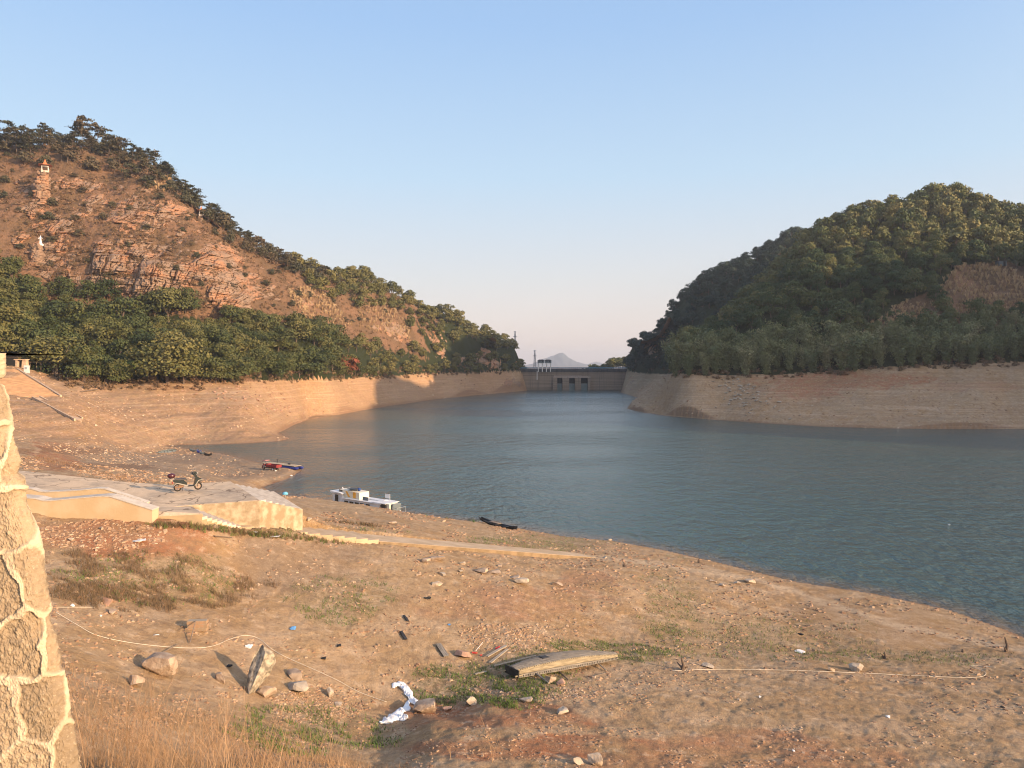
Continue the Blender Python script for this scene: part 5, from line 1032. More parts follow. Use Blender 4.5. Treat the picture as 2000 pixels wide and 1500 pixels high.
p2_ = hit(393, 430); needle(393, 427, 419, 18, 10, "rock stub under the second orange-roofed pavilion near the ridge", 13, .5)
pavilion(393, 419.5, hit(393, 427).y-.5, 2.9, 3.6, "tiny orange-roofed pavilion on a stub of rock close under the left ridge", .6)
# robed white figure
sp = hit(79, 505); Y = sp.y-1.5; s = Y/F; zb = H-(476-YH)*s; o = empty("statue", ((79-CX)*s, Y, zb)); tag(o, "white robed statue standing on a rock pillar low on the left hill", "statue"); hS = 16*s
V = []; Fc = []; prof = [(0, .17, .14), (.05, .19, .15), (.25, .13, .11), (.5, .10, .09), (.62, .14, .10), (.76, .15, .09), (.80, .07, .06), (.84, .055, .055), (.90, .075, .075), (.96, .06, .06), (1.0, .02, .02)]; K = 12
for t, a, b_ in prof:
    for k in range(K): q = 2*math.pi*k/K; fl = 1+.12*math.sin(q*5) if t < .5 else 1; V.append((a*hS*math.cos(q)*fl, b_*hS*math.sin(q)*fl, t*hS))
for i in range(len(prof)-1):
    for k in range(K): j = (k+1) % K; Fc.append((i*K+k, i*K+j, i*K+K+j, i*K+K+k))
Fc += [tuple(range(K-1, -1, -1)), tuple((len(prof)-1)*K+k for k in range(K))]
mb = MB(); mb.add(V, Fc); mb.tube([(.12*hS, -.02*hS, .73*hS), (.26*hS, -.06*hS, .62*hS), (.30*hS, -.12*hS, .66*hS)], [.045*hS, .05*hS, .03*hS], 7); mb.tube([(-.12*hS, -.02*hS, .73*hS), (-.2*hS, -.1*hS, .58*hS), (-.1*hS, -.16*hS, .60*hS)], [.045*hS, .05*hS, .03*hS], 7)
mb.build("figure", M['white'], o, True); mb = MB(); mb.box((0, 0, -.12*hS), (.5*hS, .45*hS, .24*hS), bev=.05); mb.build("plinth", M['white'], o)
# concrete fragment on the right hill
p = hit(1955, 520); o = empty("concrete_hut", (p.x, p.y, p.z)); tag(o, "low grey concrete hut above the tawny reeds on the right hill", "hut"); mb = MB(); mb.box((0, 0, 1.0), (3, 2.5, 2.0)); mb.build("wall", M['slate'], o); mb = MB(); mb.box((0, 0, 2.08), (3.4, 3, .16)); mb.build("roof", M['roofdark'], o); mb = MB(); mb.box((.6, -1.27, .9), (.9, .06, 1.8)); mb.build("doorway", M['dark'], o)
# distant mountain
M['mount'] = mat('mountain_haze_tint', (.035, .05, .06), noise=(.01, (.05, .055, .05), .7))  # blue of the distance haze put into the base colour
def mountain(name, label, crest, Y, depth, base, seed):
    xs = np.linspace(crest[0][0], crest[-1][0], 200); cy = np.interp(xs, *zip(*crest)); cy = cy+fbm(xs/6, xs*0, 3, seed)*.9; X = (xs-CX)/F*Y; Zc = H-(cy-YH)/F*Y; V = []; N = 26
    for j in range(N+1):
        t = j/N; q = t*2-1; prof = (1-abs(q))**.8
        for i in range(len(xs)): V.append((X[i]*(1+q*depth/Y), Y+q*depth, base+(Zc[i]-base)*prof*(1+.10*float(1-prof)*math.sin(i*.35+j*.7))))
    n = len(xs); f = np.array([(j*n+i, j*n+i+1, j*n+n+i+1, j*n+n+i) for j in range(N) for i in range(n-1)])
    return tag(mesh_obj(name, V, f, M['mount'], smooth=True), label, kind="structure")
mountain("mountain", "hazy blue flat-topped mountain beyond the dam", [(985, 722), (1020, 715), (1040, 710), (1052, 704), (1062, 701), (1075, 696), (1082, 694), (1090, 690), (1099, 688), (1104, 692), (1110, 698), (1120, 704), (1135, 709), (1160, 716), (1175, 722)], 6500, 900, -12, 1)
mountain("mountain", "faint low hill to the right of the hazy mountain", [(1100, 722), (1140, 714), (1152, 709), (1165, 706), (1180, 710), (1200, 713), (1215, 716), (1240, 722)], 8300, 900, -16, 2)

# ------------------------------------------------------------------ vehicles and boats
def place(o, px, py, rz=0, dz_=0, dy=0): p = hit(px, py); o.location = (p.x, p.y+dy, p.z+dz_); o.rotation_euler.z = rz; return p
# scooter: local +x is the front
sx1, sy1 = px2(347, 960, 10.23); sx2, sy2 = px2(387, 956.5, 10.23); rzS = math.atan2(sy2-sy1, sx2-sx1)
M['rubber'] = mat("rubber", (.03, .028, .026), rough=.9); M['rim'] = mat("dusty_rim", (.42, .26, .15), rough=.6); M['seat'] = mat("black_vinyl", (.03, .026, .03), rough=.45, spec=.5); M['scoot'] = mat("dark_green_plastic", (.012, .02, .02), rough=.25, spec=.6); M['chrome'] = mat("chrome_trim", (.30, .28, .25), rough=.35, metal=.5); M['mud'] = mat("dusty_engine", (.22, .13, .08)); M['maroon'] = mat("maroon_plastic", (.06, .012, .015), rough=.25, spec=.6)
sc = empty("scooter", (sx1, sy1, 10.235), rzS); tag(sc, "dark scooter with a maroon top box parked on the concrete landing", "scooter"); WB = math.hypot(sx2-sx1, sy2-sy1); wr = .235
for x in (0, WB):
    w = empty("wheel", (x, 0, wr)); w.parent = sc; mb = MB(); mb.torus((0, 0, 0), wr-.045, .048, n=28); mb.build("tyre", M['rubber'], w, True)
    mb = MB(); mb.torus((0, 0, 0), wr-.085, .016, n=24, k=6); mb.tube([(0, -.05, 0), (0, .05, 0)], .05, 10)
    for k in range(5): a = 2*math.pi*k/5; mb.tube([(0, 0, 0), (.15*math.cos(a), 0, .15*math.sin(a))], .018, 5)
    mb.build("rim", M['rim'], w)
mb = MB(); mb.extr([(-.12, .52), (-.30, .66), (-.18, .72), (.35, .66), (.52, .50), (.50, .34), (.30, .36), (.05, .46)], -.13, .13); mb.build("rear_body", M['scoot'], sc)
mb = MB(); mb.extr([(-.16, .56), (.10, .50), (.52, .36), (.60, .31), (.58, .28), (.48, .31), (.08, .44), (-.16, .52)], -.15, .15); mb.build("side_trim", M['chrome'], sc)
mb = MB(); mb.extr([(-.18, .725), (-.14, .80), (.18, .78), (.44, .78), (.54, .70), (.50, .64), (.30, .68), (.0, .70)], -.14, .14); mb.build("seat", M['seat'], sc)
mb = MB(); mb.box((.76, 0, .29), (.46, .30, .06), bev=.02); mb.build("footboard", M['scoot'], sc)
mb = MB(); mb.extr([(.92, .28), (.98, .30), (1.13, .52), (1.44, .60), (1.34, .70), (1.12, .82), (1.02, 1.02), (.94, 1.06), (.90, .98), (1.02, .74), (.98, .50)], -.15, .15); mb.build("front_fairing", M['scoot'], sc)
mb = MB(); mb.extr([(.94, .27), (.97, .26), (1.20, .58), (1.44, .63), (1.43, .66), (1.17, .62)], -.155, .155); mb.build("leg_shield_trim", M['chrome'], sc)
mb = MB(); mb.extr([(1.12, .46), (1.24, .54), (1.42, .44), (1.40, .41), (1.25, .49)], -.06, .06); mb.build("front_mudguard", M['scoot'], sc)
for s_ in (-1, 1): mb = MB(); mb.tube([(WB, s_*.07, wr), (1.05, s_*.07, .72)], .02, 6); mb.build("fork", M['chrome'], sc)
mb = MB(); mb.extr([(.80, 1.0), (.88, 1.12), (1.06, 1.14), (1.12, 1.02), (1.0, .96), (.86, .96)], -.10, .10); mb.build("headset", M['scoot'], sc)
mb = MB(); mb.box((1.10, 0, 1.03), (.06, .16, .12), bev=.02); mb.build("headlight", mat("headlight_lens", (.6, .6, .58), rough=.1), sc)
mb = MB(); mb.tube([(.78, -.34, 1.02), (.92, -.12, 1.07), (.92, .12, 1.07), (.78, .34, 1.02)], .018, 7); mb.build("handlebar", M['black'], sc)
for s_, h in ((-1, 0), (1, .06)): mb = MB(); mb.tube([(.88, s_*.22, 1.06), (.90+h, s_*.30, 1.30+h)], .009, 5); mb.ball((.90+h, s_*.32, 1.35+h), (.018, .05, .05), 8, 6); mb.build("mirror", M['chrome'] if s_ < 0 else M['black'], sc)
mb = MB(); mb.tube([(-.10, -.10, .68), (-.32, -.10, .80), (-.46, -.10, .80)], .015, 5); mb.tube([(-.10, .10, .68), (-.32, .10, .80), (-.46, .10, .80)], .015, 5); mb.tube([(-.14, 0, .74), (-.16, 0, 1.02)], .02, 5); mb.build("rack", M['chrome'], sc)
tb = empty("top_box", (-.36, 0, .97)); tb.parent = sc; mb = MB(); mb.ball((0, 0, .01), (.235, .20, .16), 16, 10); mb.build("lid", M['maroon'], tb, True); mb = MB(); mb.ball((0, 0, -.01), (.22, .19, .14), 16, 10); mb.build("base", M['black'], tb, True)
mb = MB(); mb.box((.18, 0, .30), (.34, .2, .17), bev=.04); mb.tube([(.2, -.14, .24), (-.2, -.15, .30)], [.035, .05], 8); mb.build("engine", M['mud'], sc); mb = MB(); mb.extr([(-.26, .36), (-.14, .48), (.06, .50), (.04, .47), (-.12, .45), (-.23, .34)], -.08, .08); mb.build("rear_mudguard", M['chrome'], sc)
mb = MB(); mb.box((-.30, 0, .56), (.03, .16, .11)); mb.build("tail_light", mat("red_lens", (.3, .02, .02), rough=.2), sc); mb = MB(); mb.tube([(.30, -.10, .26), (.20, -.24, .015)], .012, 5); mb.build("side_stand", M['black'], sc)
# white passenger boat; local x along the hull from its far end (left) to its near end (right)
Bx0, By0 = (663-CX)/F*98.5, 98.5; Bx1, By1 = (768-CX)/F*92.5, 92.5; rzB = math.atan2(By1-By0, Bx1-Bx0); BL_ = math.hypot(Bx1-Bx0, By1-By0)
bo = empty("passenger_boat", (Bx0, By0, 0.0), rzB); tag(bo, "white passenger boat with orange-striped wheelhouse moored behind the near bank", "boat")
M['hull'] = mat("white_hull", (.66, .66, .66), rough=.5, noise=(1.5, (.50, .50, .50), .6)); M['creamp'] = mat("cream_panel", (.66, .60, .47), rough=.6); M['orange'] = mat("orange_panel", (.72, .34, .04), rough=.6); M['glass'] = mat("dark_glass", (.015, .02, .025), rough=.1, spec=.6)
L = BL_; mb = MB(); hp = [(-.35, -.5), (.1, -1.05), (L*.5, -1.2), (L+.2, -1.1), (L+.2, 1.1), (L*.5, 1.2), (.1, 1.05), (-.35, .5)]; mb.prism(hp, -.3, .35); mb.build("hull", M['hull'], bo)
mb = MB(); mb.box((L*.52, 0, .78), (L*.74, 2.1, .86), bev=.03); cab = mb.build("cabin", M['hull'], bo)
for k in range(5): mb = MB(); x = L*.26+k*L*.10; mb.box((x, -1.06, .83), (L*.072, .05, .26)); mb.build("window", M['glass'], cab)
mb = MB(); mb.box((L*.56, 0, 1.25), (L*.70, 2.45, .07)); mb.box((L*.58, .4, 1.34), (L*.5, .8, .10)); mb.build("roof", M['hull'], bo)
mb = MB(); mb.extr([(-.05, .34), (L*.19, .34), (L*.17, 1.75), (-.15, 1.75)], -1.0, 1.0); fb = mb.build("forward_cabin", M['hull'], bo); mb = MB(); mb.box((L*.07, -1.02, 1.05), (L*.06, .05, .98)); mb.build("doorway", M['glass'], fb)
mb = MB(); mb.extr([(-.35, 1.95), (L*.14, 1.90), (L*.20, 1.78), (-.2, 1.76)], -1.25, 1.25); mb.build("bow_roof", M['hull'], bo)
mb = MB(); mb.extr([(L*.13, 1.28), (L*.47, 1.28), (L*.47, 2.1), (L*.10, 2.2), (L*.07, 1.93)], -.75, .85); wh = mb.build("wheelhouse", M['creamp'], bo); mb = MB(); mb.box((L*.38, -.77, 1.72), (L*.05, .04, .72)); mb.build("orange_stripe", M['orange'], wh); mb = MB(); mb.extr([(L*.21, 2.08), (L*.24, 2.08), (L*.30, 1.40), (L*.26, 1.40)], -.78, -.74); mb.build("orange_stripe", M['orange'], wh); mb = MB(); mb.box((L*.115, -.72, 2.03), (L*.07, .06, .28)); mb.build("window", M['glass'], wh)
mb = MB(); mb.box((L*.29, -.1, 2.36), (L*.15, 1.0, .05)); mb.box((L*.22, -.1, 2.25), (.06, .06, .25)); mb.box((L*.35, -.1, 2.25), (.06, .06, .25)); mb.build("roof_rack", M['black'], bo); mb = MB(); mb.ball((L*.37, .1, 2.33), (.24, .2, .22), 10, 8); mb.build("blue_tarp", mat("blue_tarpaulin", (.03, .07, .22)), bo); mb = MB(); mb.tube([(L*.08, 0, 1.9), (L*.06, 0, 2.35)], [.12, .04], 8); mb.build("horn", M['hull'], bo)
mb = MB(); mb.box((L*.58, -.7, 1.50), (L*.10, .06, .42), bev=.01); mb.build("solar_panel", M['slate'], bo)
mb = MB(); mb.box((L*.885, 0, .82), (L*.155, 2.0, .95)); st = mb.build("stern_cabin", M['creamp'], bo); mb = MB(); mb.box((L*.925, -1.02, .84), (L*.10, .06, .74)); mb.build("doorway", M['glass'], st); mb = MB(); [mb.box((L*.80+k*.22, -1.02, .84), (.12, .05, .3)) for k in range(3)]; mb.build("window", M['glass'], st)
mb = MB(); mb.box((L*.865, 0, 1.33), (L*.24, 2.3, .06)); mb.build("awning", M['hull'], bo); mb = MB(); mb.box((L*1.0+.12, -.2, .85), (.42, 1.5, .98), bev=.05); mb.build("cream_locker", M['creamp'], bo); mb = MB(); mb.box((L*1.0+.52, 0, .85), (.34, 1.4, .95), bev=.08); mb.build("net_bundle", M['slate'], bo)
mb = MB(); mb.box((L*.835, .6, 1.90), (.82, .03, .52)); mb.build("sign_board", M['white'], bo); mb = MB(); mb.tube([(L*.835+.42, .6, 1.3), (L*.835+.42, .6, 2.2)], .025, 5); mb.build("sign_post", M['white'], bo)
mb = MB(); mb.tube([(L+.7, -.8, .3), (L+.7, -.8, 1.05), (L+1.5, -.8, .98), (L+1.5, -.8, .2)], .022, 5); mb.tube([(L+.7, .6, .3), (L+.7, .6, 1.05), (L+1.5, .6, .98), (L+1.5, .6, .2)], .022, 5); mb.tube([(L+1.5, -.8, .98), (L+1.5, .6, .98)], .022, 5); mb.tube([(L+.6, -1, .25), (L+1.6, -1, .25), (L+1.6, .8, .25), (L+.6, .8, .25)], .04, 5); mb.build("railing", M['steel'], bo)
# dark skiff on the shore
def skiff(name, label, px, py, length, rz, m, w=.9, seed=1, pitch=0.0, inside=None, height=.34):
    N = 22; V = []; Fc = []
    for i in range(N+1):
        t = i/N; ww = w/2*math.sin(math.pi*min(max(t*.94+.03, 0), 1))**.55; sh = height*(1+1.5*abs(2*t-1)**2.6*.8); kz = .10*abs(2*t-1)**2*2; x = (t-.5)*length
        V += [(x, -ww, sh), (x, -ww*.72, kz+.03), (x, 0, kz), (x, ww*.72, kz+.03), (x, ww, sh), (x, ww*.9, sh), (x, ww*.62, kz+.09), (x, 0, kz+.07), (x, -ww*.62, kz+.09), (x, -ww*.9, sh)]
    for i in range(N):
        for k in range(10): j = (k+1) % 10; Fc.append((i*10+k, i*10+j, (i+1)*10+j, (i+1)*10+k))
    Fc += [tuple(range(9, -1, -1)), tuple(N*10+k for k in range(10))]
    o = empty(name); tag(o, label, "boat"); mb = MB(); mb.add(V, Fc); mb.build("hull", m, o); p = place(o, px, py, rz)
    for t in (.28, .52, .74): mb = MB(); mb.box(((t-.5)*length, 0, height*.9), (.16, w*.86, .035)); mb.build("thwart", inside or m, o)
    o.rotation_euler.y = pitch; return o
M['blackwood'] = mat("tarred_wood", (.022, .02, .02), rough=.6, noise=(6, (.06, .055, .05), .6))
a = hit(938, 1021); b = hit(1008, 1033); X0 = Vector(wp(938, 1019, 84)); X1 = Vector(wp(1009, 1031, 79)); sk = skiff("wooden_skiff", "black wooden skiff pulled up at the water's edge below the brow of the bank", 973, 1028, (X1-X0).length, math.atan2(X1.y-X0.y, X1.x-X0.x), M['blackwood'], .95, height=.24)
sk.location = ((X0.x+X1.x)/2, (X0.y+X1.y)/2, max(gz((X0.x+X1.x)/2, (X0.y+X1.y)/2), 0)+.02); mb = MB(); mb.tube([(-.6, 0, .1), (-.55, .05, 1.0)], .02, 5); mb.build("pole", M['blackwood'], sk); mb = MB(); mb.box((-.6, .1, .30), (1.6, .5, .05)); mb.build("floorboards", M['palebark'], sk)
# red cargo tricycle
M['red'] = mat("faded_red_paint", (.24, .03, .035), rough=.55, noise=(6, (.16, .035, .03), .6)); M['bluef'] = mat("blue_plastic", (.03, .045, .22), rough=.5)
T0 = Vector(wp(513, 917, 129)); T1 = Vector(wp(546, 919, 127)); tr = empty("cargo_tricycle", (T0.x, T0.y, gz(T0.x, T0.y)), math.atan2(T1.y-T0.y, T1.x-T0.x)); tag(tr, "red three-wheeled cargo cart parked at the tip of the sandy spit", "cargo tricycle"); tl = (T1-T0).length
for x, y in ((.25, 0), (tl*.74, -.48), (tl*.74, .48)):
    w = empty("wheel", (x, y, .27)); w.parent = tr; mb = MB(); mb.torus((0, 0, 0), .22, .055, n=20); mb.build("tyre", M['rubber'], w, True); mb = MB(); mb.tube([(0, -.05, 0), (0, .05, 0)], .15, 12); mb.build("hub", M['rim'] if x < 1 else M['white'], w)
mb = MB(); mb.box((tl*.66, 0, .62), (tl*.62, 1.1, .06)); mb.box((tl*.66, -.55, .82), (tl*.62, .05, .42)); mb.box((tl*.66, .55, .82), (tl*.62, .05, .42)); mb.box((tl*.36, 0, .85), (.05, 1.1, .5)); mb.box((tl*.965, 0, .82), (.05, 1.1, .42))
for k in range(6): mb.box((tl*.40+k*tl*.11, -.585, .82), (.05, .03, .42))
mb.build("cargo_bed", M['red'], tr); mb = MB(); mb.box((tl*.5, 0, .42), (tl*.8, .3, .12)); mb.build("chassis", M['black'], tr); mb = MB(); mb.extr([(.0, .30), (.3, .62), (.52, .95), (.42, 1.02), (.18, .75), (-.08, .40)], -.16, .16); mb.build("front_mudguard", M['red'], tr); mb = MB(); mb.tube([(.25, .1, .27), (.5, .1, 1.1)], .03, 6); mb.tube([(.25, -.1, .27), (.5, -.1, 1.1)], .03, 6); mb.build("fork", M['white'], tr)
mb = MB(); mb.tube([(.55, -.35, 1.12), (.5, 0, 1.15), (.55, .35, 1.12)], .025, 6); mb.build("handlebar", M['black'], tr); mb = MB(); mb.box((.88, 0, .82), (.45, .34, .16), bev=.04); mb.build("seat", M['seat'], tr); mb = MB(); mb.extr([(.35, 1.42), (.5, 1.62), (1.15, 1.66), (1.15, 1.58), (.55, 1.54)], -.45, .45); cn = mb.build("canopy", mat("pink_canopy", (.5, .22, .22)), tr); mb = MB(); mb.tube([(1.1, -.4, .8), (1.1, -.4, 1.58)], .02, 5); mb.tube([(1.1, .4, .8), (1.1, .4, 1.58)], .02, 5); mb.build("post", M['black'], cn)
# raft on blue floats
Rf0 = Vector(wp(522, 909, 135)); Rf1 = Vector(wp(584, 915, 130)); rf = empty("raft", (Rf0.x, Rf0.y, gz(Rf0.x, Rf0.y)*.5+.05), math.atan2(Rf1.y-Rf0.y, Rf1.x-Rf0.x)); tag(rf, "plank-decked raft on dark blue floats behind the red cart", "raft"); rl = (Rf1-Rf0).length
for s_ in (-1, 1): mb = MB(); mb.tube([(-.1, s_*.55, .32), (rl, s_*.55, .30), (rl+.45, s_*.5, .42)], [.26, .26, .12], 10); mb.build("float", M['bluef'], rf, True)
mb = MB(); mb.box((rl/2-.4, 0, .66), (rl+.2, 1.5, .07), bev=.01); mb.build("deck", mat("pale_planks", (.46, .36, .24), noise=(3, (.34, .27, .18), .8)), rf); mb = MB(); mb.tube([(rl*.25, .5, .7), (rl*.25, .5, 1.25)], .05, 6); mb.box((rl*.25, .5, 1.27), (.25, .12, .12)); mb.build("mooring_post", M['black'], rf)
mb = MB(); mb.box((rl*.66, .3, .8), (.5, .3, .2), bev=.04); mb.build("rope_bundle", M['blackwood'], rf)
# little boats and floats in the cove
p = hit(322, 882)
for k, (px, py, ln_, rz) in enumerate(((321, 884, 3.0, .9), (331, 882, 2.6, .8))): skiff("upturned_punt", ("left of two", "right of two")[k]+" small grey punts lying tilted on the sand by the cove", px, py, ln_, rz, M['slate'], .8, height=.3).rotation_euler.x = 1.1
for k, (px, py, ln_, c_, lb) in enumerate(((379, 882, 2.6, 'slate', "long dark tub at the left of the floats along the cove edge"), (389, 884.5, 1.3, 'bluef', "small blue float half in the water at the cove edge"), (395, 887, 1.5, 'slate', "grey-blue tub nearest the bend of the cove edge"), (406, 890, 2.2, 'blackwood', "black punt at the right of the floats along the cove edge"))): skiff("punt", lb, px, py, ln_, -.5, M[c_], .7, height=.3)
p = hit(336, 873); o = rock_mesh(5, 1, 1); oo = mesh_obj("boulder", o[0]*.42, o[1], M['stone_pale']); oo.location = p; tag(oo, "single white stone at the head of the cove", "rock")
# blue dome past the corner of the steps
p = hit(557, 971); o = empty("parasol", (p.x, p.y, p.z)); tag(o, "small light blue parasol standing beyond the corner of the wide steps", "parasol"); mb = MB(); mb.ball((0, 0, .30), (.30, .30, .26), 14, 8, zmin=-.1); mb.build("canopy", mat("light_blue_fabric", (.10, .36, .52), noise=(6, (.25, .5, .6), .6)), o, True); mb = MB(); mb.tube([(0, 0, -.2), (0, 0, .5)], .02, 5); mb.build("pole", M['white'], o)
# upturned sampan
S0 = hit(1000, 1330); S1_ = hit(1203, 1296); ax_ = (S1_-S0); SL = math.hypot(ax_.x, ax_.y); sm = empty("upturned_sampan", (S0.x, S0.y+.35, min(S0.z, S1_.z)+.06), math.atan2(ax_.y, ax_.x)); sm.rotation_euler.y = -math.atan2(S1_.z-S0.z, SL)*.9
sm.location.z = S0.z+.08; tag(sm, "weathered grey wooden sampan lying upside down in the green hollow", "boat")
def plank_mat(name, c1_, c2_, sc_=(1, 14, 14)):
    g = NG(name, .85, .15); tc = g.n("ShaderNodeTexCoord"); n = g.noise(1.6, 6, .65, stretch=sc_, vec=tc.outputs["Object"]); c = g.mix(g.rng(n, .4, .62), c1_, c2_); g.bump(n, .5, .03); return g.out(c)
M['oldplank'] = plank_mat("weathered_planks", (.13, .12, .105), (.27, .24, .20)); M['strake'] = plank_mat("yellowed_strake", (.20, .16, .10), (.34, .28, .18)); M['wood'] = plank_mat("grey_planks", (.26, .22, .17), (.42, .36, .28))
def hw(t): return .60*(math.sin(math.pi*(t*.80+.13)))**.62+.02
def hz(t): return .40+.26*math.sin(math.pi*min(t*1.02, 1))**.9-.12*t
def low(t): return .0+.10*math.sin(math.pi*t)+.02
NP = 9; mb = MB(); N = 30
for j in range(NP):
    a0, a1 = -1+2*j/NP+.03, -1+2*(j+1)/NP-.03; V = []; Fc = []
    for i in range(N+1):
        t = i/N; x = SL*t; w = hw(t)*.78; z = hz(t)
        cr_ = lambda q: z-.05*q*q
        V += [(x, a0*w, cr_(a0)-.03), (x, a1*w, cr_(a1)-.03), (x, a1*w, cr_(a1)), (x, a0*w, cr_(a0))]
    for i in range(N):
        for k in range(4): q = (k+1) % 4; Fc.append((i*4+k, i*4+q, (i+1)*4+q, (i+1)*4+k))
    mb.add(V, Fc+[(3, 2, 1, 0), (N*4, N*4+1, N*4+2, N*4+3)])
bt = mb.build("bottom_planks", M['oldplank'], sm)
for s_ in (-1, 1):
    mb = MB(); V = []; Fc = []
    for i in range(N+1):
        t = i/N; x = SL*t; w = hw(t); z = hz(t)-.055; zl = low(t); zm = zl+(z-zl)*.42
        V += [(x, s_*w*.79, z), (x, s_*w*.99, zm+.015), (x, s_*(w*.99-.03), zm-.01), (x, s_*(w*.79-.04), z-.03)]
    for i in range(N):
        for k in range(4): q = (k+1) % 4; Fc.append((i*4+k, i*4+q, (i+1)*4+q, (i+1)*4+k))
    mb.add(V, Fc)
    for i in range(54): t = (i+.5)/54; mb.box((SL*t, s_*(hw(t)*.80+.004), hz(t)-.085), (.035, .02, .05), m=1)
    mb.build("strake", [M['strake'], M['blackwood']], sm)
    mb = MB(); V = []; Fc = []
    for i in range(N+1):
        t = i/N; x = SL*t; w = hw(t); z = hz(t)-.055; zl = low(t); zm = zl+(z-zl)*.40
        V += [(x, s_*w*1.0, zm), (x, s_*w*1.05, zl), (x, s_*(w*1.05-.04), zl), (x, s_*(w-.04), zm)]
    for i in range(N):
        for k in range(4): q = (k+1) % 4; Fc.append((i*4+k, i*4+q, (i+1)*4+q, (i+1)*4+k))
    mb.add(V, Fc)
    for i in range(54): t = (i+.5)/54; mb.box((SL*t, s_*(hw(t)*1.035+.004), low(t)+.07), (.03, .02, .07), m=1)
    mb.build("gunwale", [M['oldplank'], M['blackwood']], sm)
mb = MB(); mb.box((-.02, 0, .20), (.05, .95, .34)); mb.build("transom", M['blackwood'], sm); mb = MB(); mb.box((SL*.29, .08, hz(.29)+.004), (.42, .30, .03)); mb.build("patch", M['blackwood'], sm)
for s_ in (-.42, .42): mb = MB(); mb.tube([(-.18, s_, .12), (.25, s_, .14)], .035, 6); mb.build("rail_end", M['strake'], sm)
def stick(name, label, a, b_, r, m, cat="pole", lift=(.05, .05), n=7, mid=0.0):
    p, q = hit(*a), hit(*b_); c = (p+q)/2; p.z += lift[0]; q.z += lift[1]; mm = (p+q)/2; mm.z += mid; mb = MB(); mb.tube([tuple(p-c), tuple(mm-c), tuple(q-c)], [r, r*.95, r*.85], n); o = mb.build(name, m); o.location = c; return tag(o, label, cat)
stick("pole", "long grey pole lying behind the left half of the upturned sampan", (965, 1304), (1046, 1291), .045, M['wood'], lift=(.08, .25))
stick("pole", "short pole sticking out under the near left side of the upturned sampan", (1048, 1322), (1072, 1337), .04, M['wood'], lift=(.15, .06)); stick("pole", "short pole sticking out under the right end of the upturned sampan", (1168, 1301), (1184, 1311), .035, M['wood'], lift=(.15, .05)); stick("pole", "thin dark pole beside the wedge stone under the upturned sampan", (1092, 1318), (1110, 1330), .035, M['bark'], lift=(.15, .05))
stick("stick", "pale thin stick on the ground right of the wedge stone", (1162, 1322), (1190, 1315), .014, M['palebark'], "stick")
def board(name, label, a, b_, w, t, m, cat="plank", lift=.06):
    p, q = hit(*a), hit(*b_); d = (q-p); L_ = d.length; mb = MB(); mb.box((0, 0, 0), (L_, w, t)); o = mb.build(name, m); o.location = (p+q)/2+Vector((0, 0, lift)); o.rotation_euler = (0, -math.asin(d.z/L_), math.atan2(d.y, d.x)); return tag(o, label, cat)
board("plank", "upper of two pale planks lying by the upturned sampan", (951, 1287), (988, 1266), .16, .04, M['wood'], lift=.13); board("plank", "lower of two pale planks lying by the upturned sampan", (957, 1297), (991, 1270), .14, .04, M['wood'])
board("plank", "dark grey board on the slope left of the pinkish squared boulder", (856, 1260), (872, 1284), .26, .05, M['oldplank']); board("plank", "small dark board half buried on the middle slope", (783, 1235), (793, 1251), .14, .04, M['blackwood']); board("plank", "thin black board high on the middle slope", (789, 1204), (797, 1215), .10, .04, M['blackwood'])
board("plank", "pale broken plank in the grass below the sampan planks", (928, 1319), (950, 1314), .10, .04, M['wood']); board("plank", "dark plank lying at the lower edge of the reddish soil under the parapet", (418, 1049), (452, 1052), .14, .05, M['bark'])
stick("stick", "white-barked stick standing askew below the brick block", (371, 1258), (382, 1234), .022, M['palebark'], "stick", (.05, .45)); stick("stick", "thin white stick crossing the white hose", (308, 1281), (349, 1261), .014, M['palebark'], "stick", (.04, .06))
# tripod-like stakes and stumps
def stump(px, py, hpx, label, forks=2, m='bark', rpx=4):
    p = hit(px, py); s = p.y/F; mb = MB(); h = hpx*s; mb.tube([(0, 0, -.1), (h*.12, 0, h*.45), (-h*.05, 0, h)], [rpx*s/2*1.5, rpx*s/2, rpx*s/2*.5], 7)
    R = random.Random(int(px))
    for k in range(forks): a = R.uniform(0, 6.28); mb.tube([(h*.05, 0, h*.12*k), (math.cos(a)*h*.5, math.sin(a)*h*.4, h*R.uniform(.1, .6))], [rpx*s/2*.8, rpx*s/2*.3], 5)
    o = mb.build("dead_stump", M[m]); o.location = p; return tag(o, label, "stump")
stump(1964, 1273, 28, "tall bent driftwood post near the right-hand shore", 1, 'bark', 5); stump(1332, 1309, 24, "pointed dead stump at the left end of the long white hose", 4, 'bark', 6); stump(1728, 1287, 13, "forked dead stump in the middle of the right-hand flat", 4, 'bark', 5); stump(1880, 1274, 6, "tiny dark stump left of the driftwood post", 3, 'bark', 5); stump(1365, 1099, 7, "small dark stump between the dirt track and the water", 4, 'bark', 4); stump(1303, 1109, 5, "low dark twig pile left of the small stump by the track", 4, 'bark', 3); stump(1219, 1107, 8, "dark stump just past the foot of the ramp", 4, 'bark', 4)
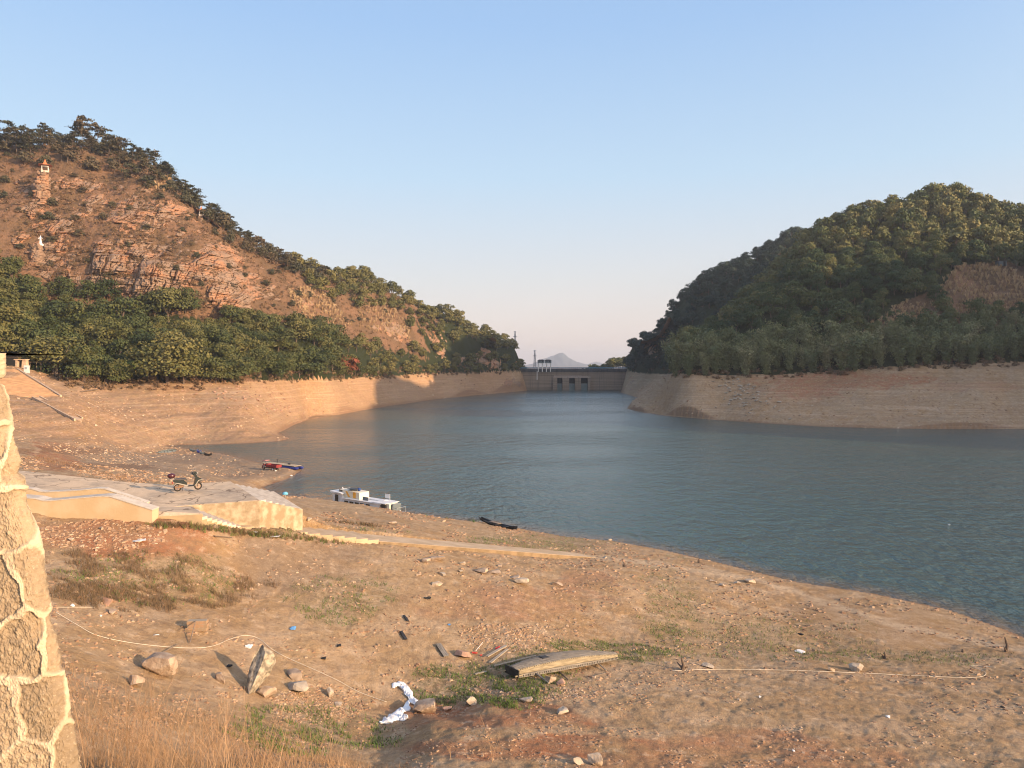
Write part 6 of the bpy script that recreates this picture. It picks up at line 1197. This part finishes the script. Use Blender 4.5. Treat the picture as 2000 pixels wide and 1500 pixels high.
# hoses
def hose(label, pts, r=.0095):
    P = []
    for i in range(len(pts)-1):
        for t in np.linspace(0, 1, 7)[:-1]:
            p0, p1, p2, p3 = pts[max(i-1, 0)], pts[i], pts[i+1], pts[min(i+2, len(pts)-1)]
            f = [.5*((2*p1[k])+(-p0[k]+p2[k])*t+(2*p0[k]-5*p1[k]+4*p2[k]-p3[k])*t*t+(-p0[k]+3*p1[k]-3*p2[k]+p3[k])*t**3) for k in (0, 1)]; P.append(f)
    P.append(pts[-1]); W3 = [hit(*q) for q in P]; W3 = [w+Vector((0, 0, r+.012)) for w in W3 if not math.isnan(w.y)]; c = W3[0].copy(); mb = MB(); mb.tube([tuple(w-c) for w in W3], r, 6); o = mb.build("hose", M['hosew'], smooth=True); o.location = c; return tag(o, label, "hose")
M['hosew'] = mat("white_hose", (.62, .55, .44), rough=.6)
hose("white hose curving past the foot of the upright slab on the near left slope", [(108, 1196), (150, 1221), (190, 1242), (260, 1257), (350, 1266), (410, 1264), (450, 1249), (478, 1242), (505, 1248), (530, 1268), (560, 1285), (610, 1307), (660, 1330), (700, 1352), (755, 1372)])
hose("short straight white hose end beside the pinkish block at left", [(106, 1187), (140, 1187), (186, 1187)])
hose("long white hose stretched across the right-hand flat, hooked at its end", [(1312, 1311), (1400, 1308), (1500, 1309), (1600, 1312), (1700, 1316), (1800, 1321), (1880, 1324), (1918, 1322), (1925, 1314), (1905, 1305), (1900, 1301), (1945, 1304)], .011)
# crumpled white plastic sheeting
def cloth(name, label, path, widths, seed, m):
    R = np.random.default_rng(seed); N = 70; K = 26; pts = [hit(*q) for q in path]; c = pts[0].copy(); V = []
    tt = np.linspace(0, len(pts)-1, N); w = np.interp(tt, range(len(widths)), widths)
    P = np.array([[np.interp(t, range(len(pts)), [p[k] for p in pts]) for k in range(3)] for t in tt]); Tn = np.gradient(P, axis=0); Tn /= np.linalg.norm(Tn, axis=1, keepdims=True)
    for i in range(N):
        sd = np.array([-Tn[i][1], Tn[i][0], 0]); sd /= max(np.linalg.norm(sd), 1e-5)
        for k in range(K):
            a = 2*math.pi*k/K; e = 1+.5*float(fbm(np.array([i*.16+seed]), np.array([math.sin(a)*1.4+k*.02]), 3, seed)[0]); hh = max(math.sin(a), -.15)*w[i]*.55*e*(1+.35*math.sin(i*.55+seed)); q = P[i]+sd*math.cos(a)*w[i]*e; V.append((q[0]-c.x, q[1]-c.y, q[2]-c.z+hh+.03+.05*float(fbm(np.array([i*.5]), np.array([k*.6]), 2, seed+3)[0])))
    Fc = [(i*K+k, i*K+(k+1) % K, (i+1)*K+(k+1) % K, (i+1)*K+k) for i in range(N-1) for k in range(K)]+[tuple(range(K-1, -1, -1)), tuple((N-1)*K+k for k in range(K))]
    o = mesh_obj(name, V, Fc, m, smooth=True); o.location = c; return tag(o, label, "plastic sheet")
M['sheet'] = mat("white_plastic_sheet", (.74, .75, .76), rough=.45, spec=.4, bump=.6, bscale=10)
cloth("plastic_sheet", "upper twist of crumpled white plastic sheeting in the green hollow", [(768, 1345), (772, 1338), (784, 1338), (796, 1352), (803, 1366), (815, 1376), (829, 1380)], [.06, .14, .16, .17, .15, .13, .05], 3, M['sheet'])
cloth("plastic_sheet", "lower heap of crumpled white plastic sheeting at the hollow's edge", [(797, 1372), (792, 1388), (780, 1392), (770, 1404), (756, 1412), (742, 1414)], [.07, .16, .2, .24, .22, .06], 8, M['sheet']); cloth("plastic_sheet", "white plastic bulge spreading right of the lower heap", [(776, 1400), (788, 1404), (797, 1402)], [.08, .2, .08], 12, M['sheet'])
# litter
M['litw'] = mat("white_litter", (.72, .70, .66), rough=.6); M['litb'] = mat("blue_litter", (.10, .26, .50)); M['litr'] = mat("red_litter", (.55, .06, .05)); M['litk'] = mat("black_litter", (.02, .02, .022))
LT = [(305, 1241, 10, 'litw', "crumpled white cup on the near left slope"), (335, 1286, 9, 'litw', "small upright white scrap below the crossing stick"), (141, 1184, 11, 'litw', "white scrap lying on the short hose end"), (197, 1204, 10, 'litw', "bluish white scrap below the pinkish block"), (573, 1229, 16, 'litb', "crumpled blue bag on the middle left slope"), (488, 1265, 18, 'litw', "whitish rag left of the top of the upright slab"),
      (927, 1276, 11, 'litr', "red plastic scoop near the loose planks"), (974, 1267, 13, 'litr', "red plastic scrap behind the loose planks"), (940, 1280, 7, 'litr', "little red scrap between the scoop and the planks"), (534, 1048, 22, 'litw', "white foam lump in the weeds below the stepped path"), (500, 1041, 9, 'litw', "small white scrap left of the foam lump by the path"), (1565, 1274, 26, 'litw', "pale flattened sack on the right-hand flat"), (1563, 1240, 12, 'litk', "dark scrap above the pale flattened sack"), (1734, 1401, 11, 'litw', "bright white chip on the near right ground"),
      (1550, 1468, 8, 'litw', "white chip near the bottom of the right ground"), (1484, 1362, 8, 'litw', "white chip in the middle of the near right ground"), (662, 1263, 16, 'litk', "black rag on the slope right of the slab"), (632, 1287, 14, 'litk', "black scrap on the slope below the black rag"), (1065, 1012, 0, 'litw', ""), (836, 1170, 16, 'litk', "black crumpled bag high on the middle slope"), (878, 1220, 9, 'litb', "faded blue scrap on the middle slope"), (446, 1303, 14, 'litk', "black scrap left of the upright slab"), (1958, 1382, 10, 'litk', "dark lump at the far right of the near ground"), (538, 920, 5, 'litw', "white scrap on the tip of the spit below the cart"), (569, 930, 7, 'litw', "white scrap floating beside the spit"), (1853, 1025, 5, 'litw', "tiny white float out on the dark water at right"), (272, 1056, 34, 'litw', "spill of pale lime on the red soil under the parapet")]
for px, py, w, m, lb in LT:
    if not lb: continue
    p = hit(px, py)
    if py < 1030 and px > 565: Y = H*F/(py-YH); p = Vector(((px-CX)/F*Y, Y, 0.0))
    s = p.y/F*w/2; V, Fc = rock_mesh(int(px+py), 1, .55, 1.6); fl = .18 if w > 20 else .75; o = mesh_obj("scrap", V*np.array([s, s*.8, s*fl]), Fc, M[m]); o.location = (p.x, p.y, p.z+s*fl*.3); o.rotation_euler.z = px; tag(o, lb, "scrap")
stick("stick", "white rod of the red scoop by the planks", (929, 1274), (943, 1259), .012, M['litw'], "stick", (.06, .12))
# brick-faced block
p = hit(386, 1231); s = p.y/F; o = empty("brick_block", (p.x, p.y, p.z), .1); tag(o, "oblong lump of old brickwork half sunk in the grass on the near left slope", "brick block")
mb = MB()
for r_i in range(3):
    for k in range(5): mb.box(((k-2)*s*7.6+(s*2 if r_i % 2 else 0), 0, -.02+s*3.5+r_i*s*7), (s*7, s*14, s*6.4), bev=.01)
mb.build("bricks", mat("old_brick", (.36, .22, .13), noise=(5, (.26, .2, .13), .8)), o); mb = MB(); mb.box((0, 0, s*10), (s*36, s*13, s*20)); mb.build("mortar", mat("old_mortar", (.32, .26, .19)), o)
p = hit(285, 775); 
stick("driftwood_log", "grey driftwood branch on the far bank below the reddish scrub", (158, 766), (190, 762), .16, M['bark'], "log", (.1, .2))

# ------------------------------------------------------------------ rough masonry pier at the left edge
YW = 3.0
def pxz(px, py, Y=YW): return (px-CX)/F*Y, H-(py-YH)/F*Y
edge_px = [(16, 686), (15, 730), (10, 745), (22, 775), (30, 830), (40, 870), (52, 900), (45, 925), (58, 935), (62, 980), (75, 1015), (88, 1060), (95, 1120), (103, 1165), (108, 1210), (120, 1240), (127, 1280), (130, 1310), (142, 1350), (146, 1400), (155, 1430), (163, 1480), (168, 1520), (195, 1800)]
ey = np.array([e[1] for e in edge_px], float); ex = np.array([e[0] for e in edge_px], float)
Rw = np.random.default_rng(17)
# stones as a jittered lattice of cells in wall units of 1 px at the face
seeds = []
for j in range(-1, 12):
    for i in range(-6, 5):
        seeds.append((i*96+(j % 2)*48+Rw.uniform(-40, 40), 690+j*112+Rw.uniform(-46, 46)))
seeds = np.array(seeds); scol = Rw.uniform(0, 1, len(seeds)); sdep = Rw.uniform(-1, 1, len(seeds)); smod = (Rw.uniform(0, 1, len(seeds)) < .10)*.8
nu, nv = 330, 620; vv = np.linspace(690, 1800, nv); uu = np.concatenate([np.linspace(-420, -30, 60)[:-1], np.linspace(-30, 200, nu)])
# columns run from deep left to the right-hand edge, then round the corner and back
uarc = np.concatenate([np.linspace(-420, -60, 40)[:-1], np.linspace(-60, 0, 150)])      # distance left of the silhouette edge
ndep = 90; dep = np.linspace(0, .75, ndep)
U = []; DP = []
for a in uarc: U.append(a); DP.append(0)
Ucols = [(a, 0.0) for a in np.concatenate([np.linspace(-480, -200, 30)[:-1], np.linspace(-200, 0, 260)])]+[(0.0, d) for d in dep[1:]]
cu_ = np.array([c[0] for c in Ucols]); cd_ = np.array([c[1] for c in Ucols]); CU, VV = np.meshgrid(cu_, vv); CD, _ = np.meshgrid(cd_, vv)
EX = np.interp(VV, ey, ex); sm_ = np.interp(VV, [686, 1800], [12, 200])
SU = EX+CU+CD*430; 
wx_ = SU+16*fbm(SU/50, VV/50, 4, 5); wy_ = VV+16*fbm(SU/50+9, VV/50, 4, 6)
d1 = np.full(SU.shape, 1e9); d2 = d1.copy(); k1 = np.zeros(SU.shape, int)
for k, (a, b_) in enumerate(seeds):
    d = np.hypot((wx_-a)*1.0, (wy_-b_)*.92); m1 = d < d1; d2 = np.where(m1, d1, np.minimum(d2, d)); k1 = np.where(m1, k, k1); d1 = np.where(m1, d, d1)
gap = d2-d1+2.5*fbm(SU/7, VV/7, 3, 8); mort = 1-smooth01(6, 12, gap)
rough = fbm(SU/9, VV/9, 5, 12, .62); fine_ = fbm(SU/2.6, VV/2.6, 3, 14)
hgt = .007*mort*(1+.5*fbm(SU/12, VV/12, 3, 2))+(1-mort)*(.007*sdep[k1]+.009*rough+.004*fine_-.003)+.004*fine_*mort
capz = VV < 742; hgt = np.where(capz, .010*rough+.004*fine_+.006, hgt); mort = np.where(capz, .75, mort)
hgt -= .03*np.exp(-((VV-744)/5)**2)
# face plane leans back a little; the corner is rounded
rc_ = .07; s_arc = (CU/F*YW)+CD      # arc length, 0 at the corner
ang = np.clip((s_arc+rc_)/(2*rc_), 0, 1)*math.pi/2*.97
lean = (H-(VV-YH)/F*YW-16.0)*.06; X0 = (EX-CX)/F*(YW+rc_*1.0+lean); bx = np.where(s_arc < -rc_, s_arc+rc_-rc_*1.0, np.where(s_arc > rc_, -(s_arc-rc_)*.9, -rc_+rc_*np.sin(ang))); by = np.where(s_arc < -rc_, 0, np.where(s_arc > rc_, rc_+(s_arc-rc_), rc_-rc_*np.cos(ang)))
NX = np.sin(ang)*(s_arc > -rc_); NY = -np.cos(np.where(s_arc > -rc_, ang, 0)); Zw = H-(VV-YH)/F*(YW+rc_+lean)

Xw = X0+bx+NX*hgt-.012; Yw = YW+by+lean+NY*hgt-CU*-.00035
idx = np.arange(Xw.size).reshape(Xw.shape); f = np.stack([idx[1:, :-1].ravel(), idx[1:, 1:].ravel(), idx[:-1, 1:].ravel(), idx[:-1, :-1].ravel()], 1)
V = np.stack([Xw.ravel(), Yw.ravel(), Zw.ravel()], 1)
# close the top and back with one more row
topc = np.stack([Xw[0], Yw[0], Zw[0]], 1); cen = topc.mean(0); nV = len(V); back = topc.copy(); back[:, 1] = topc[:, 1].max()+.02; back[:, 0] = np.minimum(back[:, 0], topc[:, 0]); V = np.concatenate([V, back]); nc = Xw.shape[1]
ft = np.stack([idx[0, :-1], idx[0, 1:], nV+1+np.arange(nc-1), nV+np.arange(nc-1)], 1)
g = NG("rubble_masonry", .92, .12); mo = g.attr("mort"); co = g.attr("col"); fn = g.noise(26, 8, .7); f2 = g.noise(90, 5, .7); md = g.noise(7, 6)
st_ = g.mix(co, (.26, .195, .125), (.42, .32, .21)); st_ = g.mix(g.attr("rust"), st_, (.30, .16, .09)); st_ = g.mix(g.rng(fn, .50, .68, 0, .6), st_, (.17, .13, .09)); st_ = g.mix(g.rng(f2, .56, .68, 0, .7), st_, (.48, .40, .28))
mc = g.mix(g.rng(md, .4, .65), (.58, .47, .33), (.46, .36, .24)); mc = g.mix(g.rng(fn, .6, .72, 0, .6), mc, (.26, .19, .12))
g.bump(g.math('ADD', fn, g.math('MULTIPLY', f2, .5)), .7, .012); M['masonry'] = g.out(g.mix(mo, st_, mc))
att = lambda a: np.concatenate([a.ravel(), a[0]])
pier = mesh_obj("masonry_pier", V, np.concatenate([f, ft]), M['masonry'], smooth=True, attrs=dict(mort=att(mort), col=att(np.clip(scol[k1]+.25*rough, 0, 1)), rust=att(smod[k1]*(1-mort)))); tag(pier, "sloping rubble stone pier with raised pale mortar joints at the left edge of the view", "stone pier")

# ------------------------------------------------------------------ grasses
def blades(spots, hs, seed, lean=.5, wd=.006, seg=3):
    """curved tapering blades, one strip each"""
    R = np.random.default_rng(seed); n = len(spots); a = R.uniform(0, 6.28, n); le = R.uniform(.05, lean, n)*hs; wv = wd*R.uniform(.6, 1.3, n); fa = R.uniform(0, 6.28, n)
    rows_ = []
    for i in range(seg+1):
        t = i/seg; c = spots+np.stack([np.cos(a)*le*t**1.8, np.sin(a)*le*t**1.8, hs*(t-.12*t*t)], 1); w = wv*(1-t*.88); s = np.stack([np.cos(fa)*w, np.sin(fa)*w, 0*w], 1); rows_ += [c-s, c+s]
    V = np.stack(rows_, 1); k = (seg+1)*2; f = np.concatenate([np.array([[2*i, 2*i+1, 2*i+3, 2*i+2]]) for i in range(seg)])[None]+(np.arange(n)*k)[:, None, None]
    return V.reshape(-1, 3), f.reshape(-1, 4), np.repeat(R.uniform(0, 1, n), k)
def gr_at(P): return bil(green, th, np.log(rr), np.arctan2(P[:, 0], P[:, 1]), np.log(np.hypot(P[:, 0], P[:, 1])))
P, px_, py_, r_ = ground_spots(420000, 22, 80, -36, 36, lambda px, py, x, y, z: ondeck(x, y) & (py > 1030) & ((vnoise(x/.55, y/.55, 5)) > .45), 301, 0)
gg = gr_at(P); R3 = np.random.default_rng(12); k = R3.uniform(0, 1, len(P)) < gg**1.2*1.1; P, r_ = P[k], r_[k]
V, Fq, T = blades(P, R3.uniform(.06, .20, len(P)), 13, .9, .015, 2)
tag(mesh_obj("grass", V, Fq, M['grass'], attrs=dict(tint=T*.8)), "low green grass and weeds in the hollow and patches on the slope", kind="stuff"); print("grass", len(P))
# weeds along the stepped path and the shore
def band(pts, n, sp_, seed, h0, h1, m, name, label, per=7):
    R = np.random.default_rng(seed); t = R.uniform(0, len(pts)-1, n); X = np.interp(t, range(len(pts)), [p[0] for p in pts])+R.normal(size=n)*sp_*2; Y = np.interp(t, range(len(pts)), [p[1] for p in pts])+R.normal(size=n)*sp_*.5
    yy = hitv(X, Y); k = ~np.isnan(yy); X, yy = X[k], yy[k]; x = (X-CX)/F*yy; B = np.repeat(np.stack([x, yy, zat(x, yy)], 1), per, 0); B[:, :2] += R.normal(size=(len(B), 2))*.07; V, Fq, T = blades(B, R.uniform(h0, h1, len(B)), seed+1, .7, .014, 2)
    tag(mesh_obj(name, V, Fq, M[m], attrs=dict(tint=T)), label, kind="stuff")
band([(300, 1026), (380, 1030), (470, 1042), (560, 1050), (680, 1060)], 230, 5, 401, 
     .08, .34, 'scrub', "weeds", "dark dry weeds along the foot of the steps and stepped path", 9)
band([(300, 1026), (380, 1030), (470, 1042), (560, 1050), (680, 1060)], 130, 5, 411, .12, .35, 'grass', "weeds", "green weeds along the foot of the steps and stepped path", 8)
band([(640, 1018), (700, 1024), (740, 1030)], 60, 2, 403, .15, .35, 'scrub', "weeds", "row of small dark weeds on the far edge of the path", 8); band([(820, 1003), (860, 1008), (900, 1014), (940, 1020)], 70, 2.5, 404, .15, .4, 'grass', "weeds", "green tufts on the brow of the bank left of the skiff", 10); band([(60, 893), (120, 905), (200, 925), (260, 940)], 160, 4, 405, .15, .4, 'scrub', "weeds", "dark weeds in the gully behind the landing", 6)
# brown grass patches on the left slope
P, px_, py_, r_ = ground_spots(260000, 22, 42, -36, 4, lambda px, py, x, y, z: (((px-300)/230)**2+((py-1130)/62)**2 < 1.2) & (vnoise(x/.9, y/.9, 15)+.5*vnoise(x/.25, y/.25, 16) > .80) & (py > 1040), 305, 0)
V, Fq, T = blades(P[:9000], np.random.default_rng(3).uniform(.10, .34, min(9000, len(P))), 17, .8, .008, 2); tag(mesh_obj("dry_grass", V, Fq, M['scrub'], attrs=dict(tint=T*.9)), "thin brown grass on the left slope below the parapet", kind="stuff")
# tall tawny grass on the bank right in front of the camera
R2 = np.random.default_rng(21); n = 750; u = R2.uniform(110, 720, n)**1.0; Yd = R2.uniform(7.5, 17, n); X = (u-CX)/F*Yd; P = np.stack([X, Yd, zat(X, Yd)], 1)
topy = YH-((P[:, 2]+.9)-H)/Yd*F; lim_ = np.interp(u, [110, 200, 300, 420, 520, 620, 720], [1370, 1330, 1340, 1370, 1400, 1440, 1500]); hh = np.clip((H-(lim_+R2.uniform(-20, 130, n)-YH)/F*Yd)-P[:, 2], .25, 1.6)
g_ = Geo()
def stems(P, hh, seed, rad=.0035, br=5):
    R = np.random.default_rng(seed); Vs = []; Fs = []; Ts = []; nb = 0
    for i in range(len(P)):
        a = R.uniform(0, 6.28); ln = hh[i]*R.uniform(.1, .55); h = hh[i]; ti = R.uniform(0, .9)
        pts = [P[i]+np.array([math.cos(a)*ln*t**1.7, math.sin(a)*ln*t**1.7, h*t]) for t in (0, .25, .5, .75, 1)]
        segs = [(pts, rad*R.uniform(.6, 1.5))]
        for b_ in range(R.integers(2, br+1)):
            t = R.uniform(.3, .95); k = min(int(t*4), 3); q = pts[k]+(pts[k+1]-pts[k])*(t*4-k); a2 = R.uniform(0, 6.28); l2 = h*R.uniform(.12, .35); segs.append(([q, q+np.array([math.cos(a2)*l2*.45, math.sin(a2)*l2*.45, l2*.5]), q+np.array([math.cos(a2)*l2, math.sin(a2)*l2, l2*R.uniform(.2, .9)])], rad*.55))
        for ps, r in segs:
            m = len(ps); V = []
            for j, p in enumerate(ps):
                rj = r*(1-.6*j/(m-1)); V += [p+np.array([rj, 0, 0]), p+np.array([-rj*.5, rj*.87, 0]), p+np.array([-rj*.5, -rj*.87, 0])]
            f = [(j*3+c, j*3+(c+1) % 3, j*3+3+(c+1) % 3, j*3+3+c) for j in range(m-1) for c in range(3)]; Vs += V; Fs += [(a_+nb, b2+nb, c2+nb, d2_+nb) for a_, b2, c2, d2_ in f]; nb += len(V); Ts += [ti]*len(V)
    return np.array(Vs), np.array(Fs), np.array(Ts)
V, Fq, T = stems(P, hh, 22); tag(mesh_obj("tall_dry_grass", V, Fq, M['drygrass'], attrs=dict(tint=T)), "tangle of tall orange-brown dry grass stems at the bottom left", kind="stuff")
n = 9000; u = R2.uniform(100, 800, n); Yd = R2.uniform(9, 24, n); X = (u-CX)/F*Yd; P = np.stack([X, Yd, zat(X, Yd)], 1); k = (fbm(X/1.1, Yd/1.1, 3, 9) > -.25); P = P[k]
V, Fq, T = blades(P, R2.uniform(.08, .38, len(P)), 23, .9, .006, 3); tag(mesh_obj("dry_grass", V, Fq, M['drygrass'], attrs=dict(tint=T*.7)), "short straw-coloured grass under the tall dry stems", kind="stuff")
def plant_stem(px, py, h, label, seed):
    p = hit(px, py); V, Fq, T = stems(np.array([[0, 0, 0.]]*3), np.array([h, h*.8, h*.6]), seed, .007, 5); o = mesh_obj("dead_stalk", V, Fq, M['drygrass'], attrs=dict(tint=T)); o.location = p; tag(o, label, "dead plant")
plant_stem(962, 1490, 1.4, "tall thin forked dead stalk rising in front of the reddish ground", 61); plant_stem(880, 1480, .5, "short dead stalk left of the tall forked one", 62)

# ------------------------------------------------------------------ evening haze over the whole valley
HZ = bpy.data.materials.new("haze"); HZ.use_nodes = True; nt = HZ.node_tree; nt.nodes.remove(nt.nodes["Principled BSDF"]); pv = nt.nodes.new("ShaderNodeVolumePrincipled"); pv.inputs["Color"].default_value = (.80, .86, .95, 1); pv.inputs["Density"].default_value = HAZE_D; pv.inputs["Anisotropy"].default_value = .2
nt.links.new(pv.outputs[0], nt.nodes["Material Output"].inputs["Volume"])
mb = MB(); mb.box((0, 2500, 60), (16000, 14000, 220)); hz_ = mb.build("haze", HZ); tag(hz_, "thin bluish evening haze filling the valley", kind="stuff")
